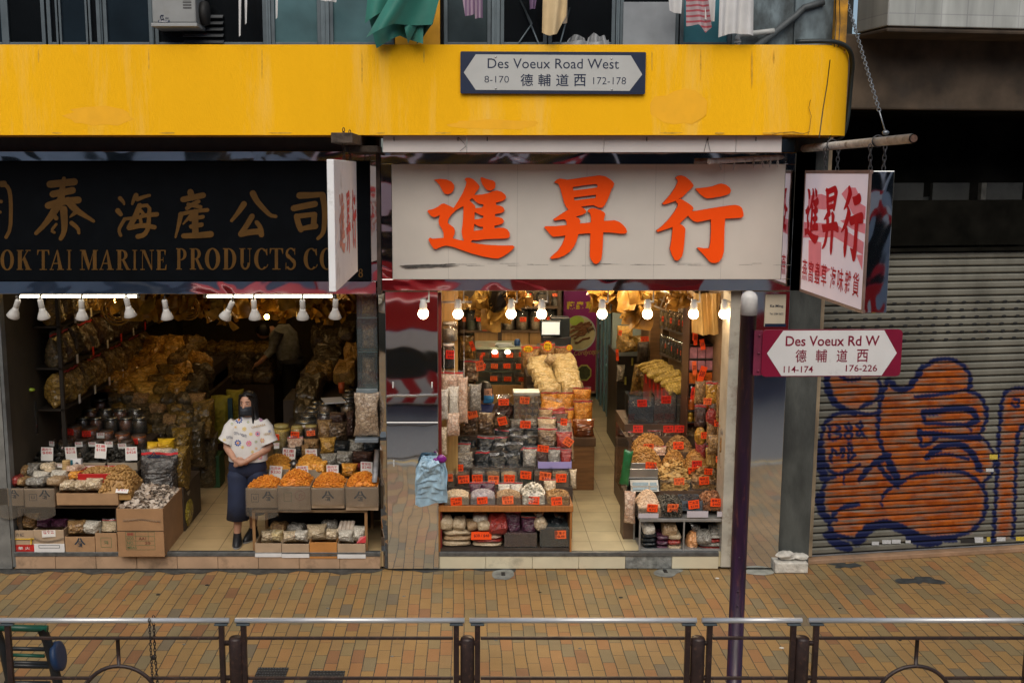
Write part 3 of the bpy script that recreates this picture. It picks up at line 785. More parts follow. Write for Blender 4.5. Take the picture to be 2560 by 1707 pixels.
G_SHENG=[[[(275,220),(310,180),(360,160),(480,178),(640,155),(800,132),(960,112),(1040,125),(1110,165),(1160,205),(1180,240),(1165,290),(1140,320),(1110,410),(1070,500),(1035,565),(1000,600),(950,600),(890,575),(870,560),(760,573),(680,585),(735,620),(760,655),(745,685),(700,705),(600,735),(650,760),(670,800),(660,840),(745,832),(830,822),(828,740),(815,685),(775,655),(800,625),(840,605),(890,610),(970,635),(1025,665),(1045,695),(1030,750),(1022,800),(1110,795),(1190,790),(1260,815),(1320,865),(1360,915),(1375,965),(1350,990),(1280,992),(1140,975),(1015,970),(1010,1100),(1000,1280),(985,1380),(945,1430),(905,1450),(870,1435),(830,1385),(812,1330),(815,1150),(820,985),(740,988),(640,998),(610,1110),(570,1190),(510,1265),(430,1320),(340,1355),(235,1372),(215,1355),(250,1320),(330,1250),(390,1160),(425,1080),(445,1018),(340,1032),(260,1038),(225,1015),(125,900),(140,880),(300,878),(465,862),(460,815),(440,780),(400,775),(280,795),(260,775),(330,730),(420,670),(490,628),(455,590),(425,530),(395,420),(365,310),(335,240)],[(555,290),(740,262),(900,243),(930,260),(925,295),(760,318),(565,340)],[(570,445),(750,425),(905,403),(900,452),(740,472),(580,492)]]]
G_HANG=[[[(415,150),(450,120),(500,112),(560,130),(630,185),(675,240),(690,270),(660,305),(600,360),(520,440),(430,490),(340,525),(240,555),(215,540),(260,490),(340,400),(410,295),(445,220),(445,185)]],[[(715,318),(735,308),(870,295),(980,275),(1060,245),(1110,235),(1180,255),(1235,300),(1253,345),(1235,385),(1190,408),(1080,435),(960,455),(890,460),(840,440),(780,390)]],[[(415,500),(450,480),(490,465),(540,490),(620,540),(670,580),(688,610),(665,655),(760,643),(900,618),(1080,588),(1240,565),(1320,558),(1380,572),(1420,610),(1440,680),(1440,725),(1410,752),(1300,758),(1165,765),(1155,900),(1150,1100),(1145,1260),(1120,1350),(1070,1415),(1020,1433),(960,1430),(920,1405),(850,1320),(740,1210),(770,1200),(850,1212),(920,1210),(940,1130),(950,950),(948,775),(860,795),(745,818),(690,805),(640,765),(605,720),(555,765),(480,838),(540,880),(565,920),(552,1080),(535,1250),(515,1330),(470,1385),(435,1398),(400,1385),(360,1310),(330,1220),(355,1080),(368,950),(372,890),(300,915),(150,965),(125,945),(210,880),(310,780),(400,660),(445,580),(450,545)]]]
def boards(x0,y0,x1,y1,Y,depth,mb,mi=0):
 pbox(mb,x0,y0,x1,y1,Y,depth,mi)
sign_white=pbr('sign_white',(.60,.565,.51),.5,var=.05,vs=2.5,spec=.2)
neon=pbr('fluorescent_orange',(1.0,.088,.003),.55,var=.03,spec=.15)
neon_side=pbr('orange_letter_edge',(.36,.02,.004),.5)
Ys=-.16
ms=empty('main_signboard',W(1472,704,Ys),'wide off white shop signboard with three raised orange brush characters','shop sign')
mb=MB()
xs=[982,1121,1292,1463,1633,1801,1964]
p,q=W(982,698,Ys),W(1964,411,Ys);mb.box(p.x,Ys,p.z,q.x,Ys+.1,q.z)
part(mb,'panel',[sign_white],ms,bevel=.0008)
mb=MB()
for a in xs[1:-1]:p,q=W(a,697.5,Ys),W(a,411.5,Ys);mb.box(p.x-.0014,Ys-.0004,p.z,p.x+.0014,Ys,q.z)
part(mb,'panel_joint',[pbr('sign_joint_grey',(.36,.34,.31),.6)],ms)
mb=MB()
for i,(gl,x0)in enumerate(((G_JIN,1050),(G_SHENG,1340),(G_HANG,1620))):
 mb=MB()
 for k,loops in enumerate(gl):
  mb.poly(loops,lambda x,y,d,x0=x0,k=k:W(x0+x/6.0308,420+y/6.0308,Ys-.034-k*.0008)+V3((0,d,0)),.033,0,1)
 part(mb,'character',[neon,neon_side],ms)
def frame(x0,y0,x1,y1,w,wt,Y,depth,mat,root,name='frame',yb=None):
 """four mitred boxes round the window x0..x1, y0..y1 (photograph pixels at plane Y)"""
 mb=MB()
 a,b=W(x0,y1,Y),W(x1,y0,Y)
 A,B=W(x0-w,y1+wt,Y),W(x1+w,y0-wt,Y)
 mb.box(A.x,Y,A.z,B.x,Y+depth,a.z-.001);mb.box(A.x,Y,b.z+.001,B.x,Y+depth,B.z)
 mb.box(A.x,Y,a.z,a.x-.001,Y+depth,b.z);mb.box(b.x+.001,Y,a.z,B.x,Y+depth,b.z)
 return part(mb,name,[mat],root,bevel=.003)
frame(982,411,1964,698,27,29,Ys+.03,.16,mirror2,ms)
mb=MB()
for(x0,x1,y,h)in((1000,1110,664,2),(1004,1150,667,3),(1012,1060,670,2),(1090,1140,662,1.5)):
 n=14
 top=[W(x0+(x1-x0)*i/n,y-h*sin(pi*i/n)*(.5+.5*rnd.random())+(i/n)*-3,Ys-.002)for i in range(n+1)]
 bot=[W(x0+(x1-x0)*i/n,y+h*sin(pi*i/n)*(.4+.8*rnd.random())+(i/n)*-3,Ys-.002)for i in range(n,-1,-1)]
 mb.add([p+V3((0,-k_*.0004,0))for k_,p in enumerate(top+bot)],[tuple(range(2*n+2))],0)
for i in range(26):
 x=RU(1100,1950);w=RU(15,60);y=660+RU(-2,4)
 o=[W(x,y,Ys-.0015),W(x+w,y+RU(-.6,.6),Ys-.0015),W(x+w,y+.9,Ys-.0015),W(x,y+1.3,Ys-.0015)]
 mb.add(o,[(0,3,2,1)],1)
part(mb,'scuff_mark',[pbr('dark_scuff',(.07,.065,.06),.7,var=.4,vs=30),pbr('pale_scuff',(.36,.34,.31),.7,var=.4,vs=30)],ms)
gold=pbr('dull_gold_letter',(.095,.045,.008),.6,var=.2,vs=6,spec=.2)
Yb=-.13
bs=empty('black_signboard',W(460,706,Yb),'black shop signboard with dull gold brush characters over gold English lettering','shop sign')
mb=MB();pbox(mb,-420,404,924,702,Yb,.12)
part(mb,'panel',[pbr('black_gloss_panel',(.003,.004,.0055),.6,var=.2,spec=.05)],bs,bevel=.004)
def strokes(name,sts,x0,y0,scl,root,mat,Y,depth=.012,th=True):
 mb=MB()
 for k,(pts,w)in enumerate(sts):
  mb.poly([ribbon(pts,w)[::-1]],lambda x,y,d,k=k:W(x0+x/scl,y0+y/scl,Y-.0006*k)+V3((0,d,0)),depth)
 return part(mb,name,[mat],root)
C1={'zhou':[([(20,240),(90,240),(140,330),(155,560),(145,860),(85,970)],[60,95,105,105,105,50]),([(-200,250),(-180,600),(-260,960)],90),([(-170,240),(60,215)],70),([(-120,500),(15,470)],50),([(-60,380),(-55,640)],50),([(-110,640),(0,620)],45)],'tai':[([(700,230),(1040,195)],100),([(740,368),(1015,315)],95),([(675,528),(860,470),(1095,450)],98),([(895,150),(870,300),(850,470)],[55,95,110]),([(830,480),(740,640),(620,800),(505,915)],[120,110,85,55]),([(950,460),(1060,590),(1190,670),(1310,745)],[110,120,100,45]),([(890,580),(905,780),(895,910),(850,990)],[105,105,100,60]),([(745,640),(785,705)],[50,65]),([(785,790),(715,880),(760,905)],[40,85,40]),([(1060,620),(1000,670),(980,690)],[60,40,20]),([(1000,770),(1095,850),(1105,910)],[60,95,45])],'hai':[([(1680,425),(1730,480),(1738,510)],[60,80,30]),([(1650,600),(1690,650)],[75,60]),([(1745,720),(1700,790),(1660,870),(1690,945)],[50,45,90,45]),([(1905,385),(1870,450),(1850,505)],[70,80,35]),([(1925,440),(2000,410),(2092,385)],[60,40,42]),([(1740,715),(1900,700),(2050,660),(2195,650)],[45,60,70,65]),([(1955,530),(1890,690),(1810,830)],75),([(1950,535),(2095,520),(2085,700),(2075,850),(2020,940),(1930,960)],[50,60,80,85,90,70]),([(1805,840),(2000,800),(2160,830)],[70,65,65]),([(1960,590),(2005,640)],[50,45]),([(1960,690),(1975,770)],[45,45])]}
for key,st in C1.items():strokes('character',st,0,420,5.6,bs,gold,Yb-.002)
C2=[[([(310,285),(330,350)],75),([(225,372),(460,322)],68),([(405,395),(330,430),(270,475)],48),([(285,430),(430,460)],45),([(190,545),(350,510),(510,495)],46),([(200,545),(170,680),(135,815)],[60,45,25]),([(320,560),(270,610),(225,660)],[50,45,18]),([(310,605),(455,575)],48),([(365,520),(365,650),(370,790)],75),([(320,690),(440,668)],55),([(230,800),(380,795),(550,780)],[60,70,75])],[([(940,425),(870,530),(795,620)],[70,68,38]),([(1045,300),(1090,390),(1180,490),(1250,560),(1315,570)],[75,80,78,60,40]),([(1035,570),(970,680),(905,770)],[65,75,60]),([(905,778),(1010,755),(1140,745)],[70,80,70]),([(1090,640),(1135,700),(1145,785)],[50,75,65])],[([(1595,325),(1720,322),(1860,312)],[80,72,60]),([(1865,320),(1895,480),(1885,700),(1865,780),(1810,830)],[75,90,95,80,40]),([(1525,475),(1640,450),(1775,425)],[72,80,72]),([(1560,570),(1580,660),(1610,725)],68),([(1565,570),(1680,555),(1775,545)],[60,60,55]),([(1768,555),(1758,690)],66),([(1600,720),(1690,700),(1780,685)],[50,75,70])]]
for st in C2:strokes('character',st,410,420,4.704,bs,gold,Yb-.002)
def el(cx,cy,rx,ry,a0=0,a1=360,n=26):
 return[(cx+rx*cos(R(a0+(a1-a0)*i/n)),cy+ry*sin(R(a0+(a1-a0)*i/n)))for i in range(n+(0 if abs(a1-a0)>=360 else 1))]
def rc(x0,y0,x1,y1):return[[(x0,y0),(x1,y0),(x1,y1),(x0,y1)]]
def crescent(cx,cy,rx,ry,a0,a1,w0,w1):
 o=el(cx,cy,rx,ry,a0,a1);i=el(cx,cy,rx-w1,ry-w0,a1,a0)
 return[o+i]
t_,S=.045,.21
SERIF={'I':[rc(.3,0,.7,1),rc(.05,0,.95,t_),rc(.05,1-t_,.95,1)],'T':[rc(.38,0,.62,1),rc(.2,0,.8,t_),rc(0,.95,1,1),[[(0,.95),(0,.74),(.04,.74),(.14,.95)]],[[(1,.95),(.86,.95),(.96,.74),(1,.74)]]],'A':[[[(.0,0),(.07,0),(.5,.86),(.5,1),(.47,1)]],[[(.60,0),(.9,0),(.56,1),(.46,1)]],rc(.2,.3,.72,.35),rc(-.06,0,.24,t_),rc(.5,0,1,t_)],'M':[[[(.1,0),(.15,0),(.15,1),(.1,1)]],rc(.72,0,.92,1),[[(.08,1),(.3,1),(.56,.22),(.46,.0)]],[[(.46,0),(.5,.0),(.76,.9),(.76,1)]],rc(0,0,.27,t_),rc(.64,0,1,t_),rc(0,1-t_,.22,1),rc(.75,1-t_,1,1)],'R':[rc(.1,0,.36,1),rc(0,0,.48,t_),rc(0,1-t_,.5,1),crescent(.42,.74,.42,.26,-90,90,.05,.24),rc(.36,.48,.45,.53),[[(.42,.5),(.62,.5),(1.0,0),(.76,0)]],rc(.76,0,1.06,t_)],'P':[rc(.1,0,.38,1),rc(0,0,.52,t_),rc(0,1-t_,.5,1),crescent(.44,.72,.5,.28,-90,90,.05,.27),rc(.38,.44,.46,.49)],'N':[rc(.14,0,.19,1),rc(.86,0,.91,1),[[(.1,1),(.36,1),(.91,.1),(.91,0),(.84,0)]],rc(0,0,.34,t_),rc(.72,1-t_,1.04,1),rc(0,1-t_,.3,1)],'E':[rc(.1,0,.4,1),rc(0,0,.95,t_+.01),rc(0,1-t_-.01,.9,1),rc(.4,.48,.66,.53),[[(.95,.05),(.78,.05),(.93,.27),(.98,.27)]],[[(.9,.95),(.86,.74),(.82,.74),(.74,.95)]],rc(.63,.38,.67,.63)],'K':[rc(.08,0,.36,1),rc(0,0,.46,t_),rc(0,1-t_,.46,1),[[(.36,.42),(.36,.5),(.78,1),(.85,1)]],[[(.42,.54),(.58,.68),(1.0,0),(.7,0)]],rc(.6,0,1.06,t_),rc(.62,1-t_,1,1)],'D':[rc(.1,0,.37,1),crescent(.42,.5,.56,.5,-90,90,.05,.27),rc(0,0,.45,t_),rc(0,1-t_,.45,1)],'U':[rc(.1,.3,.36,1),rc(.82,.3,.87,1),crescent(.485,.32,.385,.33,180,360,.09,.2),rc(0,1-t_,.48,1),rc(.68,1-t_,1,1)],'C':[crescent(.52,.5,.52,.51,50,310,.05,.27),[[(.86,.98),(.9,.98),(.92,.66),(.87,.66),(.74,.88)]],[[(.84,.12),(.93,.26),(.97,.22),(.86,.08)]]],'O':[[el(.5,.5,.5,.52),el(.5,.5,.24,.46)[::-1]]],'S':[crescent(.5,.75,.46,.27,30,250,.06,.2),crescent(.5,.27,.48,.29,-150,70,.07,.24),[[(.12,.66),(.3,.74),(.9,.38),(.72,.28)]],rc(.84,.7,.9,1),rc(.04,.0,.1,.32)],'8':[[el(.5,.74,.4,.27),el(.5,.74,.2,.18)[::-1]],[el(.5,.27,.48,.29),el(.5,.27,.24,.19)[::-1]]],}
def serif(seq,x0,y0,scl,ya,yb,root):
 mb=MB();k=0
 for ch,a,b in seq:
  for loops in SERIF[ch]:
   k+=1
   mb.poly(loops,lambda x,y,d,k=k:W(x0+(a+(b-a)*x)/scl,y0+(yb+(ya-yb)*y)/scl,Yb-.003-.00012*k)+V3((0,d,0)),.006)
 return part(mb,'lettering',[gold],root)
serif([('O',5,195),('K',235,430),('T',520,690),('A',705,895),('I',932,1005),('M',1118,1372),('A',1400,1592),('R',1628,1815),('I',1850,1922),('N',1965,2145),('E',2190,2335)],0,420,5.6,1148,1428,bs)
serif([('P',143,272),('R',302,458),('O',480,660),('D',693,852),('U',885,1030),('C',1060,1230),('T',1243,1400),('S',1425,1555),('C',1642,1812),('O',1832,1998)],410,420,4.704,945,1195,bs)
serif([('8',2285,2340)],410,420,4.704,1185,1285,bs)
mb=MB();pbox(mb,-420,379,940,402.5,Yb+.03,.05);pbox(mb,-420,703.5,940,735,Yb+.03,.05);pbox(mb,925.5,404,941,702,Yb+.03,.05)
part(mb,'chrome_surround',[mirror2],bs,bevel=.002)
def sign_quad(x,yn,yf,zb_,zt_):
 return lambda u,v,d=0.0:V3((x+d,yf+(yn-yf)*u,zb_+(zt_-zb_)*v))
xw=W(892,500,-.55).x
wz0,wz1=W(892,679,-.55).z,W(892,404,-.55).z
yn=-2.3
hw=empty('hanging_sign',(xw,-1.1,wz1),'white lightbox sign with faded red characters seen edge on beside the black signboard','hanging sign')
mb=MB();mb.box(xw-.055,yn,wz0,xw,-.55,wz1)
part(mb,'lightbox',[pbr('faded_white_lightbox',(.84,.85,.86),.4,var=.06,vs=3,dirt=(.40,.40,.38),dirt_amt=.25)],hw,bevel=.006)
mb=MB()
rr=random.Random(8)
fred=[pbr('bleached_red',(.62,.23,.17),.5,var=.4,vs=25,stretch=(1,3,.6)),pbr('faded_red',(.62,.05,.04),.5,var=.3,vs=25)]
for(gl,u0,u1,mi)in((G_JIN,.14,.40,0),(G_SHENG,.43,.68,1),(G_HANG,.70,.95,1)):
 for k,loops in enumerate(gl):
  mb.poly(loops,lambda x,y,d,k=k:V3((xw+.0025+k*.0006,yn+(-.55-yn)*(u0+(u1-u0)*x/1500),wz0+(wz1-wz0)*(.80-.60*y/1500))),0,mi)
part(mb,'character',fred,hw)
mb=MB()
for y in(-1.3,-.8):
 for i in range(9):
  z0=wz1+.03*i
  mb.tube([V3((xw-.03+(.008 if i%2 else 0)*cos(a)+(0 if i%2 else .008*cos(a)),y+(.0 if i%2 else .0)+.007*cos(a+(1.57 if i%2 else 0)),z0+.018*sin(a)+.016))for a in[2*pi*k/10 for k in range(10)]],.004,5,closed=True)
part(mb,'chain',[pbr('rusty_dark_iron',(.045,.035,.03),.6,metal=.6,var=.5,vs=30)],hw)
mb=MB();mb.box(xw-.12,-1.45,zb-.09,xw+.06,.0,zb-.004);mb.box(xw-.10,-.6,zb-.15,xw+.2,-.03,zb-.0911)
o=mb.build('sign_bracket',[pbr('rusted_bracket',(.055,.04,.03),.85,var=.7,vs=14,bump=.6,bs=50)],bevel=.006)
tag(o,'rusty black steel bracket under the canopy above the faded white hanging sign','bracket')
xr=W(2180,500,-2.05).x
rz0,rz1=W(2000,727,-.35).z,W(2000,428,-.35).z
yf,yn=-.35,-2.0
rz0-=.0
xr=(W(2006,560,yf).x+W(2172,560,yn).x)/2
rs_=empty('hanging_sign',(xr,-1.2,rz1),'lilac white lightbox with red characters hanging from a rusty pipe at the corner','hanging sign')
mb=MB();mb.box(xr,yn,rz0,xr+.19,yf,rz1)
part(mb,'lightbox',[chrome('sign_end_mirror',(.74,.75,.76),.04,2.2,.55,(1,1,.6))],rs_,bevel=.004)
mb=MB();mb.box(xr-.004,yn+.02,rz0+.02,xr-.0005,yf-.02,rz1-.02)
part(mb,'face',[pbr('lilac_white_acrylic',(.86,.81,.92),.5,spec=.15,emit=.07,var=.03,vs=3)],rs_)
mb=MB()
for(a,b,c,d)in((yn-.004,yf,rz1-.022,rz1+.006),(yn-.004,yf,rz0-.006,rz0+.022)):mb.box(xr-.008,a,c,xr+.02,b,d)
mb.box(xr-.008,yn-.004,rz0+.0221,xr+.012,yn+.022,rz1-.0221);mb.box(xr-.008,yf-.022,rz0+.0221,xr+.012,yf,rz1-.0221)
part(mb,'frame',[pbr('brown_sign_edge',(.16,.10,.085),.5,var=.3)],rs_,bevel=.003)
def onface(u,v,d):return V3((xr-.0055-d,yf+(yn-yf)*u,rz0+(rz1-rz0)*v))
pink=pbr('pink_ghost',(.90,.30,.38),.6,spec=.1,var=.06)
crim=pbr('crimson_letter',(.50,.004,.012),.6,spec=.08,var=.05)
mb=MB()
for lp in([(.02,.45),(.02,.58),(.55,.60),(.97,.50),(.97,.41),(.55,.50)],[(.08,.80),(.08,.70),(.38,.70),(.48,.74),(.5,.79),(.3,.82)],[(.62,.83),(.7,.88),(.82,.88),(.86,.84),(.82,.79),(.97,.75),(.97,.66),(.8,.69),(.72,.76)],[(.62,.63),(.8,.66),(.98,.63),(.98,.56),(.8,.58)],[(.12,.44),(.34,.44),(.35,.26),(.52,.25),(.36,.17),(.14,.2)],[(.88,.40),(.97,.41),(.97,.30)]):
 mb.poly([lp],lambda x,y,d:onface(x,y,0),0)
part(mb,'ghost_mark',[pink],rs_)
mb=MB()
for(gl,u0,u1,v0,v1)in((G_JIN,.03,.31,.39,.88),(G_SHENG,.32,.64,.36,.895),(G_HANG,.63,.97,.345,.90)):
 for k,loops in enumerate(gl):
  mb.poly(loops,lambda x,y,d,k=k:onface(u0+(u1-u0)*(x-60)/1450,v1-(v1-v0)*(y-100)/1340,.002+k*.0005),0)
part(mb,'character',[crim],rs_)
mb=MB()
for i,ch in enumerate('燕窩蟲草海味雜貨'):
 u=.035+i*.112+(.035 if i>3 else 0)
 text(mb,ch,onface(u,.10,.003),onface(u+.088,.10,.003)-onface(u,.10,.003),V3((0,0,(rz1-rz0)*.175)),0,.006)
part(mb,'lettering',[crim],rs_)
pipe_m=pbr('flaking_white_pipe',(.44,.44,.43),.6,var=.25,vs=14,bump=.4,bs=40,dirt=(.12,.08,.05),dirt_amt=.4,dscale=12)
pz=rz1+.235
pr=empty('sign_pipe',(xr+.1,0,pz),'rusty white steel pipe sticking out from the canopy corner and carrying the lilac sign','pipe')
pyn=-2.55
mb=MB();mb.tube([(xr+.1,.1,pz-.02),(xr+.1,pyn,pz)],.036,16)
part(mb,'tube',[pipe_m],pr)
mb=MB();mb.lathe([(.036,0),(.032,.0),(.028,.0),(.001,.002)],16,0,MT((xr+.1,pyn-.002,pz))@MR(R(90),4,'X'))
part(mb,'end_cap',[pbr('rust_brown_end',(.09,.045,.03),.8,var=.5,vs=30)],pr)
def chain(mb,p,q,n,r=.0045,l=None):
 p,q=Vector(p),Vector(q);t=(q-p).normalized();L_=(q-p).length/n
 a=t.cross(V3((1,0,.2))).normalized();b=t.cross(a)
 for i in range(n):
  c=p+(q-p)*((i+.5)/n);s_=a if i%2 else b
  mb.tube([c+t*(L_*.72*cos(k))+s_*(L_*.34*sin(k))for k in[2*pi*j/10 for j in range(10)]],r,5,closed=True)
iron=pbr('galvanised_chain',(.22,.24,.26),.45,metal=.8,var=.4,vs=40)
mb=MB()
for y in(-.75,-1.85):
 chain(mb,(xr+.04,y,pz-.03),(xr+.06,y+.02,rz1+.0),5);chain(mb,(xr+.16,y,pz-.03),(xr+.15,y-.02,rz1+.0),5)
 mb.tube([(xr+.1+.045*cos(a),y,pz+.045*sin(a))for a in[2*pi*j/16 for j in range(16)]],.006,6,closed=True)
part(mb,'hanger_chain',[pbr('dark_chain',(.07,.07,.075),.5,metal=.7,var=.5,vs=40)],pr)
top=W(2108,-30,-.3);low=V3((xr+.1,-2.0,pz+.06))
mb=MB();chain(mb,low+(top-low)*.13,top,46,.0042)
mb.tube([low,low+(top-low)*.13],.006,6);mb.ball(low,.03,8,0,(1,.8,.7))
o=mb.build('support_chain',[iron]);tag(o,'steel stay chain running up from the rusty white pipe to the wall','chain')
mb=MB();mb.tube([W(1772,404,-.45),W(1960,393,-.1)],.026,12)
for px in(1800,1838,1885,1905,1928,1945):
 p=W(px,402-(px-1772)*.06,-.3);chain(mb,p,p-V3((.012*(px%3-1),0,.09)),4,.004)
o=mb.build('short_pipe',[pipe_m]);tag(o,'short flaking pipe with loose chain ends above the white signboard','pipe')
def arrow_plate(name,x0,y0,x1,y1,Y,edge,faceM,ink,label,cat,lines,th=.02,slant=.0,rad=.02,pts=None):
 c=W((x0+x1)/2,y1,Y)
 root=empty(name,c,label,cat)
 a,b=W(x0,(y0+y1)/2,Y),W(x1,(y0+y1)/2,Y)
 zt_,zb_=W((x0+x1)/2,y0,Y).z,W((x0+x1)/2,y1,Y).z
 w,h=b.x-a.x,zt_-zb_
 fn=lambda x,y,d=0.0:V3((a.x+w*x+slant*(y-.5)*h*0,Y+d,zb_+h*y-slant*(x-.5)*w))
 rx,ry=rad/w,rad/h
 out=[]
 for cx,cy,a0 in((1-rx,1-ry,0),(rx,1-ry,90),(rx,ry,180),(1-rx,ry,270)):
  out+=[(cx+rx*cos(R(a0+k*30)),cy+ry*sin(R(a0+k*30)))for k in range(4)]
 mb=MB();mb.poly([out],fn,th);mb.add([fn(x,y,th)for x,y in out],[tuple(range(len(out)))],0)
 part(mb,'plate',[edge],root)
 mb=MB();mb.poly([pts],lambda x,y,d:fn(x,y,-.002),0);part(mb,'arrow_face',[faceM],root)
 mb=MB()
 for s,xa,xb,ya,yb,bold in lines:
  text(mb,s,fn(xa,ya,-.0035),fn(xb,ya,-.0035)-fn(xa,ya,-.0035),fn(xa,yb,-.0035)-fn(xa,ya,-.0035),0,bold)
 part(mb,'lettering',[ink],root)
 return root,fn
navy=pbr('navy_enamel',(.012,.022,.055),.35,var=.1)
pl,fn=arrow_plate('street_nameplate',1151,130,1614,235,BY-.035,navy,pbr('grey_white_enamel',(.46,.47,.46),.35,var=.06,vs=5),navy,'navy bordered street name plate fixed on the yellow canopy band','street sign',[('Des Voeux Road West',.147,.855,.60,.835,.0),('8-170',.13,.262,.26,.42,-.008),('德',.325,.392,.18,.47,.008),('輔',.42,.488,.18,.47,.008),('道',.517,.585,.18,.47,.008),('西',.613,.678,.18,.47,.008),('172-178',.718,.895,.23,.40,-.008)],slant=.004,rad=.012,pts=[(.018,.50),(.083,.085),(.915,.075),(.982,.47),(.918,.92),(.083,.93)])
mb=MB()
for x,y in((.19,.87),(.815,.84),(.192,.125),(.82,.11)):
 p=fn(x,y,-.003);mb.ball(p,.009,8,0,(1,.7,1))
part(mb,'bolt',[steel],pl)
maroon=pbr('maroon_enamel',(.20,.008,.032),.35,var=.1)
PY=-3.2
pl,fn=arrow_plate('street_sign',1905,824,2254,941,PY-.075,maroon,pbr('white_enamel',(.66,.65,.64),.35,var=.05,vs=5,dirt=(.3,.28,.26),dirt_amt=.1),maroon,'white and maroon street name arrow sign held out by the purple pole','street sign',[('Des Voeux Rd W',.165,.835,.655,.87,.014),('德',.24,.318,.31,.58,.008),('輔',.385,.465,.31,.58,.008),('道',.535,.612,.31,.58,.008),('西',.68,.76,.31,.58,.008),('114-174',.16,.37,.09,.23,.008),('176-226',.605,.83,.11,.25,.008)],slant=-.004,rad=.03,pts=[(.035,.50),(.145,.02),(.865,.02),(.965,.50),(.865,.985),(.145,.985)])
px_=W(1855,1200,PY).x
mb=MB()
for z in(.3,.7):
 p=fn(-.02,z,.03)
mb.box(px_+.03,PY-.06,fn(0,.02).z,fn(.005,0).x,PY-.045,fn(0,.98).z)
for z in(.12,.5,.88):mb.ball(fn(-.02,z,.01),.008,8,0)
part(mb,'mounting_bracket',[pbr('maroon_bracket',(.17,.02,.05),.45,var=.3)],pl)
purple=pbr('purple_pole_paint',(.024,.006,.026),.4,var=.45,vs=6,stretch=(4,4,.6),dirt=(.13,.035,.03),dirt_amt=.3,dscale=9,coat=.2)
po=empty('sign_pole',(px_,PY,0),'dark purple street sign pole with a rounded white cap','pole')
ztop=W(1872,727,PY).z;zc=W(1870,786,PY).z;rp_=.0545
mb=MB();mb.tube([(px_,PY,0),(px_,PY,zc)],rp_,20)
for z in(.95,1.06,1.31):
 mb.ball((px_-.012,PY-rp_,z),.008,8,0)
part(mb,'shaft',[purple],po)
mb=MB();mb.lathe([(rp_+.003,zc-.002),(rp_+.003,ztop-rp_)]+[((rp_+.003)*cos(R(a)),ztop-rp_+rp_*sin(R(a)))for a in range(10,91,10)],20,0,MT((px_,PY,0)))
part(mb,'cap',[pbr('white_cap_paint',(.62,.60,.57),.5,var=.12,vs=20)],po)
Yk=-.045
km=empty('notice_board',W(1938,818,Yk),'small cream notice board lettered Ka Ming above the street sign','notice')
mb=MB();pbox(mb,1911,736,1966,817,Yk,.02)
part(mb,'board',[pbr('cream_board',(.62,.55,.42),.5,var=.05)],km,bevel=.003)
mb=MB();p=W(1912,817,Yk-.002);q=W(1965,809,Yk-.002);mb.add([p,(q.x,p.y,p.z),q,(p.x,p.y,q.z)],[(0,1,2,3)],0)
text(mb,'Ka Ming',W(1925,770,Yk-.003),W(1958,770,Yk-.003)-W(1925,770,Yk-.003),(0,0,.034),0,.015)
text(mb,'Tel: 2384 2622',W(1924,787,Yk-.003),W(1958,787,Yk-.003)-W(1924,787,Yk-.003),(0,0,.02),0,.01)
part(mb,'lettering',[navy],km)
hose=pbr('black_hose',(.014,.02,.02),.45,var=.3)
mb=MB()
hp=[V3((CXR+a,BY+b,c))for a,b,c in((-.6,.06,zt+.02),(-.4,.03,zt+.022),(-.24,.05,zt+.02),(-.1,.12,zt-.02),(.0,.28,zt-.13),(.03,.4,zt-.3),(.04,.44,zt-.5),(.03,.44,zt-.66),(.01,.46,zb-.01),(-.08,.5,zb-.06),(-.2,.55,zb-.09))]
hq=[]
for a,b in zip(hp,hp[1:]):hq+=[a.lerp(b,k/4)for k in range(4)]
for _ in range(3):hq=[hq[0]]+[(hq[i-1]+hq[i]*2+hq[i+1])/4 for i in range(1,len(hq)-1)]+[hq[-1]]
mb.tube([p+V3((.012,-.015,.01))for p in hq],.021,10)
o=mb.build('hose',[hose]);tag(o,'thick black hose curling down round the end of the yellow canopy','hose')
for i,(pp,lab)in enumerate((([(2075,150),(2068,210),(2058,270),(2048,345)],'thin black wire nearest the front down the yellow canopy end'),([(2090,150),(2085,220),(2080,300),(2074,350)],'thin black wire in the middle of the yellow canopy end'),([(2103,170),(2105,260),(2098,310),(2072,348)],'thin black wire beside the thick hose on the canopy end'))):
 Yw=(BY+.1,BY+.2,BY+.32)[i]
 def surf(p):
  w_=W(p[0],p[1],Yw);x=w_.x;xr_,r_=CXR,.4
  dx=min(max(0,x-(xr_-r_)),r_-.002)
  y=BY+.02+r_-math.sqrt(r_*r_-dx*dx)
  return W(p[0],p[1],y-.008)
 mb=MB();mb.tube([surf(p)for p in pp],.0045,6)
 tag(mb.build('wire',[hose]),lab,'wire','wires on the canopy end')
mb=MB()
cr=[W(x,y,BY-.0015)for x,y in((1930,337),(1950,332),(1985,330),(2005,336),(2024,330))]
mb.tube(cr,.003,5);mb.tube([W(x,y,BY-.0)for x,y in((2026,250),(2022,270),(2028,290),(2024,320),(2020,338))],.0025,5)
part(mb,'crack',[pbr('crack_brown',(.25,.12,.02),.8)],bld)
mb=MB()
for px in(60,145,330,530,710,985,1145,1218,1617,1770,1770,1890):
 p=W(px,343,BY+.09);mb.tube([p,p-V3((0,0,.035))],.004,5)
mb.tube([W(1145,343,BY+.09),W(1160,358,BY+.09),W(1165,366,BY+.09),W(1150,378,BY+.09)],.002,5);mb.tube([W(1768,347,BY+.09),W(1760,380,BY+.09)],.002,5);mb.tube([W(1768,347,BY+.09),W(1776,380,BY+.09)],.002,5)
part(mb,'nail',[black],bld)
rail_m=pbr('brown_rail_paint',(.026,.014,.012),.45,var=.35,vs=20,dirt=(.11,.055,.035),dirt_amt=.25,dscale=30)
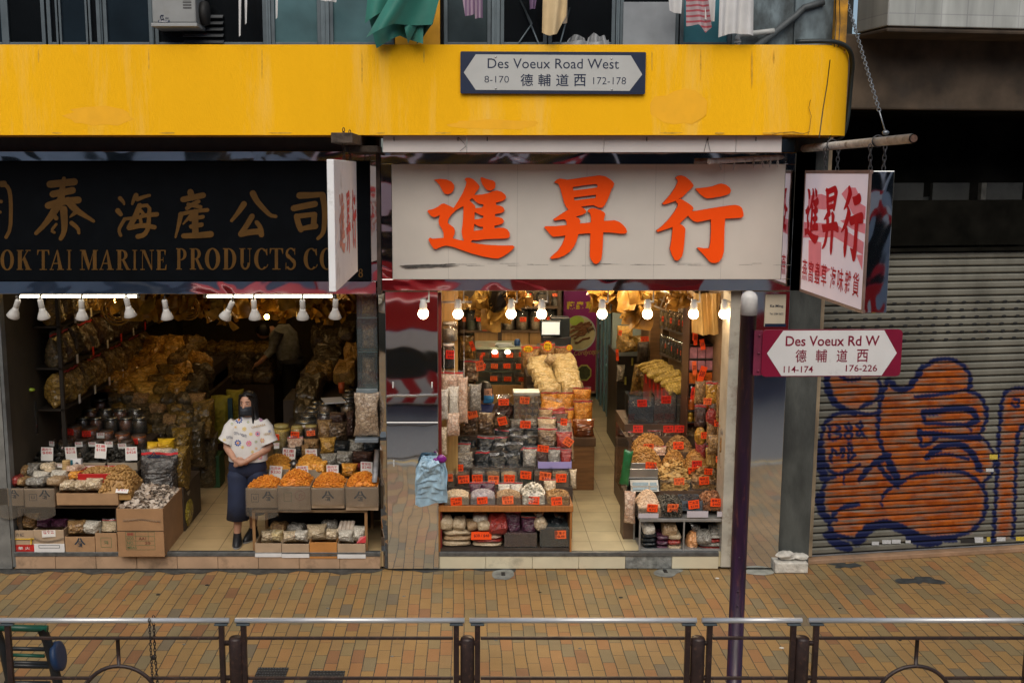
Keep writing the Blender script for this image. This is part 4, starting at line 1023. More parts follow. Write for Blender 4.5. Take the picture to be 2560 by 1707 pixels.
alu_rail=pbr('worn_aluminium_handrail',(.62,.63,.64),.42,metal=.6,var=.12,vs=12,stretch=(.5,4,4))
RY=-3.75
zr=W(1160,1550,RY).z
z1=W(1160,1594,RY).z;z3=W(1160,1694,RY).z
def rx(dx):return W(dx*1.0884,1550,RY).x
segs=[(-560,-12,0,'railing panel at the far left edge of the pavement',-1),(-2,527,268,'railing panel with a ring and a hanging chain, beside the hand truck',1),(540,1067,None,'railing panel in front of the left shop doorway, without a ring',0),(1078,1600,None,'railing panel in front of the right shop, without a ring',0),(1612,1842,None,'short railing panel crossing the purple pole',0),(1857,2385,2110,'railing panel with a ring in front of the graffiti shutter',1)]
for a,b,ring,lab,kd in segs[1:]:
 xa,xb=rx(a),rx(b)
 rt=empty('railing',((xa+xb)/2,RY,0),'brown '+lab if not lab.startswith('short')else lab,'railing','railings along the kerb')
 mb=MB();mb.tube([(xa,RY,zr),(xb,RY,zr)],.0185,14);part(mb,'handrail',[alu_rail],rt)
 for x in(xa+.055,xb-.055):
  mb=MB();mb.box(x-.018,RY-.018,0,x+.018,RY+.018,zr-.03);part(mb,'post',[rail_m],rt,bevel=.004)
  mb=MB();mb.box(x-.045,RY-.026,zr-.0295,x+.045,RY+.026,zr-.018);part(mb,'saddle',[alu],rt,bevel=.003)
 xm=rx(ring)if ring else None
 rr_=.26
 zc_=W(1160,1664,RY).z-rr_
 for z in(z1,z3,.16):
  mb=MB()
  if ring and abs(z-zc_)<rr_:
   dx=math.sqrt(rr_**2-(z-zc_)**2)
   mb.box(xa+.0765,RY-.010,z-.010,xm-dx,RY+.010,z+.010);mb.box(xm+dx,RY-.010,z-.010,xb-.0765,RY+.010,z+.010)
  else:mb.box(xa+.0765,RY-.010,z-.010,xb-.0765,RY+.010,z+.010)
  part(mb,'crossbar',[rail_m],rt,bevel=.004)
 if ring:
  mb=MB();mb.tube([(xm+rr_*cos(t),RY,zc_+rr_*sin(t))for t in[2*pi*k/40 for k in range(40)]],.014,8,closed=True);part(mb,'ring',[rail_m],rt)
  mb=MB();mb.tube([(xm,RY,zc_+rr_+.012),(xm,RY,z1-.0105)],.014,8);part(mb,'upright',[rail_m],rt)
for dx,lab in((538,'squat brown bollard between the ring railing and the doorway railing'),(1071.5,'squat brown bollard between the two long plain railing panels'),(1603,'squat brown bollard just left of the purple pole'),(1843.5,'squat brown bollard just right of the purple pole')):
 x=rx(dx+2)
 rt=empty('bollard',(x,RY,0),lab,'bollard','bollards between the railings')
 zt_=W(1160,1592,RY).z
 mb=MB();mb.lathe([(.047,0),(.047,zt_-.012),(.040,zt_),(.001,zt_+.004)],18,0,MT((x,RY,0)));part(mb,'shaft',[rail_m],rt)
 mb=MB()
 for z in(zt_-.04,W(1160,1693,RY).z,.3):
  mb.tube([(x-.075,RY,z),(x+.075,RY,z)],.018,10)
 part(mb,'coupling',[rail_m],rt)
mb=MB();xk=rx(347);chain(mb,(xk-.005,RY-.024,zr+.02),(xk,RY-.03,.62),22,.003)
chain(mb,(xk+.008,RY+.03,zr+.02),(xk+.01,RY+.02,.80),12,.003);chain(mb,(xk+.01,RY+.02,.80),(xk+.04,RY-.03,.45),16,.003);mb.ball((xk+.01,RY-.02,.80),.016,8,0,(1,.6,1.2))
tag(mb.build('railing_chain',[pbr('rusty_chain',(.05,.04,.035),.6,metal=.5,var=.5,vs=40)]),'thin rusty chain looped over the left handrail','chain')
HT=-3.45
ht=empty('hand_truck',G(60,1700,.0),'dark hand truck with a green bar and a blue wheel behind the left railing','hand truck')
dk=pbr('dark_truck_paint',(.012,.014,.016),.4,var=.3)
grn=pbr('green_truck_bar',(.006,.07,.04),.4,var=.3)
P_=lambda x,y,Y=HT:W(x,y,Y)
mb=MB()
mb.tube([P_(105,1572),P_(118,1600),P_(132,1655),P_(148,1720),P_(150,1800)],.035,8);mb.tube([P_(-8,1575),P_(5,1610),P_(22,1690),P_(36,1760)],.03,8)
for y in(1620,1655,1662,1705):mb.tube([P_(12,y),P_(125,y+2)],.016 if y!=1662 else .02,8)
part(mb,'frame',[dk],ht)
mb=MB();mb.tube([P_(0,1568),P_(119,1571)],.024,10);part(mb,'handle_bar',[grn],ht)
mb=MB();mb.tube([P_(28,1636),P_(112,1639)],.013,8);part(mb,'crossbar',[grn],ht)
c=P_(146,1639,HT+.03)
mb=MB();mb.lathe([(.02,-.02),(.08,-.024),(.105,-.016),(.105,.016),(.08,.024),(.02,.02)],24,0,MT(c)@MR(R(78),4,'Y'));w_=part(mb,'wheel',[pbr('blue_rubber',(.006,.03,.09),.5,var=.15)],ht)
drain=pbr('cast_iron_cover',(.028,.032,.036),.5,metal=.4,var=.4,vs=25)
for i,(x0,x1,y0,y1,lab)in enumerate(((622,702,1668,1725,'left cast iron drain cover in the paving behind the railing'),(757,850,1676,1732,'right cast iron drain cover in the paving behind the railing'))):
 a,b,c,d=G(x0,y1,.004),G(x1,y1,.004),G(x1+10,y0,.004),G(x0,y0,.004)
 rt=empty('drain_cover',((a.x+c.x)/2,(a.y+c.y)/2,0),lab,'drain cover','drain covers in the paving')
 mb=MB();mb.box(a.x,a.y,.001,b.x,d.y,.008);part(mb,'plate',[drain],rt,bevel=.002)
 mb=MB()
 nx,ny=11,9
 for p in range(nx):
  for q in range(ny):
   x=a.x+(b.x-a.x)*(p+.5+.25*(q%2))/nx;y=a.y+(d.y-a.y)*(q+.5)/ny
   mb.obox((x,y,.0095),(.012,.018,.003),0,MR(.7 if(p+q)%2 else-.7,3,'Z'))
 part(mb,'tread_pattern',[pbr('worn_iron_tread',(.10,.11,.12),.4,metal=.5)],rt)
rub=pbr('broken_plaster',(.52,.50,.45),.9,var=.3,vs=14,bump=.8,bs=40,dirt=(.2,.17,.13),dirt_amt=.3)
def lump(name,c,size,seed,mat,n=10):
 r_=random.Random(seed);mb=MB()
 mb.ball(c,1,n,0,size)
 mb.v=[tuple(Vector(v)+V3((r_.uniform(-1,1)*size[0],r_.uniform(-1,1)*size[1],r_.uniform(-1,1)*size[2]))*.14)for v in mb.v]
 mb.s=[False]*len(mb.s)
 return mb.build(name,[mat])
a,b,c,d=W(1937,1413,-.1),W(2020,1405,-.1),W(2020,1375,.05),W(1940,1380,.05)
mb=MB();mb.box(a.x,-.12,.004,b.x,.1,.115)
rb=mb.build('plaster_block',[rub],bevel=.012);tag(rb,'long white plaster block on the pavement at the foot of the dark pier','rubble')
tag(lump('plaster_lump',(a.x+.13,-.03,.165),(.10,.07,.045),4,rub),'rounded lump of broken plaster lying on the left of the white block','rubble')
tag(lump('plaster_lump',(a.x+.27,-.02,.15),(.09,.07,.032),6,rub),'flat lump of broken plaster lying on the right of the white block','rubble')
def patch(name,pts,mat,z,lab=None):
 mb=MB();q=[G(x,y,z)for x,y in pts];mb.add(q,[tuple(range(len(q)))],0)
 o=mb.build(name,[mat]);tag(o,kind='structure');return o
def blob(cx,cy,rx_,ry_,seed,n=40,j=.35):
 r_=random.Random(seed);ph=[r_.uniform(0,6.28)for _ in range(6)]
 return[(cx+rx_*cos(t)*(1+j*sum(sin((k+2)*t+ph[k])/(k+1.5)for k in range(6))/1.5),cy-ry_*sin(t)*(1+j*sum(sin((k+2)*t+ph[k])/(k+1.5)for k in range(6))/1.5))for t in[2*pi*i/n for i in range(n)]]
tar=pbr('tar_stain',(.042,.05,.05),.6,var=.4,vs=12)
cem=pbr('cement_patch',(.19,.20,.185),.9,var=.4,vs=9,bump=.5,bs=40)
patch('tar_stain',blob(2300,1450,42,11,3,j=.8),tar,.004);patch('tar_stain',blob(2112,1412,30,8,7,j=.7),tar,.004)
patch('cement_patch',blob(1258,1435,27,14,1,j=.15),cem,.004);patch('cement_patch',blob(1668,1430,34,11,2,j=.3),cem,.005);patch('cement_patch',blob(1905,1427,45,9,2,j=.2),pbr('pale_cement',(.34,.35,.31),.9,var=.3,vs=9),.0045)
patch('dark_edge_strip',[(-250,1425)]+[(x,1425+(6 if x<960 else 1)+3*sin(x*.031)+2*sin(x*.09))for x in range(-250,1290,12)]+[(1290,1424)]+[(1290,1421),(-250,1421)],pbr('step_foot_dark',(.05,.05,.046),.8,var=.5,vs=14),.0035)  # dark wavy strip on the paving along the foot of the step
for i,(x,y)in enumerate(((1258,1434),(1663,1427))):
 q=G(x,y,.005);mb=MB();mb.box(q.x-.02,q.y-.045,.003,q.x+.02,q.y+.045,.009)
 tag(mb.build('floor_bolt_socket',[black],bevel=.002),'small dark gate bolt socket set in the paving before the '+('right shop step' if i==0 else 'broken step tile'),'bolt socket')
for x,y in((310,1500),(700,1470),(820,1520),(1010,1490),(1120,1530),(1350,1480),(1450,1620),(1240,1600),(980,1640),(1720,1510),(2100,1520),(2250,1600),(2420,1480),(460,1610)):
 q=G(x,y,0);mb=MB();mb.lathe([(.016,.001),(.013,.0035),(.001,.004)],9,0,MT(q)@Matrix.Diagonal((1,.7,1,1)))
 tag(mb.build('gum_spot',[cem if x%3 else black]),'flattened round chewing gum spot on the brick pavers','gum spot','gum spots on the pavers')
for i,(x,y,lab)in enumerate(((518,1462,'dark chewing gum spot on the paving left of the left shop step'),(1552,1493,'dark chewing gum spot on the paving before the right shop'),(395,1486,'dark leaf scrap on the paving near the big carton'),(1793,1445,'pale paper scrap on the paving just left of the purple pole'),(1954,1619,'pale paper scrap on the paving right of the purple pole'))):
 q=G(x,y,0);mb=MB();mb.lathe([(.022,.001),(.018,.005),(.001,.006)],10,0,MT(q)@Matrix.Diagonal((1,.8,1,1)))
 tag(mb.build('litter_spot',[black if i<3 else pbr('paper_scrap',(.6,.58,.52),.8)]),lab,'litter')
from mathutils import noise as mnoise
clear=film('clear_film',alpha=.14)
clear2=film('clear_acrylic',(.7,.75,.75),.035,3,.05,.1)
redstrip=pbr('red_zip_strip',(.55,.03,.035),.35,var=.1,coat=.5)
def spow(a,p):return math.copysign(abs(a)**p,a)
BAGS={}
def bag_mb(kind,seed):
 if(kind,seed)in BAGS:return BAGS[(kind,seed)]
 mb=MB();nu,nv=30,20
 off=V3((seed*7.3,seed*3.1,seed*1.7))
 def wr(p,a=.05,f=3.5):return a*mnoise.noise(p*f+off)+a*.55*mnoise.noise(p*f*2.6+off)
 def shell(v0,v1,wx,dp,mi,n=nv):
  def fn(u,v):
   v=v0+(v1-v0)*v;t=2*pi*u
   p=V3((.5*wx(v)*spow(cos(t),.62),.5*dp(v)*spow(sin(t),.85),v))
   q=1+wr(p)*1.9+.035*mnoise.noise(p*17+off)
   return V3((p.x*q,p.y*(q+wr(p,.18,5)),p.z+wr(p,.025,4)))
  mb.grid(fn,nu,n,mi,sm=False)
 if kind=='pillow':
  shell(0,1,lambda v:.98-.10*sin(pi*v),lambda v:.04+.96*max(0,sin(pi*v))**.6,0)
 elif kind=='stand':
  dp=lambda v:.03+.95*(max(0,1-(v/.86)**1.8))**.7*min(1,.55+v*4)
  shell(0,.84,lambda v:.9+.1*v,dp,0)
  def seal(u,v):
   z=.82+.18*v;x=(u-.5)*.99
   return V3((x,.03*sin(u*9+seed)*v+wr(V3((x,0,z)),.05),z+wr(V3((x,1,z)),.03)))
  mb.grid(seal,10,4,1)
  def strip(u,v):
   z=.87+.055*v;s_=seal(u,(z-.82)/.18);return s_+V3((0,-.02,0))
  mb.grid(strip,10,1,2)
  mb.grid(lambda u,v:V3(((u-.5)*.9,0,0))+V3((0,(v-.5)*.5,.01)),4,1,0)
 elif kind=='sack':
  wx=lambda v:(.98*(sin(pi*min(1,(v+.12)/.95))**.55))if v<.74 else .34+.5*(v-.74)*3.2
  shell(0,.78,lambda v:max(.3,wx(v)),lambda v:max(.25,wx(v)),0)
  shell(.74,1,lambda v:.30+.9*(v-.74)*2.2,lambda v:.2+.5*(v-.74)*3,1,5)
 elif kind=='flat':
  def fn(u,v):
   t=2*pi*u;ph=pi*(v-.5)
   p=V3((.5*spow(cos(ph),.45)*spow(cos(t),.5),.5*spow(cos(ph),.45)*spow(sin(t),.5),.5+.5*spow(sin(ph),.9)))
   k=1+wr(p,.07,3);e=max(abs(p.x),abs(p.y))
   return V3((p.x*k,p.y*k,(p.z-.5)*(1-.25*max(0,e-.35)*3)+.5+wr(p,.14,4)+.04*mnoise.noise(p*15+off)))
  mb.grid(fn,30,14,0,sm=False)
 BAGS[(kind,seed)]=mb
 return mb
BM={}
def bag(name,kind,seed,content,loc,size,label,cat='bag',group=None,rz=0.0,rx=0.0,ry=0.0,seal=None):
 key=(kind,seed,content.name,seal and seal.name)
 if key not in BM:
  o=bag_mb(kind,seed).build(name,[content,clear,seal or redstrip],fix=False);BM[key]=o.data
 else:
  o=bpy.data.objects.new(name,BM[key]);COL.objects.link(o)
 o.name=name
 o.location=loc;o.scale=size;o.rotation_euler=(rx,ry,rz)
 tag(o,label,cat,group)
 return o
def piece(mb,p,s,kind,r,nrm=None):
 rot=MR(r.uniform(0,6.28),3,'Z')@MR(r.uniform(-.9,.9),3,'X')@MR(r.uniform(-.9,.9),3,'Y')
 if kind=='curl':
  n=4;vs=[];q=s*r.uniform(.7,1.1)
  for i in range(n+1):
   a=-1.3+2.6*i/n;c=V3((q*.55*cos(a),q*.55*sin(a),0));w=q*.24*(1-.55*abs(i/n-.35))
   rad=V3((cos(a),sin(a),0))
   vs+=[c+rad*w,c+V3((0,0,w)),c-rad*w,c-V3((0,0,w))]
  fs=[(i*4+j,i*4+(j+1)%4,(i+1)*4+(j+1)%4,(i+1)*4+j)for i in range(n)for j in range(4)]+[(3,2,1,0),tuple(n*4+j for j in range(4))]
  mb.add([p+rot@v for v in vs],fs,0,True)
 elif kind=='strip':
  l,w=s*r.uniform(.8,1.4),s*.09
  b_=r.uniform(-.3,.3)*s
  vs=[rot@V3((x*l*.5,y*w,z*w+(b_*(1-x*x))*.4))+p for x in(-1,0,1)for y,z in((-1,0),(0,1),(1,0),(0,-1))]
  mb.add(vs,[(i*4+j,i*4+(j+1)%4,i*4+4+(j+1)%4,i*4+4+j)for i in range(2)for j in range(4)],0,True)
 elif kind=='flake':
  n=6;vs=[rot@V3((s*.5*cos(k)*r.uniform(.7,1.2),s*.5*sin(k)*r.uniform(.7,1.2),s*r.uniform(-.12,.12)))+p for k in[6.283*i/n for i in range(n)]]
  vs.append(p+rot@V3((0,0,s*.1)));mb.add(vs,[(i,(i+1)%n,n)for i in range(n)],0,True)
 else:
  sx,sy,sz={'nut':(.5,.42,.42),'bean':(.52,.3,.3),'chunk':(.55,.42,.36)}[kind]
  k=s*r.uniform(.8,1.15)
  T=MT(p)@rot.to_4x4()@Matrix.Diagonal((k*sx,k*sy,k*sz,1))
  if kind=='chunk':
   j=[V3((x*r.uniform(.6,1),y*r.uniform(.6,1),z*r.uniform(.6,1)))for z in(-1,1)for y in(-1,1)for x in(-1,1)]
   mb.add([T@v for v in j],[(0,2,3,1),(4,5,7,6),(0,1,5,4),(2,6,7,3),(0,4,6,2),(1,3,7,5)],0)
  else:
   mb.lathe([(1e-4,-1),(.78,-.62),(1,0),(.78,.62),(1e-4,1)],7,0,T)
def heap(name,x0,x1,y0,y1,zb_,zs_,h,mat,kind,s,n,seed,label,peak=.5,group=None,front=False):
 """a pile of loose goods: filled up to zs_ inside its container, mounded h above it"""
 r=random.Random(seed);mb=MB()
 hf=lambda u,v:h*max(0,(1-abs(2*u-1)**2.2)*(1-abs(2*v-2*peak if 0 else 2*v-1)**2.2))**.8
 ph=r.uniform(0,9)
 def fn(u,v):
  z=zs_+hf(u,v)+.12*s*sin(u*40+ph)*cos(v*37+ph)
  return V3((x0+(x1-x0)*u,y0+(y1-y0)*v,z-.3*s))
 mb.grid(fn,14,10,0)
 if zs_-zb_>.01:mb.box(x0,y0,zb_,x1,y1,zs_-.35*s,0)
 for i in range(n):
  u,v=r.uniform(.02,.98),r.uniform(.02,.98)
  p=V3((x0+(x1-x0)*u,y0+(y1-y0)*v,zs_+hf(u,v)+r.uniform(-.1,.25)*s))
  piece(mb,p,s,kind,r)
 if front:
  for i in range(int(n*1.1)):
   p=V3((r.uniform(x0+s*.4,x1-s*.4),y0+s*.05,r.uniform(zb_+s*.4,zs_)))
   piece(mb,p,s,kind,r)
 o=mb.build(name,[mat]);tag(o,label,'dried food',group,'stuff')
 return o
orange_card=pbr('orange_card',(1.0,.085,.008),.5,var=.05)
faded_card=pbr('faded_orange_card',(.95,.15,.035),.55,var=.15,vs=30)
red_card=pbr('red_card',(.75,.03,.012),.5,var=.05)
white_card=pbr('white_card',(.74,.72,.68),.6,var=.04)
card_ink=pbr('dark_red_ink',(.10,.004,.006),.6)
red_ink=pbr('red_ink',(.50,.012,.02),.6)
black_ink=pbr('black_ink',(.01,.01,.012),.6)
CN=['淮山片','南杏仁','白蓮子','黑木耳','腰果仁','百合干','蝦米王','元貝碎','花旗參','圓肉干','雪耳花','紅棗']
ncard=[0]
def card(x0,y0,x1,y1,Y,label,price='$38',style='orange',tilt=0.0,lean=0.0,group=None,single=False):
 cx,zb_,w,h=slot(x0,y0,x1,y1,Y)
 mb=MB();ncard[0]+=1
 mb.box(-w/2,-.0008,0,w/2,.0008,h,0)
 nm=CN[ncard[0]%len(CN)]
 O=V3((-w*.42,-.0014,0));b=.012
 if style=='white':
  text(mb,nm,O+V3((0,0,h*.74)),(w*.8,0,0),(0,0,h*.2),1,b);text(mb,price,O+V3((w*.03,0,h*.48)),(w*.78,0,0),(0,0,h*.21),1,b)
 elif single or h>w*1.3:
  text(mb,price,O+V3((w*.05,0,h*.3)),(w*.75,0,0),(0,0,h*.4),1,b)
 else:
  text(mb,nm,O+V3((0,0,h*.52)),(w*.84,0,0),(0,0,h*.36),1,b);text(mb,price,O+V3((w*.12,0,h*.10)),(w*.66,0,0),(0,0,h*.32),1,b)
 m0_={'orange':(orange_card,orange_card,faded_card)[ncard[0]%3],'red':red_card,'white':white_card}[style]
 o=mb.build('price_card',[m0_,red_ink if style=='white' else card_ink])
 o.location=(cx,Y,zb_);o.rotation_euler=(lean+RU(-.12,.12),tilt+RU(-.07,.07),RU(-.15,.15))
 tag(o,label,'price card',group or('white price cards of the left shop' if style=='white' else 'orange price cards'))
 return o
def openbox(mb,x0,y0,z0,x1,y1,z1,t=.004,mi=0):
 mb.box(x0,y0,z0,x1,y1,z0+t,mi);mb.box(x0,y0,z0+t,x1,y0+t,z1,mi);mb.box(x0,y1-t,z0+t,x1,y1,z1,mi)
 mb.box(x0,y0+t,z0+t,x0+t,y1-t,z1,mi);mb.box(x1-t,y0+t,z0+t,x1,y1-t,z1,mi)
def bin_(x0,y0,x1,y1,Y,d,label,mat=None,name='clear_bin',cat='bin',group=None):
 cx,zb_,w,h=slot(x0,y0,x1,y1,Y)
 mb=MB();openbox(mb,-w/2,0,0,w/2,d,h)
 o=mb.build(name,[mat or clear2]);o.location=(cx,Y,zb_)
 tag(o,label,cat,group)
 return cx,zb_,w,h
g_dark=grain('black_fungus',(.004,.006,.009),(.016,.024,.03),60,.7,.4,wr=22)
g_mush=grain('dried_mushrooms',(.075,.042,.022),(.25,.17,.10),34,.9,.25,wr=18)
g_pale=grain('pale_nuts',(.48,.36,.22),(.66,.54,.36),95,.8,.5)
g_brown=grain('brown_seeds',(.14,.065,.03),(.26,.13,.06),110,.8,.4)
g_beige=grain('beige_beans',(.36,.23,.12),(.52,.36,.20),110,.8,.45)
g_white=grain('white_slices',(.55,.50,.42),(.74,.70,.60),55,.9,.6)
g_green=grain('green_beans',(.035,.05,.015),(.07,.085,.025),130,.9,.5)
g_purple=grain('purple_dates',(.05,.012,.03),(.13,.035,.075),60,1,.4)
g_red=grain('red_berries',(.22,.018,.015),(.42,.045,.03),80,1,.5)
g_orange=grain('orange_dried_fish',(.62,.22,.02),(.85,.42,.07),40,.9,.55,(1,1,.4))
g_noodle=grain('pale_noodles',(.62,.46,.20),(.80,.68,.42),70,.9,.6,(.25,.25,1.3))
g_maw=grain('golden_fish_maw',(.40,.22,.05),(.62,.40,.12),22,.5,.55,(1,1,.6))
g_darkmaw=grain('dull_gold_bundles',(.13,.075,.012),(.30,.18,.035),30,.9,.35,(.6,.6,1))
g_grey=grain('grey_shells',(.20,.18,.15),(.42,.40,.35),45,.9,.4)
g_pink=grain('pinkish_rings',(.50,.30,.20),(.72,.55,.42),30,.9,.55)
g_garlic=grain('pale_scallops',(.55,.42,.26),(.75,.62,.44),34,.9,.5)
g_tan=grain('tan_roots',(.26,.14,.055),(.42,.26,.11),40,.8,.4,(1,1,.5))
g_blue=grain('blue_black_pods',(.008,.016,.028),(.02,.035,.05),45,.6,.4,(1.2,1.2,.4))
g_dkbrown=grain('dark_brown_dates',(.05,.022,.016),(.10,.05,.035),48,.7,.4)
c_shrimp=chip('dried_shrimp_orange',(.60,.17,.012),(.85,.34,.03),cm=(.74,.25,.02))
c_peanut=chip('pale_peanut_pieces',(.60,.46,.30),(.78,.64,.46))
c_bean=chip('lilac_speckled_beans',(.32,.28,.30),(.60,.56,.56),cm=(.46,.41,.43))
c_brown=chip('brown_beige_grains',(.30,.19,.10),(.52,.36,.21))
c_white=chip('white_flakes',(.66,.60,.48),(.80,.76,.66))
c_nut=chip('brown_nut_pieces',(.22,.11,.035),(.50,.31,.13),cm=(.36,.20,.075))
c_gold=chip('golden_scallop_pieces',(.30,.14,.03),(.52,.28,.07),cm=(.42,.2,.045))
c_flake=chip('golden_flakes',(.50,.29,.09),(.68,.45,.17))
c_strip=chip('dark_root_strips',(.03,.028,.024),(.20,.18,.14))
c_chunk=chip('brown_chunks',(.12,.045,.02),(.36,.15,.06),cm=(.22,.09,.035))
c_dk=chip('dark_pods',(.015,.015,.018),(.06,.05,.05))
c_walnut=chip('tan_walnut_halves',(.26,.13,.035),(.46,.26,.08))
c_fung=chip('black_fungus_bits',(.008,.008,.007),(.04,.035,.025))
st_m=pbr('dark_riser_board',(.05,.035,.025),.6,var=.3)
def shelfset(label,name,parts_,loc):
 rt=empty(name,loc,label,'display stand')
 for nm,mat,bxs,bv in parts_:
  mb=MB()
  for b in bxs:mb.box(*b)
  part(mb,nm,[mat],rt,bevel=bv)
 return rt
ax0,ax1=W(1096,1270,.01).x,W(1430,1270,.01).x
zt1=W(1260,1264,.0).z;zt0=W(1260,1278,0).z
SA=empty('display_stand',((ax0+ax1)/2,.3,FLZ),'orange brown stepped display stand on the left side of the right shop','display stand')
mb=MB();mb.box(ax0-.005,-.012,zt0,ax1+.012,.42,zt1);part(mb,'board',[board],SA,bevel=.003)
mb=MB();mb.box(ax0,.0,FLZ,ax0+.018,.42,zt0-.001);mb.box(ax1-.018,.0,FLZ,ax1,.42,zt0-.001);part(mb,'side_panel',[board],SA,bevel=.002)
mb=MB();mb.box(ax0+.019,.40,FLZ,ax1-.019,.42,zt0-.001);mb.box(ax0+.019,.02,FLZ+.001,ax1-.019,.399,FLZ+.03);part(mb,'back_panel',[st_m],SA)
tiersA=[(1100,1432,1219,.42,.62),(1105,1430,1172,.62,.80),(1110,1430,1128,.80,1.0),(1110,1420,1090,1.0,1.3),(1130,1400,1062,1.3,1.75)]
mb=MB()
for a,b,py,y0,y1 in tiersA:
 p,q=W(a,py,y0),W(b,py,y0);mb.box(p.x,y0,FLZ+.001,q.x,y1-.001,p.z)
part(mb,'riser',[st_m],SA)
def C3(x,y):return 1090+x/3.92,1000+y/3.92
def B3(b):return(*C3(b[0],b[1]),*C3(b[2],b[3]))
def stack(x0,y0,x1,y1,Y,d,n,conts,what,where,name='flat_bag'):
 cx,zb_,w,h=slot(x0,y0,x1,y1,Y)
 for i in range(n):
  c=conts[i%len(conts)]
  bag(name,'flat',(i+int(x0))%4,c[0],(cx+RU(-.01,.01),Y+d/2,zb_+h/n*i),(w,d,h/n*1.12),f"{c[1]}, {ORD[i]} from the bottom of the {where}",'bag',what,RU(-.05,.05))
gs='flat bags stacked on the low shelf of the right shop'
stack(*B3((60,1285,352,1442)),.06,.3,3,[(g_pale,'flat bag of pale beans'),(g_beige,'flat bag of tan beans'),(g_pale,'flat bag of pale beans')],gs,'left low shelf stack')
stack(*B3((362,1290,660,1442)),.06,.3,4,[(g_pale,'flat bag of pale beans'),(g_red,'flat bag of red beans'),(g_pink,'flat bag of pinkish beans'),(g_red,'flat bag of red beans')],gs,'second low shelf stack')
def one(name,kind,seed,c,b,Y,dd,label,rz=0,rx=0,ry=0,cat='bag',group=None,f=B3,seal=None):
 cx,zb_,w,h=slot(*f(b),Y)
 return bag(name,kind,seed,c,(cx,Y+dd/2,zb_),(w,dd,h),label,cat,group,rz,rx,ry,seal)
gl='plump bags on the low shelf of the right shop'
one('filled_bag','flat',1,g_pale,(20,1165,165,1292),.03,.22,'plump bag of pale beans at the left end on top of the left stack',.1,group=gl)
one('filled_bag','flat',2,g_pale,(160,1180,300,1290),.05,.22,'plump bag of pale beans on the right of the left stack top',-.1,group=gl)
one('filled_bag','flat',3,g_beige,(290,1205,400,1290),.05,.2,'small tan bag between the pale bags and the white bags',.2,group=gl)
one('filled_bag','flat',0,g_white,(358,1140,510,1215),.12,.22,'white bag lying behind and above another on the second stack',0,group=gl)
one('filled_bag','flat',1,g_pale,(400,1205,540,1295),.03,.22,'cream bag just left of the bright red bag',.05,group=gl)
one('filled_bag','flat',2,g_red,(510,1150,705,1298),.05,.24,'bright red bag leaning on the second stack of the low shelf',0,.5,group=gl)
one('filled_bag','stand',1,g_purple,(682,1095,835,1305),.10,.16,'tall purple bag standing in the clear box on the low shelf',.05,group=gl)
one('filled_bag','stand',2,g_purple,(838,1155,990,1305),.08,.16,'shorter purple bag standing in the clear box on the low shelf',-.1,group=gl)
one('filled_bag','sack',1,g_garlic,(972,1120,1105,1292),.06,.14,'peach coloured bag tilted beside the black bean bin',0,0,-.15,group=gl)
bin_(*B3((668,1298,990,1442)),.05,.3,'clear box of dark purple dates on the low shelf',group='clear bins of the right shop')
cx,z_,w,h=slot(*B3((668,1298,990,1442)),.05)
heap('date_heap',cx-w/2+.008,cx+w/2-.008,.06,.33,z_+.005,z_+h*.9,.01,chip('dark_dates',(.03,.012,.018),(.10,.05,.06)),'bean',.016,260,4,'dark purple dates filling the clear box on the low shelf',front=True)
bin_(*B3((1015,1240,1320,1440)),.05,.3,'clear bin of black beans on the low shelf',group='clear bins of the right shop')
cx,z_,w,h=slot(*B3((1015,1240,1320,1440)),.05)
heap('bean_heap',cx-w/2+.008,cx+w/2-.008,.06,.33,z_+.005,z_+h*.85,.03,chip('black_beans',(.012,.020,.022),(.06,.08,.085)),'bean',.015,380,5,'black beans filling the bin at the right end of the low shelf',front=True)
one('filled_bag','sack',3,g_dark,(1100,1140,1240,1260),.15,.14,'shiny black bag lying on the black beans',0,0,.3,group=gl)
card(*B3((342,1290,545,1366)),.045,'wide orange price card before the second stack on the low shelf','$38 / $48',single=True)
card(*B3((1165,1276,1277,1356)),.045,'orange price card on the black bean bin','$8')
row=[(82,905,328,1032,c_peanut,'nut',.017,.05,'pale peanuts',(145,950,256,1030,'$60')),(336,902,584,1032,c_bean,'bean',.014,.06,'lilac speckled beans',(402,948,506,1016,'$32')),(592,915,836,1032,c_brown,'nut',.015,.05,'brown beige grains',(650,940,761,1018,'$32')),(842,870,1074,1032,c_white,'flake',.04,.12,'white flakes',(906,946,1011,1019,'$48')),(1080,880,1310,1032,c_nut,'chunk',.022,.05,'brown nut pieces',(1132,950,1238,1028,'$128'))]
for i,(a,b,c,d,m,kd,s,hh,what,cd_)in enumerate(row):
 bb=B3((a,b,c,d));bb=(bb[0],bb[3]-24,bb[2],bb[3])
 cx,z_,w,h=bin_(*bb,.02,.22,f'clear front bin holding {what} on the orange brown board',group='clear bins of the right shop')
 heap(what.replace(' ','_')+'_heap',cx-w/2+.006,cx+w/2-.006,.028,.235,z_+.006,z_+h*.75,hh,m,kd,s,420 if s<.02 else 200,20+i,f'heap of {what} in the front row of the right shop',front=True)
 card(*B3(cd_[:4]),.012,f'orange price card before the {what}',cd_[4])
g2='zip bags behind the front bins of the right shop'
for i,(b,c,lab)in enumerate((((328,815,452,935),g_purple,'small purple zip bag behind the lilac beans, on the left'),((450,810,582,935),g_purple,'small purple zip bag behind the lilac beans, on the right'),((608,815,735,945),g_white,'small white zip bag behind the brown beige grains, on the left'),((728,815,852,935),g_white,'small white zip bag behind the brown beige grains, on the right'),((1060,782,1182,900),g_garlic,'small pale bag lying on the brown nut pieces'))):
 one('zip_bag','stand',i%4,c,b,.2,.12,lab,RU(-.1,.1),group=g2)
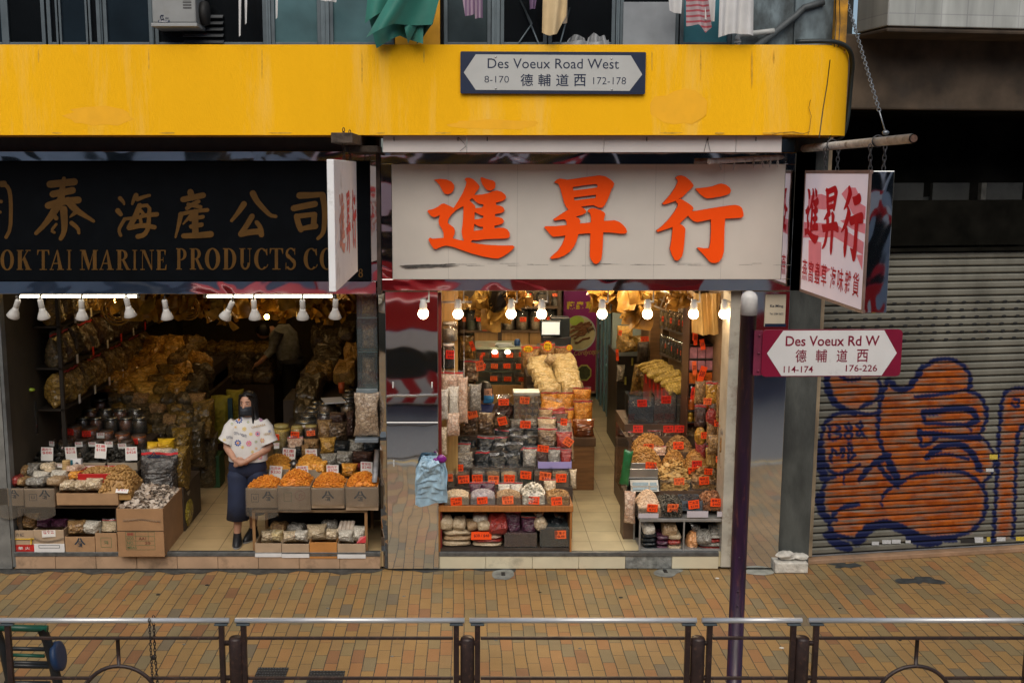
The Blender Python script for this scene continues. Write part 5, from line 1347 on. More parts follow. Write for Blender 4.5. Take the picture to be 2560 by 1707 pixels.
row=[(112,690,186,925,g_pale,'pale pine nuts',(119,723,167,796,'$80')),(190,690,330,905,g_brown,'dark brown seeds',(219,738,329,814,'$36')),(350,680,488,900,g_grey,'grey brown seeds',(355,728,459,804,'$56')),(492,680,630,900,g_beige,'orange beige grains',(510,740,613,822,'$16')),(634,680,800,900,g_pale,'cream nuts',(664,730,769,806,'$18')),(803,680,950,880,g_green,'dark green beans',(824,694,931,771,'$12')),(960,680,1130,880,g_brown,'red brown seeds',(1010,702,1124,788,'$16')),(1136,680,1305,890,g_beige,'beige barley',(1171,722,1278,804,'$140'))]
for i,(a,b,c,d,m,what,cd_)in enumerate(row):
 cx,z_,w,h=slot(*B3((a,b,c,d)),.44)
 mb=MB();openbox(mb,-w/2,0,0,w/2,.17,h)
 o=mb.build('clear_bin',[clear2]);o.location=(cx,.44,z_);tag(o,f'tall clear bin holding {what} in the second row','bin','clear bins of the right shop')
 heap('grain_fill',cx-w/2+.006,cx+w/2-.006,.448,.60,z_+.006,z_+h*.72,.02,m,'bean',.012,60,40+i,f'{what} filling a tall clear bin of the second row',front=True)
 card(*B3(cd_[:4]),.43,f'orange price card on the bin of {what}',cd_[4],tilt=.06 if i==6 else 0)
gd='zip bags of black fungus piled in the middle of the right shop'
gds=[((575,300,722,400),.98),((730,292,865,390),.98),((862,285,1005,385),.98),((562,372,702,470),.88),((718,358,872,450),.88),((866,360,1003,495),.88),((395,368,545,530),.78),((540,440,695,560),.76),((688,432,850,555),.76),((388,515,535,690),.66),((530,535,700,690),.64),((700,540,850,690),.64)]
pos=['on the left of the top row','in the middle of the top row','on the right of the top row','on the left of the second row','in the middle of the second row','on the right of the second row','on the left of the third row','in the middle of the third row','on the right of the third row','on the left of the bottom row','in the middle of the bottom row','on the right of the bottom row']
for i,(b,Y)in enumerate(gds):
 one('zip_bag','stand',i%4,g_dark,(b[0]-8,b[1],b[2]+8,b[3]+40),Y,.15,f'zip bag of black fungus {pos[i]} of the dark pile',RU(-.3,.3),-.25+RU(-.15,.1),RU(-.12,.12),group=gd,seal=clear if i%3 else None)
go='mixed bags on the left display stand'
one('zip_bag','stand',2,g_grey,(850,470,995,670),.64,.14,'zip bag of white and grey slices right of the dark fungus pile',-.1,-.15,group=go)
one('zip_bag','stand',3,g_grey,(100,465,210,600),.72,.14,'small grey bag at the far left below the mushrooms',.1,-.1,group=go)
one('zip_bag','stand',1,g_grey,(205,430,342,590),.72,.14,'grey bag with a red top below the mushrooms',0,-.1,group=go)
one('filled_bag','pillow',1,g_grey,(150,535,372,720),.60,.2,'wide crumpled grey bag above the second row of bins',.1,-.35,group=go)
card(*B3((158,630,268,697)),.585,'orange price card on the wide crumpled grey bag','$68',tilt=-.03)
one('filled_bag','pillow',0,g_dark,(100,370,215,480),.86,.2,'dark bag at the left edge just below the pinkish hanging bags',0,-.2,group=go)
one('filled_bag','pillow',2,g_dark,(205,375,330,470),.84,.2,'dark bag with a red edge below the large mushroom bag',0,-.2,group=go)
gm='bags of dried mushrooms in the right shop'
one('mushroom_bag','pillow',1,g_mush,(225,55,435,395),1.0,.24,'largest bag of dark dried mushrooms at the back left of the stand',.05,-.1,group=gm)
one('mushroom_bag','pillow',2,g_mush,(385,145,580,390),1.02,.22,'bag of dried mushrooms right of the largest mushroom bag',-.1,-.15,group=gm)
one('mushroom_bag','sack',2,g_mush,(555,120,735,320),1.06,.2,'tied bag of dried mushrooms with a tilted price card',.1,-.1,group=gm)
one('mushroom_bag','pillow',3,g_grey,(725,205,870,320),1.05,.2,'bag of grey flower mushrooms under the clear sweet box',0,-.3,group=gm)
one('mushroom_bag','pillow',0,g_grey,(862,200,1005,320),1.05,.2,'bag of grey mushrooms at the right under the clear sweet box',0,-.3,group=gm)
card(*B3((318,82,418,176)),.97,'tilted orange price card on the largest mushroom bag','$138',tilt=-.35,single=True)
card(*B3((618,162,704,244)),1.02,'tilted orange price card on the tied mushroom bag','$118',tilt=-.2)
card(*B3((822,203,926,274)),1.0,'orange price card below the clear sweet box','$98',tilt=.08)
gr_='bags at the right end of the left display stand'
one('zip_bag','stand',0,g_mush,(1002,285,1195,480),.8,.18,'zip bag of brown mushrooms right of the fungus pile',0,-.1,group=gr_)
one('zip_bag','stand',1,g_pale,(1002,180,1185,320),.98,.18,'zip bag of pale beans above the brown mushrooms',0,-.1,group=gr_)
one('zip_bag','stand',2,g_red,(1182,320,1340,490),.74,.16,'zip bag behind the diamond tilted price card',0,-.1,group=gr_)
one('zip_bag','stand',3,g_grey,(1190,220,1330,350),.92,.16,'zip bag of grey pieces above the diamond tilted card',0,-.1,group=gr_)
one('zip_bag','stand',2,g_dkbrown,(1145,130,1300,250),1.05,.16,'zip bag with a red top just left of the orange bags',0,-.1,group=gr_)
one('zip_bag','stand',1,g_beige,(1008,90,1150,210),1.12,.16,'pale zip bag right of the clear sweet box',0,-.1,group=gr_)
card(*B3((1225,362,1318,440)),.71,'diamond tilted orange price card at the right end','$78',tilt=.62)
card(*B3((1218,180,1282,246)),.9,'small orange price card just left of the orange bags','$58',tilt=.1)
lil=pbr('lilac_plastic',(.34,.30,.58),.35,var=.05)
bin_(*B3((1000,604,1328,668)),.56,.16,'lilac plastic tray holding three small zip bags',lil,'plastic_tray','tray')
for i,(b,c,lab)in enumerate((((985,488,1105,650),g_dkbrown,'small dark zip bag on the left of the lilac tray'),((1100,468,1222,650),g_grey,'pale grey zip bag in the middle of the lilac tray'),((1222,480,1332,650),g_red,'small red brown zip bag on the right of the lilac tray'))):
 one('zip_bag','stand',i,c,b,.6,.10,lab,0,group='zip bags in the lilac tray')
card(*B3((991,441,1100,505)),.57,'orange price card above the lilac tray','$26',tilt=.05)
one('zip_bag','pillow',2,g_garlic,(1305,690,1380,880),.5,.1,'narrow pale bag hanging at the right end of the stand',group=gr_)
cx,z_,w,h=bin_(1284,982,1348,1053,1.15,.2,'clear lidded box of golden wrapped sweets',name='sweet_box',cat='box')
mb=MB()
for i in range(4):
 for j in range(4):mb.ball((cx-w/2+w*(i+.5)/4,1.2,z_+h*(j+.5)/4.6),w/9.5,8)
o=mb.build('golden_sweets',[pbr('golden_wrapper',(.42,.27,.10),.35,metal=.4,var=.4,vs=60)]);tag(o,'golden wrapped sweets packed in the clear lidded box','sweets',kind='stuff')
mb=MB();mb.box(cx-w/2-.005,1.145,z_+h-.03,cx+w/2+.005,1.36,z_+h+.006);tag(mb.build('box_lid',[film('frosty_lid',(.42,.44,.42),.5,5,.3)],bevel=.004),'frosted lid on the clear box of golden sweets','lid')
card(1299,992,1323,1009,1.13,'orange price card on the clear sweet box','$6')
one('filled_bag','sack',0,g_dkbrown,(1232,993,1286,1050),1.2,.2,'clear bag of dark pods left of the sweet box',f=lambda b:b)
card(1246,997,1272,1013,1.14,'orange price card on the bag of dark pods','$72',tilt=.04)
gh='bags hanging at the left edge of the right shop'
for i,(b,c,Y,k,lab)in enumerate((((1096,975,1122,1052),g_white,.12,'pillow','hanging bag of white slices nearest the mirror pier'),((1120,968,1148,1055),g_white,.18,'pillow','hanging bag of white slices second from the mirror pier'),((1143,945,1170,1060),g_pink,.26,'pillow','hanging bag of pinkish sticks third from the mirror pier'),((1114,1035,1150,1092),g_pink,.14,'pillow','hanging bag of pinkish rings, lowest of the hanging bags'),((1100,928,1158,985),g_pink,.3,'stand','wide hanging bag with a red top above the white slices'),((1100,1070,1118,1140),g_garlic,.1,'pillow','narrow hanging bag low against the mirror pier'),((1170,962,1204,1030),g_grey,.5,'pillow','hanging bag of grey white knobs beside the shop assistant'),((1160,968,1176,1030),g_mush,.45,'pillow','thin hanging bag of mushrooms left of the grey white knobs'))):
 one('hanging_bag',k,i%4,c,b,Y,.1,lab,RU(-.2,.2),group=gh,f=lambda b:b)
mb=MB()
for b in((1096,1052,1110),(1122,1040,1112),(1146,1050,1125)):
 mb.tube([W(b[0]+14,735,.2),W(b[0]+14,945,.2)],.002,5)
mb.box(W(1100,760,.2).x,.19,2.72,W(1180,760,.2).x,.21,2.74)
tag(mb.build('hanging_rail',[steel]),'thin rail and wires that carry the hanging bags beside the mirror pier','rail')
Yc=2.2
a,b=W(1330,1224,Yc),W(1487,1097,Yc)
ct=empty('counter',((a.x+b.x)/2,Yc+.8,FLZ),'brown wooden counter under the orange bags by the aisle','counter')
mb=MB();mb.box(a.x,Yc,FLZ,b.x,4.6,b.z);part(mb,'body',[wood],ct,bevel=.006)
mb=MB();mb.box(a.x-.01,Yc-.012,W(1400,1115,Yc).z,b.x+.012,4.61,b.z+.012);part(mb,'top',[pbr('dark_counter_top',(.10,.055,.03),.4,var=.3)],ct,bevel=.004)
mb=MB();mb.box(a.x+.02,2.7,b.z+.013,b.x-.06,4.6,b.z+.34);mb.box(a.x+.02,3.85,b.z+.341,b.x-.1,4.6,b.z+.46);part(mb,'riser',[st_m],ct)
def C6(x,y):return 930+x/2.09,700+y/2.09
def B6(b):return(*C6(b[0],b[1]),*C6(b[2],b[3]))
gor='bags of orange dried fish on the wooden counter'
for i,(b,Y,lab)in enumerate((((1052,565,1150,650),2.75,'orange bag at the back right of the counter'),((885,588,972,690),2.65,'orange bag at the back left of the counter'),((965,588,1058,690),2.6,'orange bag in the back middle of the counter'),((1055,632,1157,745),2.4,'tall orange bag at the right edge of the counter'),((870,675,985,770),2.4,'pale topped orange bag at the front left of the counter'),((975,675,1060,780),2.35,'orange bag in the front middle of the counter'))):
 one('orange_bag','stand',i%4,g_orange,(b[0],b[1],b[2],b[3]+8),Y,.22,lab,RU(-.15,.15),-.08,group=gor,f=B6)
one('orange_bag','pillow',1,pbr('dark_amber_sauce',(.20,.05,.01),.3,var=.5,vs=20,coat=1),(1050,735,1168,832),2.22,.2,'dark amber bag at the right front corner of the counter',f=B6)
gn='bags of pale noodles stacked along the wooden counter'
for i,(b,Y,lab)in enumerate((((815,412,945,470),4.2,'farthest'),((815,440,945,500),3.9,'second farthest'),((835,480,955,540),3.6,'middle'),((850,520,965,575),3.3,'second nearest'),((870,550,990,612),3.0,'nearest'))):
 one('noodle_bag','flat',i%4,g_noodle,(b[0],b[1]-4,b[2],b[3]),Y,.26,f'{lab} pale noodle bag of the left column on the counter',RU(-.2,.2),.35,group=gn,f=B6)
for i,(b,Y,lab)in enumerate((((935,400,1068,465),4.2,'farthest'),((945,440,1078,495),3.9,'second farthest'),((955,478,1088,535),3.6,'middle'),((968,510,1095,570),3.3,'second nearest'),((995,545,1110,610),3.0,'nearest'))):
 one('noodle_bag','flat',(i+2)%4,g_noodle,(b[0],b[1]-4,b[2],b[3]),Y,.26,f'{lab} pale noodle bag of the right column on the counter',RU(-.2,.2),.35,group=gn,f=B6)
one('noodle_bag','pillow',1,g_garlic,(895,385,945,440),3.9,.15,'small pink and white bag lying across the noodle bags',0,.4,.5,f=B6)
for i,(b,lab)in enumerate((((780,345,880,490),'left'),((880,335,960,430),'middle'),((955,350,1050,430),'right'))):
 one('tall_bag','stand',i,g_tan,b,4.5,.3,f'tall bag of brown noodles on the {lab} behind the pale noodle bags',group='tall bags of brown noodles',f=B6)
ycard=pbr('yellow_star_card',(.85,.62,.02),.5,var=.05)
for i,(b,lab)in enumerate((((783,338,848,382),'left'),((890,314,946,376),'middle'),((1012,335,1050,372),'right'))):
 cx,z_,w,h=slot(*B6(b),4.4)
 rt=empty('star_card',(cx,4.4,z_+h/2),f'yellow starburst price card on the {lab} tall brown noodle bag','price card','yellow starburst cards')
 for s_,m_,yy in((1,red_card,4.4),(.84,ycard,4.397)):
  mb=MB();pts=[(cx+w/2*s_*(1 if k%2==0 else .78)*cos(k*pi/14),z_+h/2+h/2*s_*(1 if k%2==0 else .78)*sin(k*pi/14))for k in range(28)]
  mb.add([(x,yy,z)for x,z in pts],[tuple(range(28))],0)
  if s_<1:
   text(mb,'特價',(cx-w*.25,4.394,z_+h*.5),(w*.5,0,0),(0,0,h*.24),1,.01);text(mb,'$18',(cx-w*.25,4.394,z_+h*.22),(w*.5,0,0),(0,0,h*.22),1,.01)
  part(mb,'star' if s_<1 else 'star_border',[m_,card_ink],rt)
bulb_m=lamp_mat('warm_bulb',(1.0,.66,.36),34)
white_pl=pbr('white_plastic',(.70,.69,.66),.4,var=.05)
def bulb_lamp(px,py,Y,label,group,r=None):
 c=W(px,py,Y);r=r or .05
 rt=empty('bulb_lamp',(c.x,c.y,c.z),label,'lamp',group)
 mb=MB();mb.ball(c,r,16);part(mb,'bulb',[bulb_m],rt)
 mb=MB();mb.lathe([(.030,r-.012),(.036,r-.002),(.036,r+.05),(.028,r+.06),(.028,r+.095),(.001,r+.1)],14,0,MT(c));part(mb,'socket',[white_pl],rt)
 z=c.z+r+.075
 mb=MB();mb.box(c.x+.028,c.y-.012,z-.01,c.x+.062,c.y+.012,z+.006);mb.box(c.x+.050,c.y-.0119,z+.0061,c.x+.0621,c.y+.0119,z+.11);mb.box(c.x-.03,c.y-.0118,z+.1101,c.x+.062,c.y+.0118,z+.125);part(mb,'bracket',[white_pl],rt,bevel=.002)
for i,(dx,lab)in enumerate(((972,'lit round bulb on a white bracket before the mirror pier, first from the left'),(1052,'lit round bulb on a white bracket, second from the left in the right shop'),(1174,'lit round bulb on a white bracket, third from the left in the right shop'),(1244,'lit round bulb on a white bracket, fourth from the left, above the screen'),(1383,'lit round bulb on a white bracket beside the magenta poster'),(1487,'lit round bulb on a white bracket below the hanging golden fish maw'),(1593,'lit round bulb on a white bracket second from the right, over packaged goods'),(1663,'lit round bulb on a white bracket nearest the purple pole cap'))):
 bulb_lamp(dx*1.0884,785,-.07 if i==0 else .06,lab,'lit bulbs over the right shop opening')
for i,(x,y,lab)in enumerate(((.9,1.3,'front left'),(1.9,1.5,'front right'),(.7,3.6,'middle left'),(1.9,3.6,'middle right'),(1.1,5.9,'rear'))):  # unseen ceiling tubes added to brighten the right shop interior
 rt=empty('added_ceiling_tube',(x,y,3.06),f'added unseen warm white fill tube, {lab}, above the goods of the right shop','lamp','added fill tubes of the right shop')
 mb=MB();mb.tube([(x-.55,y,3.045),(x+.55,y,3.045)],.02,10);part(mb,'tube',[lamp_mat('added_tube_glow',(1.0,.76,.46),88)],rt)
 mb=MB();mb.box(x-.6,y-.04,3.066,x+.6,y+.04,3.098);part(mb,'batten',[white_pl],rt)
mb=MB();mb.box(RX0-.3,.02,OPZ+.021,RX1,.16,OPZ+.05);part(mb,'opening_lintel',[steel],bld,bevel=.003)
def C4(x,y):return 1540+x/3.563,960+y/3.563
def B4(b):return(*C4(b[0],b[1]),*C4(b[2],b[3]))
bx0,bx1=W(1598,1290,.04).x,W(1815,1290,.04).x
SB=empty('display_stand',((bx0+bx1)/2,.4,FLZ),'glass fronted stepped display stand on the right side of the right shop','display stand')
zB=W(1700,C4(0,1195)[1],.04).z
grey_m=pbr('grey_stand_metal',(.30,.30,.29),.4,metal=.4,var=.2)
mb=MB();mb.box(bx0,.02,zB-.03,bx1,.4,zB);mb.box(bx0+.02,.03,FLZ+.001,bx1,.4,FLZ+.02);part(mb,'shelf',[grey_m],SB,bevel=.003)
mb=MB()
xm=W(1708,1300,.04).x
for x in(bx0,xm,bx1-.016):mb.box(x,.021,FLZ,x+.016,.04,zB-.031)
mb.box(bx0,.38,FLZ,bx0+.016,.4,zB-.031)
part(mb,'post',[grey_m],SB,bevel=.002)
mb=MB();mb.box(bx0+.02,.40,FLZ+.02,bx1,.41,zB-.031);part(mb,'back_panel',[st_m],SB)
mb=MB()
for a,b,py,y0,y1 in((1560,1822,C4(0,955)[1],.4,.62),(1562,1822,C4(0,770)[1],.62,.86),(1562,1822,C4(0,612)[1],.86,1.1),(1562,1822,C4(0,470)[1],1.1,1.34),(1562,1822,C4(0,358)[1],1.34,2.1)):
 p,q=W(a,py,y0),W(b,py,y0);mb.box(p.x,y0,FLZ+.001,min(q.x,RX1-.005),y1-.001,p.z)
part(mb,'riser',[pbr('brown_stand_riser',(.09,.055,.035),.5,var=.3)],SB)
mb=MB();p,q=W(1566,C4(0,490)[1],1.08),W(1566,C4(0,360)[1],1.3)
p=W(1562,1200,.62);mb.box(p.x-.006,.42,zB+.05,p.x-.001,1.34,W(1562,1060,1.3).z+.02)
part(mb,'glass_side',[clear2],SB)
gB='flat bags stacked on the low shelf of the right stand'
stack(*B4((238,1340,372,1490)),.06,.28,4,[(g_dark,'flat blue black bag')],gB,'leftmost right-stand stack')
stack(*B4((360,1355,475,1490)),.07,.28,3,[(g_purple,'flat purple bag')],gB,'middle right-stand stack')
stack(*B4((465,1350,592,1490)),.06,.28,3,[(g_pale,'flat bag of pale seeds'),(g_red,'flat bag of red seeds'),(g_pale,'flat bag of pale seeds')],gB,'third right-stand stack')
stack(*B4((740,1350,970,1490)),.06,.28,4,[(g_red,'flat bag with a red edge'),(g_grey,'flat bag of grey slices')],gB,'rightmost right-stand stack')
gb2='plump bags on the low shelf of the right stand'
one('filled_bag','flat',1,g_white,(242,1255,355,1345),.08,.2,'white bag on top of the blue black stack',0,.2,f=B4,group=gb2)
one('filled_bag','flat',2,g_beige,(412,1235,550,1355),.1,.2,'beige grain bag on top of the middle stacks',0,.4,f=B4,group=gb2)
one('filled_bag','sack',3,pbr('peach_snack',(.62,.30,.12),.5,var=.4,vs=30,coat=.8),(620,1280,735,1490),.07,.2,'peach coloured snack bag standing in the right bay',0,0,.2,f=B4,group=gb2)
one('filled_bag','flat',0,g_grey,(840,1290,955,1360),.12,.2,'grey bag with a red edge topping the rightmost stack',0,.3,f=B4,group=gb2)
one('filled_bag','flat',3,g_grey,(720,1340,860,1420),.03,.2,'grey mushroom bag lying beside the peach snack bag',0,.3,f=B4,group=gb2)
HB='heaps on the right stand'
def hbin(b,Y,d,m,kd,s,n,seed,hh,what,fillf=.6,binmat=None,glass=True):
 cx,z_,w,h=slot(*B4(b),Y)
 if glass:bin_(*B4(b),Y,d,f'clear tray of {what} on the right stand',binmat,'clear_tray','tray','clear trays of the right stand')
 heap(what.replace(' ','_')+'_heap',cx-w/2+.007,cx+w/2-.007,Y+.008,Y+d-.007,z_+.006,z_+h*fillf,hh,m,kd,s,n,seed,f'heap of {what} on the right stand',front=glass)
hbin((192,1090,405,1190),.05,.3,chip('pale_shrimp_skin',(.62,.42,.26),(.80,.62,.44)),'nut',.016,420,61,.15,'pale dried shrimp',.8)
hbin((398,1070,588,1190),.05,.3,c_strip,'strip',.06,320,62,.07,'dark root strips',.7)
hbin((585,1040,770,1125),.12,.24,c_dk,'chunk',.022,180,63,.05,'black pods',.7,pbr('grey_blue_tub',(.10,.125,.15),.35,var=.1))
hbin((768,1050,990,1130),.10,.26,c_chunk,'chunk',.04,170,64,.10,'brown herb chunks',.6)
card(*B4((275,1068,368,1136)),.035,'orange price card before the pale dried shrimp','$70')
card(*B4((454,1065,553,1136)),.035,'orange price card before the dark root strips','$60')
card(*B4((646,1034,746,1108)),.1,'orange price card on the grey tub of black pods','$238',tilt=-.08)
card(*B4((837,1018,936,1090)),.08,'orange price card before the brown herb chunks','$480')
wl=pbr('pale_label_strip',(.52,.48,.52),.5,var=.1)
for i,(b,lab)in enumerate((((632,1130,820,1186),'long pale label strip under the black pods'),((900,1134,970,1180),'short pale label strip under the brown herb chunks'),((200,1150,378,1192),'white label strip under the pale dried shrimp'))):
 cx,z_,w,h=slot(*B4(b),.012);mb=MB();mb.box(cx-w/2,.010,z_,cx+w/2,.014,z_+h);tag(mb.build('label_strip',[wl]),lab,'label')
cx,z_,w,h=slot(*B4((108,765,392,955)),.36)
scl=empty('weighing_scale',(cx,.45,z_),'steel weighing scale with a display panel at the aisle end of the stand','weighing scale')
mb=MB();mb.box(cx-w*.42,.36,z_,cx+w*.46,.62,z_+.06)
mb.add([(cx-w*.42,.345,z_+.004),(cx+w*.46,.345,z_+.004),(cx+w*.46,.42,z_+h*.46),(cx-w*.42,.42,z_+h*.46),(cx+w*.46,.60,z_+h*.46),(cx-w*.42,.60,z_+h*.46),(cx-w*.42,.60,z_),(cx+w*.46,.60,z_)],[(0,1,2,3),(3,2,4,5),(5,4,7,6),(0,3,5,6),(1,7,4,2)],0)
part(mb,'housing',[pbr('cream_scale_case',(.50,.48,.42),.4,var=.1)],scl)
mb=MB();O=V3((cx-w*.36,.3445,z_+h*.09));U=V3((w*.5,0,0));V=V3((0,.05,h*.3))
for o_,f_ in((0,1),(.58,.42)):
 o2=O+V3((w*.76*0+o_*w*.95,-.002,0));mb.add([o2,o2+U*f_,o2+U*f_+V,o2+V],[(0,1,2,3)],0)
part(mb,'display_panel',[pbr('blue_grey_lcd',(.16,.24,.28),.2,var=.2,vs=60)],scl)
mb=MB();openbox(mb,cx-w*.5,.42,z_+h*.55,cx+w*.46,.66,z_+h*.98,.006);part(mb,'pan',[pbr('dull_steel_pan',(.48,.48,.47),.28,metal=.9,var=.15)],scl,bevel=.004)
hbin((385,850,665,962),.44,.26,c_flake,'flake',.06,230,65,.20,'golden dried flakes',.7)
hbin((668,850,905,945),.46,.24,c_nut,'flake',.05,160,66,.15,'brown dried flakes',.5)
card(*B4((517,836,611,898)),.43,'orange price card on the golden dried flakes','$128')
card(*B4((740,824,832,894)),.44,'orange price card before the brown dried flakes','$338')
hbin((120,715,425,770),.66,.24,c_gold,'nut',.028,330,67,.20,'large golden scallops',.3,glass=False)
hbin((428,720,640,768),.66,.24,c_gold,'nut',.022,260,68,.17,'small golden scallops',.3,glass=False)
hbin((622,725,835,768),.68,.24,c_gold,'nut',.020,300,69,.18,'fine golden scallops',.3,glass=False)
card(*B4((261,694,356,763)),.64,'orange price card before the large golden scallops','$1280')
card(*B4((484,697,573,761)),.64,'orange price card before the small golden scallops','$260')
card(*B4((674,682,765,746)),.645,'red price card before the fine golden scallops','$380','red')
card(*B4((646,737,748,796)),.60,'orange price card just below the red one','$340',tilt=-.06)
hbin((150,560,458,612),.90,.22,c_gold,'nut',.026,280,70,.16,'golden conch pieces',.3,glass=False)
hbin((458,565,695,612),.90,.22,chip('dull_brown_conch',(.20,.10,.03),(.40,.22,.07)),'nut',.026,230,71,.14,'dull brown conch pieces',.3,glass=False)
card(*B4((244,529,333,593)),.88,'orange price card before the golden conch pieces','$228')
card(*B4((511,514,603,578)),.88,'orange price card before the dull brown conch pieces','$180')
gz='small zip bags on the right stand'
for i,(b,c,Y,lab)in enumerate((((335,560,458,650),g_pink,.84,'small pinkish zip bag between the two golden heaps'),((118,430,240,520),g_dkbrown,1.08,'small dark zip bag at the aisle end under the bins'),((290,420,420,510),g_dkbrown,1.1,'second small dark zip bag under the bins'),((425,430,600,520),g_dkbrown,1.1,'zip bag under the two middle red cards'),((605,345,745,540),g_tan,1.12,'tall clear bag of brown pieces right of the red cards'))):
 one('zip_bag','stand',i%4,c,b,Y,.14,lab,0,-.1,group=gz,f=B4)
for i,(b,lab)in enumerate((((152,368,240,431),'red price card at the aisle end under the bins'),((424,368,512,431),'left one of two adjoining red price cards under the bins'),((518,368,607,431),'right one of two adjoining red price cards under the bins'))):
 card(*B4(b),1.06,lab,['$38','$48','$98'][i],'red')
for i,(b,m,c,lab)in enumerate((((108,110,332,356),g_blue,'$298','blue black pods'),((335,100,530,360),g_dkbrown,'$228','dark brown dates'),((536,100,705,360),chip('olive_pods',(.035,.028,.01),(.10,.07,.02)),'$88','olive brown pods'))):
 cx,z_,w,h=slot(*B4(b),1.36)
 mb=MB();openbox(mb,-w/2,0,0,w/2,.3,h);o=mb.build('clear_bin',[clear2]);o.location=(cx,1.36,z_);tag(o,f'large clear bin of {lab} on top of the right stand','bin','large clear bins of the right stand')
 heap('pod_fill',cx-w/2+.006,cx+w/2-.006,1.368,1.65,z_+.006,z_+h*.66,.02,m,'bean',.028,110,80+i,f'{lab} filling a large clear bin',front=True)
for b,lab,c in(((191,137,276,201),'red price card on the bin of blue black pods','$298'),((401,104,489,171),'red price card on the bin of dark brown dates','$228'),((579,102,646,164),'red price card on the bin of olive brown pods','$88')):
 card(*B4(b),1.35,lab,c,'red')
def C7(x,y):return 1480+x/5.2278,720+y/5.2278
def B7(b):return(*C7(b[0],b[1]),*C7(b[2],b[3]))
mslab=grain('golden_fish_slab',(.36,.24,.035),(.60,.44,.10),26,0,.5,(1.4,.5,1.4),gap=.2)
r5=random.Random(77)
gsl='golden dried fish slabs piled on the red striped box'
for i in range(11):
 t=i/10
 p=W(1625+85*t+r5.uniform(-5,5),918+58*t,2.9-1.15*t)
 bag('fish_slab','flat',i%4,mslab,(p.x,p.y,p.z),(.34,.22,.075),f'golden dried fish slab, {ORD[i]} from the back of the sloping pile','dried fish',gsl,r5.uniform(-.5,.1),r5.uniform(-.1,.3),-.25)
a,b=W(1608,1000,1.75),W(1722,1000,1.75)
bxm=pbr('striped_red_box',(.22,.03,.02),.5,var=.5,vs=9,stretch=(6,6,.2))
mb=MB()
top=[W(1610,912,2.9),W(1660,912,2.9),W(1722,985,1.72),W(1672,985,1.72)]
bot=[V3((p.x,p.y,.5))for p in top]
mb.add(top+bot,[(0,1,2,3),(3,2,6,7),(0,3,7,4),(1,5,6,2),(0,4,5,1)],0)
tag(mb.build('slab_box',[bxm]),'dark box with red stripes that carries the pile of golden fish slabs','box')
for i in range(6):
 q=top[0].lerp(top[3],(i+.5)/6.2);q2=top[0].lerp(top[3],(i+.95)/6.2)
 mb=MB();n_=V3((-.006,-.002,0));hh=.17
 mb.add([q+n_+V3((0,0,-.02-hh)),q2+n_+V3((0,0,-.02-hh)),q2+n_+V3((0,0,-.02)),q+n_+V3((0,0,-.02))],[(0,1,2,3),(3,2,1,0)],0)
 tag(mb.build('price_card',[red_card]),f'red price card on the slab box side, {ORD[i]} from the back','price card','red cards on the slab box')
cab=empty('wood_cabinet',(2.35,4.2,FLZ),'tall dark cabinet with tan wooden post behind the fish slabs','cabinet')
p0,p1=W(1542,1000,4.2),W(1620,1000,4.2)
mb=MB();mb.box(p0.x,4.2,FLZ,p1.x,5.2,W(1580,890,4.2).z);part(mb,'lower_body',[pbr('black_cabinet',(.014,.014,.013),.4,var=.4)],cab,bevel=.004)
q0,q1=W(1545,900,4.3),W(1622,760,4.3)
mb=MB();mb.box(q0.x,4.9,q0.z,q1.x,5.0,2.95);part(mb,'back_board',[pbr('grey_green_board',(.20,.25,.24),.5,var=.1)],cab)
w0,w1=W(1624,900,3.6),W(1650,900,3.6)
mb=MB();mb.box(w0.x,3.6,FLZ,w1.x,3.75,3.0);part(mb,'post',[pbr('tan_post',(.20,.11,.045),.5,var=.25,vs=4,stretch=(1,1,8))],cab,bevel=.004)
mb=MB();z=W(1580,828,4.25).z;mb.box(W(1578,828,4.85).x,4.86,z,W(1625,828,4.85).x,4.895,z+.1);part(mb,'red_band',[pbr('red_band',(.25,.012,.02),.5)],cab)
gfm='fish maw pieces hanging and standing at the back right'
for i,(b,Y,lab)in enumerate((((340,510,560,700),3.9,'curly golden fish maw on top of the black cabinet'),((345,620,500,860),3.7,'rounded fish maw at the left on the black cabinet'),((400,690,560,860),3.6,'brown cupped fish maw in the middle on the black cabinet'),((545,640,680,850),3.8,'pale cupped fish maw at the right on the black cabinet'))):
 one('fish_maw','pillow',i,g_darkmaw if i else g_maw,b,Y,.3,lab,.2*i,group=gfm,f=B7,cat='dried fish')
for i,(b,Y,m,lab)in enumerate((((600,720,760,1000),3.5,grain('dark_root_bundle',(.02,.014,.010),(.07,.05,.035),30,.2,.4,(3,3,.4)),'bundle of dark roots beside the tan post'),((510,1010,660,1420),3.0,g_darkmaw,'tall golden dried fish leaning left behind the bins'),((660,1140,790,1420),2.9,g_darkmaw,'tall golden dried fish leaning right behind the bins'),((330,1020,440,1240),4.1,g_grey,'clear bag of white pieces in front of the black cabinet'))):
 one('dried_bundle','pillow',i,m,b,Y,.2,lab,0,0,.12 if i==1 else(-.12 if i==2 else 0),f=B7,cat='dried fish' if i in(1,2)else 'dried goods')
gc='orange cards at the back right of the right shop'
for b,Y,t,lab in(((640,632,740,698),3.4,-.08,'orange price card above the bundle of dark roots'),((340,550,385,620),3.5,.1,'orange price card at the left edge of the curly fish maw'),((315,800,352,950),3.5,-.1,'narrow orange card on the aisle edge of the black cabinet')):
 card(*B7(b),Y,lab,'$78',tilt=t,group=gc)
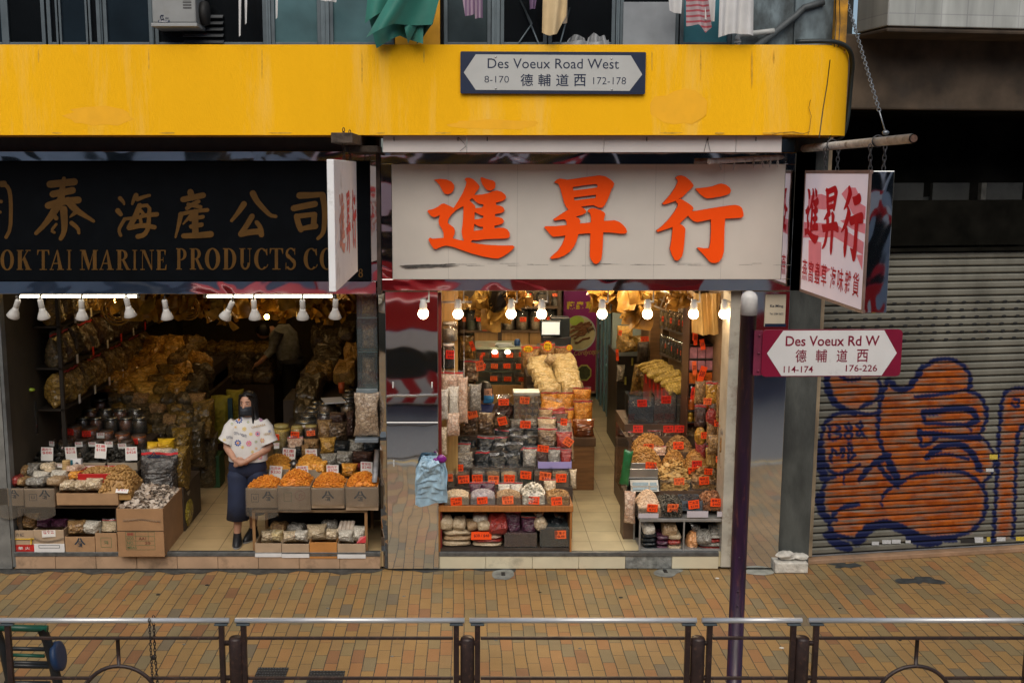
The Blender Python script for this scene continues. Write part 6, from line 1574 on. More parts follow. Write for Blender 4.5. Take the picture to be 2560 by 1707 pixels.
for i,(b,lab)in enumerate((((513,915,537,1010),'upper'),((543,1048,612,1146),'wide'),((423,1158,450,1260),'lower left'))):
 cx,z_,w,h=slot(*B7(b),4.18);mb=MB();mb.box(cx-w/2,4.178,z_,cx+w/2,4.182,z_+h);tag(mb.build('cabinet_label',[pbr('olive_label',(.34,.33,.06),.5,var=.3,vs=80)]),f'{lab} olive yellow label stuck on the black cabinet','label')
gp=empty('glass_partition',(2.3,7,FLZ),'blue tinted glass partition running back along the aisle','partition')
mb=MB();mb.box(2.275,6.3,FLZ,2.29,8.3,3.0);part(mb,'pane',[pbr('blue_tinted_panel',(.06,.17,.22),.2,var=.35,vs=5,stretch=(1,4,.3))],gp)
mb=MB()
for y in(6.25,6.65,7.1,7.6,8.1):mb.box(2.255,y,FLZ,2.30,y+.05,3.0)
part(mb,'frame',[pbr('blue_grey_frame',(.14,.24,.30),.35,metal=.3)],gp,bevel=.003)
r6=random.Random(4)
mb=MB()
for i in range(34):
 y,z=r6.uniform(6.4,8.0),r6.uniform(.6,2.7);mb.box(2.3015,y,z,2.306,y+r6.uniform(.08,.2),z+r6.uniform(.05,.16),i%3)
 mb.box(2.268,y,z,2.2735,y+r6.uniform(.03,.1),z+r6.uniform(.03,.1),i%3)
part(mb,'sticker',[pbr('lilac_sticker',(.22,.14,.36),.5),pbr('pale_blue_sticker',(.24,.38,.42),.5),pbr('steel_blue_sticker',(.05,.14,.22),.5)],gp)
Yp=7.6
def C5(x,y):return 1090+x/5.2268,720+y/5.2268
def B5(b):return(*C5(b[0],b[1]),*C5(b[2],b[3]))
p0,p1=W(1406,978,Yp),W(1492,733,Yp)
po_=empty('roll_up_poster',((p0.x+p1.x)/2,Yp,FLZ),'tall magenta poster with a round picture of brown herbs and yellow characters','poster')
mag=new_m=None
def grad_mat(name,c0,c1,z0,z1):
 m,n,b,new,L=nmat(name)
 s=new('ShaderNodeSeparateXYZ');g=new('ShaderNodeNewGeometry');L(g.outputs['Position'],s.inputs[0])
 mr=new('ShaderNodeMapRange');mr.inputs['From Min'].default_value=z0;mr.inputs['From Max'].default_value=z1;L(s.outputs[2],mr.inputs['Value'])
 rp=new('ShaderNodeValToRGB');rp.color_ramp.elements[0].color=hexc(c0);rp.color_ramp.elements[1].color=hexc(c1);L(mr.outputs[0],rp.inputs[0]);L(rp.outputs[0],b.inputs['Base Color']);b.inputs['Roughness'].default_value=.35
 return m
mb=MB();mb.box(p0.x,Yp,p0.z,p1.x,Yp+.02,2.95);part(mb,'sheet',[grad_mat('printed_magenta',(.20,.006,.03),(.36,.02,.26),.5,2.4)],po_)
mb=MB();mb.box(p0.x-.012,Yp-.002,p0.z-.03,p1.x+.012,Yp+.03,p0.z-.001);mb.box(p1.x+.001,Yp-.002,p0.z,p1.x+.012,Yp+.03,2.95);part(mb,'border',[pbr('tan_poster_edge',(.34,.22,.16),.5)],po_)
mb=MB();gold_ink=pbr('yellow_print',(.80,.58,.03),.4)
for i,ch in enumerate('西藏蟲草'):
 a_=W(*C5(1580+i*124,280),Yp-.003);b_=W(*C5(1690+i*124,175),Yp-.003)
 if i==0:continue
 text(mb,ch,a_,(b_.x-a_.x,0,0),(0,0,b_.z-a_.z),0,.035)
part(mb,'lettering',[gold_ink],po_)
c=W(*C5(1868,590),Yp-.004);rx_=W(*C5(2090,590),Yp).x-c.x
mb=MB();mb.add([c+V3((rx_*cos(t),0,rx_*1.05*sin(t)))for t in[6.283*k/40 for k in range(40)]],[tuple(range(40))],0)
c2=c+V3((0,-.001,0));mb.add([c2+V3((rx_*.93*cos(t),0,rx_*.97*sin(t)))for t in[6.283*k/40 for k in range(40)]],[tuple(range(40))],1)
cg=W(*C5(1840,430),Yp-.006);mb.add([cg+V3((.12*cos(t),0,.09*sin(t)))for t in[6.283*k/20 for k in range(20)]],[tuple(range(20))],2)
r7=random.Random(9)
for i in range(20):
 x=r7.uniform(1745,1920);y=r7.uniform(520,740);ln=r7.uniform(150,230);sl_=-.42
 q=[W(*C5(x+ln*t-20,y+ln*sl_*t+8*sin(t*9+i)),Yp-.012-i*.001)for t in[k/8 for k in range(9)]]
 q=[p for p in q if(p.x-c.x)**2+(p.z-c.z)**2<(rx_*.93)**2]
 if len(q)>2:mb.tube(q,[.016+.004*(k%2)for k in range(len(q))],7,3)
for i in range(7):
 x=1950+i*16;q=[W(*C5(x-40+14*k,500-30*sin(k*.7+i)+k*12),Yp-.034)for k in range(6)]
 mb.tube(q,.004,5,4)
part(mb,'round_picture',[pbr('pale_plate_rim',(.50,.56,.50),.4),pbr('cream_picture_ground',(.56,.50,.27),.4,var=.2),pbr('green_picture_blur',(.45,.60,.08),.4),pbr('herb_brown_print',(.20,.075,.02),.5,var=.4,vs=60),black],po_)
c=W(*C5(1935,1105),Yp-.004)
mb=MB()
for s_,yy,mi in((1,0,0),(.82,-.002,1)):mb.add([c+V3((.135*s_*cos(t),yy,.15*s_*sin(t)))for t in[6.283*(k+.5)/8 for k in range(8)]],[tuple(range(8))],mi)
part(mb,'octagon_picture',[pbr('lime_frame',(.36,.36,.08),.5),pbr('dark_olive_print',(.05,.055,.015),.5,var=.5,vs=20)],po_)
mb=MB();a_=W(*C5(1790,905),Yp-.05);text(mb,'Cordyceps',a_,(.42,0,.035),(0.03,0,.12),0,0);part(mb,'script_lettering',[pbr('gold_script',(.55,.42,.12),.4)],po_)
Yb_=6.4
bk=empty('back_shelving',(.5,6.6,FLZ),'tan wooden wall shelving at the back of the right shop','shelving')
z_sh={k:W(1200,C5(0,y)[1],Yb_).z for k,y in(('top',245),('mid',560))}
xl,xr2=W(1150,800,Yb_).x,W(1405,800,Yb_).x
mb=MB()
for z in z_sh.values():mb.box(xl,Yb_,z-.03,xr2,Yb_+.45,z)
part(mb,'shelf',[pbr('dark_shelf_edge',(.09,.055,.03),.5)],bk)
mb=MB()
for a_,b_ in((1186,1245),(1252,1322),(1324,1395)):mb.box(W(a_,850,Yb_).x,Yb_+.02,FLZ,W(b_,850,Yb_).x,Yb_+.4,z_sh['mid']-.031)
part(mb,'cabinet_door',[laminate],bk,bevel=.004)
mb=MB();mb.box(xl,Yb_+.451,FLZ,xr2,Yb_+.5,3.0);part(mb,'back_board',[pbr('dark_back_board',(.10,.065,.035),.6,var=.3)],bk)
mb=MB()
for px in(1250,1398):mb.box(W(px,800,Yb_).x-.03,Yb_-.01,FLZ,W(px,800,Yb_).x+.03,Yb_+.45,3.0)
part(mb,'upright',[pbr('dark_upright',(.05,.03,.018),.5)],bk)
jar_glass=film('jar_glass',(.7,.75,.72),.05,3,.04,.1)
def jar(x0,y0,x1,y1,Y,label,m,group,lid=None,fill=.75):
 cx,z_,w,h=slot(x0,y0,x1,y1,Y)
 rt=empty('jar',(cx,Y+w/2,z_),label,'jar',group)
 M_=MT((cx,Y+w/2,z_));r=w/2
 mb=MB();mb.lathe([(r*.9,0),(r,h*.05),(r,h*.8),(r*.8,h*.9),(r*.8,h*.93)],14,0,M_);part(mb,'glass',[jar_glass],rt)
 mb=MB();mb.lathe([(r*.86,h*.02),(r*.95,h*.06),(r*.95,h*.8*fill),(r*.4,h*.8*fill+.012),(.001,h*.8*fill+.015)],14,0,M_);part(mb,'contents',[m],rt)
 mb=MB();mb.lathe([(r*.84,h*.9),(r*.84,h),(.001,h+.002)],14,0,M_);part(mb,'lid',[lid or pbr('black_lid',(.02,.02,.02),.3)],rt)
gj='glass jars on the back shelving'
for i,(x0,x1)in enumerate(((858,1035),(1045,1215),(1228,1380),(1430,1560))):
 jar(*B5((x0,285,x1,558)),Yb_+.06,f'glass jar of pale garlic shaped pieces, {ORD[i]} from the left on the middle shelf',g_garlic,gj)
for i,(x0,x1)in enumerate(((930,1010),(1015,1105),(1110,1290),(1305,1480),(1510,1640))):
 jar(*B5((x0,65,x1,245)),Yb_+.06,f'square shouldered jar on the top back shelf, {ORD[i]} from the left',g_tan if i%2 else g_grey,gj,pbr('pink_lid',(.5,.12,.14),.4)if i==1 else None,.6)
for i,(x0,x1)in enumerate(((390,520),(525,640),(645,780))):
 jar(*B5((x0,300,x1,640)),Yb_+.08,f'dark glass jar behind the hanging fish maw, {ORD[i]} from the left',g_green if i==0 else g_grey,gj)
gk='orange price cards on the back shelving'
for i,b in enumerate(((1168,72,1248,130),(1520,70,1604,110),(525,378,602,436),(696,380,775,438),(345,380,388,438),(905,380,985,436),(1098,380,1180,440),(1282,382,1352,438),(1448,380,1530,418),(606,500,692,558),(652,608,740,672))):
 labs=['on the tall top shelf jar above the screen','at the right end of the top back shelf','on the dark jar left of the fish maw','partly behind the hanging fish maw','beside the second bulb from the left','on the first garlic jar of the middle shelf','on the second garlic jar of the middle shelf','on the third garlic jar behind the fourth bulb','above the right side of the screen','on the tan cabinet, upper one','on the tan cabinet, lower one']
 card(*B5(b),Yb_+.03,'small orange price card '+labs[i],['$48','$36','$68','$88','$52','$120','$140','$150','$160','$288','$380'][i],group=gk)
Yd=5.0
d0,d1=W(C5(520,0)[0],850,Yd).x,W(C5(1120,0)[0],850,Yd).x
dzs=[W(1200,C5(0,y)[1],Yd).z for y in(800,930,1090,1250)]
dc=empty('display_case',((d0+d1)/2,Yd+.3,FLZ),'glass counter display case with shelves of price tagged boxes on a wooden base','display case')
mb=MB();mb.box(d0,Yd,FLZ,d1,Yd+.6,dzs[3]-.02);part(mb,'wood_base',[laminate],dc,bevel=.005)
mb=MB()
for z in dzs[1:]:mb.box(d0,Yd+.02,z-.012,d1,Yd+.58,z)
part(mb,'glass_shelf',[pbr('green_glass_shelf',(.16,.24,.19),.15,var=.1)],dc)
mb=MB();mb.box(d0,Yd+.0,dzs[3],d1,Yd+.006,dzs[0]);part(mb,'glass_front',[clear2],dc)
mb=MB();mb.box(d0-.01,Yd-.005,dzs[0],d1+.01,Yd+.62,dzs[0]+.03);part(mb,'top_slab',[pbr('green_edge_top',(.40,.46,.36),.15)],dc,bevel=.003)
mb=MB();mb.box(d0,Yd+.59,dzs[3],d1,Yd+.6,dzs[0]);part(mb,'back_panel',[pbr('olive_case_back',(.40,.42,.26),.4)],dc)
gx='clear boxes in the glass display case'
for k,(zi,xs_)in enumerate(((1,(545,735,870,1030)),(2,(610,725,870,1010)),(3,(720,850,1040)))):
 for i,x in enumerate(xs_):
  a_=W(C5(x,0)[0],800,Yd+.12).x
  mb=MB();hh=(dzs[zi-1]-dzs[zi])*.62;mb.box(-.09,0,0,.09,.3,hh*.8,0);mb.box(-.095,-.005,hh*.8,.095,.305,hh,1)
  o=mb.build('goods_box',[(g_tan,g_grey,g_dkbrown,g_pale)[(i+k)%4],clear],bevel=.006);o.location=(a_+.08,Yd+.12,dzs[zi]);tag(o,f'clear goods box on the {("top", "middle", "bottom")[k]} glass shelf, {ORD[i]} from the left','box',gx)
gy='orange cards in the glass display case'
for i,(b,lab)in enumerate((((595,842,642,885),'first on the top glass shelf'),((728,846,818,908),'second on the top glass shelf'),((916,846,1008,908),'third on the top glass shelf'),((1082,838,1112,895),'fourth on the top glass shelf'),((600,988,648,1050),'first on the middle glass shelf'),((718,988,808,1052),'second on the middle glass shelf'),((884,986,972,1048),'third on the middle glass shelf'),((1048,990,1112,1052),'fourth on the middle glass shelf'),((708,1150,800,1214),'first on the bottom glass shelf'),((886,1156,980,1214),'second on the bottom glass shelf'),((1080,1168,1155,1214),'third on the bottom glass shelf'))):
 card(*B5(b),Yd-.012,'small orange price card, '+lab,['$260','$380','$420','$98','$168','$180','$280','$320','$460','$520','$188'][i],group=gy)
for px,lab in((1237,'small lit lamp glowing in the display case, left one'),(1269,'small lit lamp glowing in the display case, right one')):
 p=W(px,880,Yd-.03);mb=MB();mb.ball(p,.045,10,0,(1,.5,.7));tag(mb.build('case_lamp',[lamp_mat('case_lamp_glow',(1,.8,.55),5)]),lab,'lamp','lamps in the display case')
mb=MB();p=W(1262,868,Yd+.1);mb.obox(p+V3((0,0,.03)),(.24,.2,.015),0,MR(.3,3,'Z'));mb.obox(p+V3((-.02,0,.05)),(.22,.18,.012),0,MR(-.2,3,'Z'));tag(mb.build('paper_stack',[pbr('blue_white_paper',(.5,.58,.62),.5)]),'loose pale papers lying on the glass display case','papers')
mb=MB();p=W(1293,862,Yd+.15);mb.lathe([(.045,-.03),(.045,.06),(.03,.085),(.001,.09)],12,0,MT(p));tag(mb.build('blue_tin',[pbr('blue_tin',(.02,.07,.22),.4)]),'small blue tin on the right end of the display case top','tin')
sx0,sz0=W(*C5(1365,630),4.7).x,W(*C5(1365,630),4.7).z;sx1,sz1=W(*C5(1635,425),4.7).x,W(*C5(1635,425),4.7).z
sc_=empty('cash_screen',((sx0+sx1)/2,4.8,sz0-.2),'pale blue lit till screen with a black back standing on the counter','screen')
mb=MB();mb.box(sx0,4.7,sz0,sx1,4.76,sz1);mb.box(sx0+.15,4.761,sz0-.02,sx1+.13,5.0,sz1+.03);part(mb,'casing',[pbr('black_till_plastic',(.012,.02,.028),.35)],sc_,bevel=.01)
mb=MB();mb.box(sx0+.02,4.692,sz0+.025,sx1-.02,4.6995,sz1-.02);part(mb,'panel',[lamp_mat('pale_blue_screen',(.36,.62,.68),.42)],sc_)
mb=MB();mb.box(sx0+.03,4.75,sz0-.16,sx1+.15,5.05,sz0-.021);mb.box(sx0-.02,4.72,sz0-.22,sx1+.16,5.1,sz0-.161);part(mb,'base',[pbr('black_till_base',(.015,.02,.03),.4)],sc_,bevel=.01)
def fuzzy(name,c,size,mat,seed,label,cat,n=34,leaf=.2):
 r_=random.Random(seed);mb=MB()
 for i in range(n):
  d=V3((r_.gauss(0,.45),r_.gauss(0,.4),r_.gauss(0,.45)))
  p=Vector(c)+V3((d.x*size[0],d.y*size[1],d.z*size[2]));s=leaf*r_.uniform(.6,1.2)
  rot=MR(r_.uniform(0,6.28),3,'Z')@MR(r_.uniform(-1.2,1.2),3,'X')
  ph=r_.uniform(0,6)
  mb.grid(lambda u,v:p+rot@V3(((u-.5)*s,.25*s*sin(u*5+ph)*cos(v*4+ph),(v-.5)*s*1.3))*(1 if True else 0),5,5,0)
 o=mb.build(name,[mat]);tag(o,label,cat);return o
maw_leaf=pbr('translucent_golden_maw',(.58,.38,.10),.4,var=.35,vs=10,coat=.3)
maw_dark=pbr('brown_golden_maw',(.42,.23,.045),.45,var=.4,vs=10,coat=.3)
c=W(*C5(720,200),1.6);fuzzy('fish_maw_bunch',c,(.16,.14,.2),maw_leaf,3,'big frilly golden fish maw hanging left of the third bulb','dried fish')
c=W(*C7(400,130),1.9);fuzzy('fish_maw_bunch',c,(.30,.16,.11),maw_dark,5,'golden fish maws hanging in a row above the glass partition','dried fish',40)
c=W(*C7(640,220),1.7);fuzzy('fish_maw_bunch',c,(.16,.14,.2),maw_dark,6,'brown fish maws hanging behind the bulb beside the poster','dried fish',26)
mb=MB();c=W(*C5(815,150),1.5);mb.lathe([(.001,-.16),(.06,-.14),(.11,-.05),(.125,.1),(.12,.14)],16,0,MT(c)@MR(.35,4,'Y'));tag(mb.build('black_ladle',[pbr('black_gloss',(.008,.008,.01),.2)]),'shiny black bowl hanging upside down before the fish maw','bowl')
mb=MB();c=W(*C7(930,160),1.4)
Rm=MR(.35,3,'Y')
for z,r_ in((-.09,.075),(.0,.066),(.09,.06)):mb.tube([c+Rm@V3((r_*cos(t),r_*sin(t),z))for t in[6.283*k/18 for k in range(18)]],.012,6,closed=True)
for k in range(7):
 t=6.283*k/7;mb.tube([c+Rm@V3((.075*cos(t),.075*sin(t),-.09)),c+Rm@V3((.06*cos(t),.06*sin(t),.09))],.009,6)
tag(mb.build('hanging_basket',[white_pl]),'small tilted white plastic basket hanging under the lintel','basket')
mb=MB();a_,b_=W(*C5(75,700),.5),W(*C5(285,80),.5);mb.box(a_.x,.55,FLZ,b_.x,.62,2.84)
o=mb.build('timber_panel',[pbr('honey_timber',(.52,.32,.11),.4,var=.2,vs=5,stretch=(9,1,.5))]);tag(o,'honey coloured timber panel behind the second bulb','panel')
mb=MB();mb.box(W(*C5(25,100),.05).x,.045,FLZ,W(*C5(68,100),.05).x,.08,2.84);tag(mb.build('red_jamb',[pbr('dark_red_jamb',(.20,.02,.02),.4,var=.3)]),'dark red upright along the left edge of the right shop opening','door jamb')
for i,(b,m,Y,lab)in enumerate((((75,455,285,705),g_white,.42,'upper clear tub of pale flakes by the left jamb'),((70,735,250,1060),g_dark,.40,'lower dark jar with a red card by the left jamb'))):
 jar(*B5(b),Y,lab,m,'tubs by the left jamb',white_pl)
card(*B5((126,815,240,925)),.36,'dark red price card on the dark jar by the left jamb','$88','red')
for i,(b,m,Y,lab)in enumerate((((300,640,500,960),g_darkmaw,1.5,'big clear jar of golden fish maw beyond the left jamb'),((360,950,560,1230),g_mush,1.3,'big clear bag of dark mushrooms behind the assistant'))):
 one('tall_bag','stand' if i else 'pillow',i,m,b,Y,.2,lab,f=B5)
for b,Y,t,lab in(((472,685,525,820),1.4,-.3,'tilted orange card on the golden fish maw jar'),((566,880,604,975),1.6,.1,'upper narrow orange card above the assistant'),((530,955,635,1080),1.25,-.2,'larger tilted orange card above the assistant')):
 card(*B5(b),Y,lab,'$280',tilt=t)
gw='dark lidded jars on the right wall shelves'
dkjar=grain('jar_of_dried_strips',(.16,.10,.03),(.36,.24,.08),40,.9,.4,(1,1,.3));bkjar=pbr('dark_bottle',(.02,.022,.022),.2,var=.4,vs=6,coat=1)
cap=chrome('jar_cap',(.5,.55,.58),.15,3,.2)
for row_,(ya,yb_,n,m)in enumerate((((260,480),(330,560),7,dkjar),((610,800),(740,960),9,bkjar))):
 for i in range(n):
  t=i/(n-1);Yj=3.4-1.5*t
  x=925+320*t;y0=ya[0]+(yb_[0]-ya[0])*t;y1=ya[1]+(yb_[1]-ya[1])*t+40
  jar(*B7((x-38,y0,x+38,y1)),Yj,f'lidded jar on the {"upper" if row_ == 0 else "lower"} right wall shelf, {ORD[i]} from the back',m,gw,cap,.95)
  if i%2==row_ or i>4:
   card(*B7((x-14,y0+(y1-y0)*.42,x+12,y0+(y1-y0)*.68)),Yj-.02,f'narrow orange card on the {ORD[i]} {"upper" if row_ == 0 else "lower"} right wall jar','$98',group='narrow cards on right wall jars',single=True)
rs2=empty('wall_shelving',(2.6,2.6,FLZ),'dark shelving along the right inner wall carrying lidded jars','shelving')
mb=MB()
for(xa,ya,xb,yb_)in((880,490,1262,610),(880,840,1262,985)):
 p,q=W(*C7(xa,ya),3.5),W(*C7(xb,yb_),1.85)
 mb.add([p,q,q+V3((.3,0,0)),p+V3((.3,0,0)),p-V3((0,0,.03)),q-V3((0,0,.03)),q+V3((.3,0,-.03)),p+V3((.3,0,-.03))],[(0,1,2,3),(4,7,6,5),(0,4,5,1),(1,5,6,2)],0)
part(mb,'shelf',[pbr('dark_shelf_board',(.06,.045,.035),.5)],rs2)
mb=MB();p,q=W(*C7(1040,160),2.6),W(*C7(1225,275),1.9);mb.tube([p,q],.03,8);part(mb,'tube_lamp_cover',[pbr('grey_tube_cover',(.36,.40,.37),.3)],rs2)
mb=MB();mb.box(W(1655,900,3.55).x,3.55,FLZ,RX1,3.6,3.0);part(mb,'back_board',[pbr('brown_wall_board',(.12,.075,.035),.5,var=.3)],rs2)
rk=empty('display_rack',(2.45,1.0,FLZ),'tall narrow rack of packets and cans beside the right jamb','display rack')
Yk_=1.0
k0,k1=W(1724,900,Yk_).x,W(1806,900,Yk_).x
mb=MB()
zk=[W(1760,C7(0,y)[1],Yk_).z for y in(735,920,1075,1250,1420,1600,1750)]
for z in zk:mb.box(k0,Yk_,z-.012,k1,Yk_+.35,z)
part(mb,'shelf',[pbr('dark_rack_shelf',(.04,.035,.03),.5)],rk)
mb=MB()
for x in(k0-.012,k1):mb.box(x,Yk_+.0,.9,x+.012,Yk_+.36,2.84)
mb.box(k0,Yk_+.351,.9,k1,Yk_+.36,2.84)
part(mb,'upright',[pbr('brown_rack_upright',(.07,.03,.015),.4)],rk)
mb=MB()
def sheet(u,v):
 x=1335+(1690-1335)*u+(1-v)*(-30+60*u*0);y=70+(620-70)*(1-v)-60*abs(u-.55)*(1-v)
 p=W(*C7(x,y),.62);return p+V3((0,.05*sin(u*13+v*2)+.02*sin(u*31+v*5),0))
mb.grid(sheet,24,12,0)
tag(mb.build('dried_fish_skin',[pbr('pale_gold_fish_skin',(.66,.46,.18),.4,var=.3,vs=6,coat=.3,stretch=(3,1,.5))]),'large pale gold dried fish skin hanging in pleats beside the last bulb','dried fish')
r8=random.Random(31)
pinkb=pbr('pink_packet',(.50,.24,.30),.4,var=.3,vs=20,coat=.3);orp=pbr('orange_packet',(.60,.15,.02),.35,var=.5,vs=30,coat=.6);canm=pbr('gold_can',(.48,.27,.03),.3,metal=.3,var=.5,vs=40);dkp=pbr('dark_bottle_row',(.03,.028,.02),.2,var=.5,vs=30,coat=1)
rown=['top','second','third','fourth','fifth','sixth']
for r_i,(m,kind)in enumerate(((pinkb,'box'),(pinkb,'box'),(orp,'box'),(dkp,'jar'),(orp,'jar'),(canm,'can'))):
 z0_,z1_=zk[r_i+1],zk[r_i]
 hh=(z1_-z0_)*.86;n=4 if kind!='can' else 5
 for i in range(n):
  w=(k1-k0)/n;x=k0+w*(i+.5)
  mb=MB()
  if kind=='box':mb.box(-w*.46,0,0,w*.46,.2,hh*r8.uniform(.9,1),0)
  else:
   r0=w*.45
   for q in range(2 if kind=='can' else 1):
    h0=hh/(2 if kind=='can' else 1)
    mb.lathe([(r0*.9,h0*q),(r0,h0*q+.005),(r0,h0*(q+.86)),(r0*.8,h0*(q+.92)),(r0*.8,h0*(q+.99)),(.001,h0*(q+.99))],12,0,MT((0,r0,0)))
  o=mb.build({'box':'packet','jar':'jar','can':'can'}[kind],[m],bevel=.003 if kind=='box' else 0);o.location=(x,Yk_+.02,z0_);tag(o,f'{("pink packet", "pink packet", "orange packet", "dark bottle", "orange lidded jar", "gold can pair")[r_i]} on the {rown[r_i]} rack shelf, {ORD[i]} from the left',kind,'goods on the narrow rack')
gv='vertical orange cards along the narrow rack'
for i,(b,t,st,lab)in enumerate((((1312,585,1378,690),0,'orange','top left'),((1328,555,1376,745),.03,'orange','tall amber'),((1425,668,1488,805),-.2,'orange','tilted upper'),((1316,955,1372,1130),-.05,'orange','middle left'),((1362,1015,1448,1225),.25,'orange','large tilted middle'),((1283,1290,1335,1455),0,'red','low left dark'),((1326,1320,1380,1465),.1,'orange','low middle'),((1388,1425,1452,1568),.12,'orange','lowest'))):
 card(*B7(b),.95-.02*i,f'{lab} vertical price card on the narrow rack','$88',st,tilt=t,group=gv,single=True)
gq='brown bags hanging along the right jamb'
for i,(b,m,Y,lab)in enumerate((((930,300,1030,400),g_orange,.2,'orange topped hanging bag, highest by the right jamb'),((930,480,1060,620),g_tan,.12,'reddish brown hanging bag, second by the right jamb'),((940,640,1060,760),g_tan,.1,'reddish brown hanging bag, third by the right jamb'),((985,905,1048,1050),g_tan,.08,'small brown hanging bag, lowest by the right jamb'),((820,460,935,640),g_tan,.4,'dark hanging bag of bark left of the right jamb'),((905,620,985,940),g_tan,.25,'long narrow hanging bag low on the right jamb'),((900,20,1030,310),g_tan,.35,'long dark bundle hanging high at the right jamb'))):
 one('hanging_bag','pillow',i%4,m,b,Y,.1,lab,RU(-.2,.2),group=gq,f=B4)
for i,(b,lab)in enumerate((((940,350,1068,480),'clear gathered film bag by the right jamb, upper one'),((965,790,1050,900),'clear gathered film bag by the right jamb, lower one'))):
 one('film_bag','sack',i,clear,b,.1,.1,lab,f=B4,group='clear film bags by the right jamb')
one('green_bag','pillow',2,pbr('green_packet',(.012,.13,.035),.35,var=.3,vs=8,coat=.6),(30,590,115,905),.3,.06,'green packet hanging on the aisle side of the right stand',-.5,0,.12,f=B4,cat='packet')
one('hanging_bag','pillow',1,g_pink,(75,965,178,1250),.12,.1,'pinkish bag with a red mark hanging at the stand corner',-.4,f=B4)
lb=pbr('pale_blue_plastic',(.36,.55,.70),.4,var=.18,vs=6,bump=.5,bs=22,coat=.4)
cb=empty('carrier_bags',W(1075,1265,-.1),'bunch of pale blue carrier bags with a purple ribbon hanging on the mirror pier','carrier bags')
r9=random.Random(2)
for i in range(7):
 mb=MB()
 x0,x1=1034+3*i+r9.uniform(-3,3),1114-2*i+r9.uniform(-3,3);yt,yb_=1138+i*2,1264-i*15+r9.uniform(-4,4)
 Yq=-.05-.022*i;ph=r9.uniform(0,6);sk=r9.uniform(-8,8)
 def fn(u,v):
  k=.62+.38*min(1,(1-v)*3.2)
  x=(x0+x1)/2+(u-.5)*(x1-x0)*k+sk*v
  p=W(x,yb_+(yt-yb_)*v+5*sin(u*5+ph)*(1-v),Yq)
  n_=mnoise.noise(V3((u*5+ph,v*4,i*3.1)))
  return p+V3((.012*n_,.022*n_-.018*sin(3.14*v),.006*n_))
 mb.grid(fn,26,14,0,sm=False)
 part(mb,'bag',[lb],cb)
mb=MB();mb.ball(W(1104,1147,-.17),.045,8,0,(1.1,.5,1));mb.ball(W(1090,1152,-.17),.035,8,0,(1,.5,.9));mb.v=[tuple(Vector(v)+V3((r9.uniform(-1,1),r9.uniform(-1,1),r9.uniform(-1,1)))*.006)for v in mb.v]
part(mb,'purple_ribbon',[pbr('purple_plastic',(.20,.008,.22),.35,var=.2,coat=.4)],cb)
mb=MB();mb.tube([W(1090,1122,-.04),W(1094,1135,-.08),W(1088,1146,-.1)],.003,5);part(mb,'hook',[steel],cb)
tube_m=lamp_mat('tube_glow',(1.0,.86,.62),5)
for(a,b,lab)in((45,346,'lit fluorescent tube at the left above the left shop opening'),(515,834,'lit fluorescent tube at the right above the left shop opening')):
 p,q=W(a,741,-.02),W(b,741,-.02)
 rt=empty('tube_lamp',(p+q)/2,lab,'lamp','fluorescent tubes over the left shop')
 mb=MB();mb.tube([p,q],.0125,10);part(mb,'tube',[tube_m],rt)
 mb=MB();mb.tube([p-V3((.02,0,0)),p+V3((.012,0,0))],.018,10);mb.tube([q-V3((.012,0,0)),q+V3((.02,0,0))],.018,10);part(mb,'end_cap',[steel],rt)
 mb=MB();mb.box(p.x,.0,p.z+.018,q.x,.05,p.z+.035);part(mb,'batten',[white_pl],rt)
for i,(x,y,lab)in enumerate(((-2.9,3.0,'middle left'),(-2.0,2.2,'middle'),(-2.7,4.6,'rear'))):  # unseen amber tubes added to light the goods in the left shop
 rt=empty('added_ceiling_tube',(x,y,3.06),f'added unseen amber fill tube, {lab}, above the goods of the left shop','lamp','added fill tubes of the left shop')
 mb=MB();mb.tube([(x-.5,y,3.045),(x+.5,y,3.045)],.018,10);part(mb,'tube',[lamp_mat('added_amber_glow',(1.0,.62,.25),14)],rt)
 mb=MB();mb.box(x-.55,y-.04,3.066,x+.55,y+.04,3.098);part(mb,'batten',[white_pl],rt)
spot_w=pbr('spot_white',(.52,.51,.49),.35,var=.04)
lamp_pos=['first','second','third','fourth','fifth','sixth','seventh','eighth','ninth']
for i,(px,py,til)in enumerate(((36,786,-.45),(108,789,.05),(205,790,-.1),(324,784,.12),(417,790,.05),(567,790,-.5),(637,790,0),(757,790,-.03),(838,788,-.08))):
 c=W(px,py,-.04)
 rt=empty('spot_lamp',c,f'white reflector spot lamp, {lamp_pos[i]} from the left above the left shop goods','lamp','white spot lamps over the left shop')
 M_=MT(c+V3((0,0,.02)))@MR(-til,4,'Y')@MR(.25,4,'X')
 mb=MB();mb.lathe([(.001,-.052),(.060,-.050),(.064,-.044),(.048,0),(.030,.035),(.026,.06)],18,0,M_);part(mb,'reflector',[spot_w],rt)
 mb=MB();mb.lathe([(.025,.061),(.027,.066),(.027,.14),(.022,.15),(.001,.15)],14,0,M_);part(mb,'socket',[spot_w],rt)
 top=M_@V3((0,0,.15));mb=MB();mb.tube([top,top+V3((0,.01,.03)),V3((top.x,.0,OPZ+.02))],.008,6);mb.obox((top.x,-.01,OPZ+.012),(.03,.03,.022));part(mb,'stem',[pbr('black_stem',(.03,.03,.03),.4)],rt)
for px,py,Y,lab in((291,752,2.0,'small lit yellow bulb among the hanging goods, left one'),(667,792,1.6,'small lit yellow bulb among the hanging goods, right one')):
 c=W(px,py,Y);mb=MB();mb.ball(c,.03,10);tag(mb.build('small_bulb',[lamp_mat('yellow_bulb',(1.0,.55,.12),40)]),lab,'lamp','small yellow bulbs in the left shop')
mb=MB();mb.box(LX0-.02,.02,OPZ+.021,LX1,.16,OPZ+.05);part(mb,'opening_lintel',[steel],bld,bevel=.003)
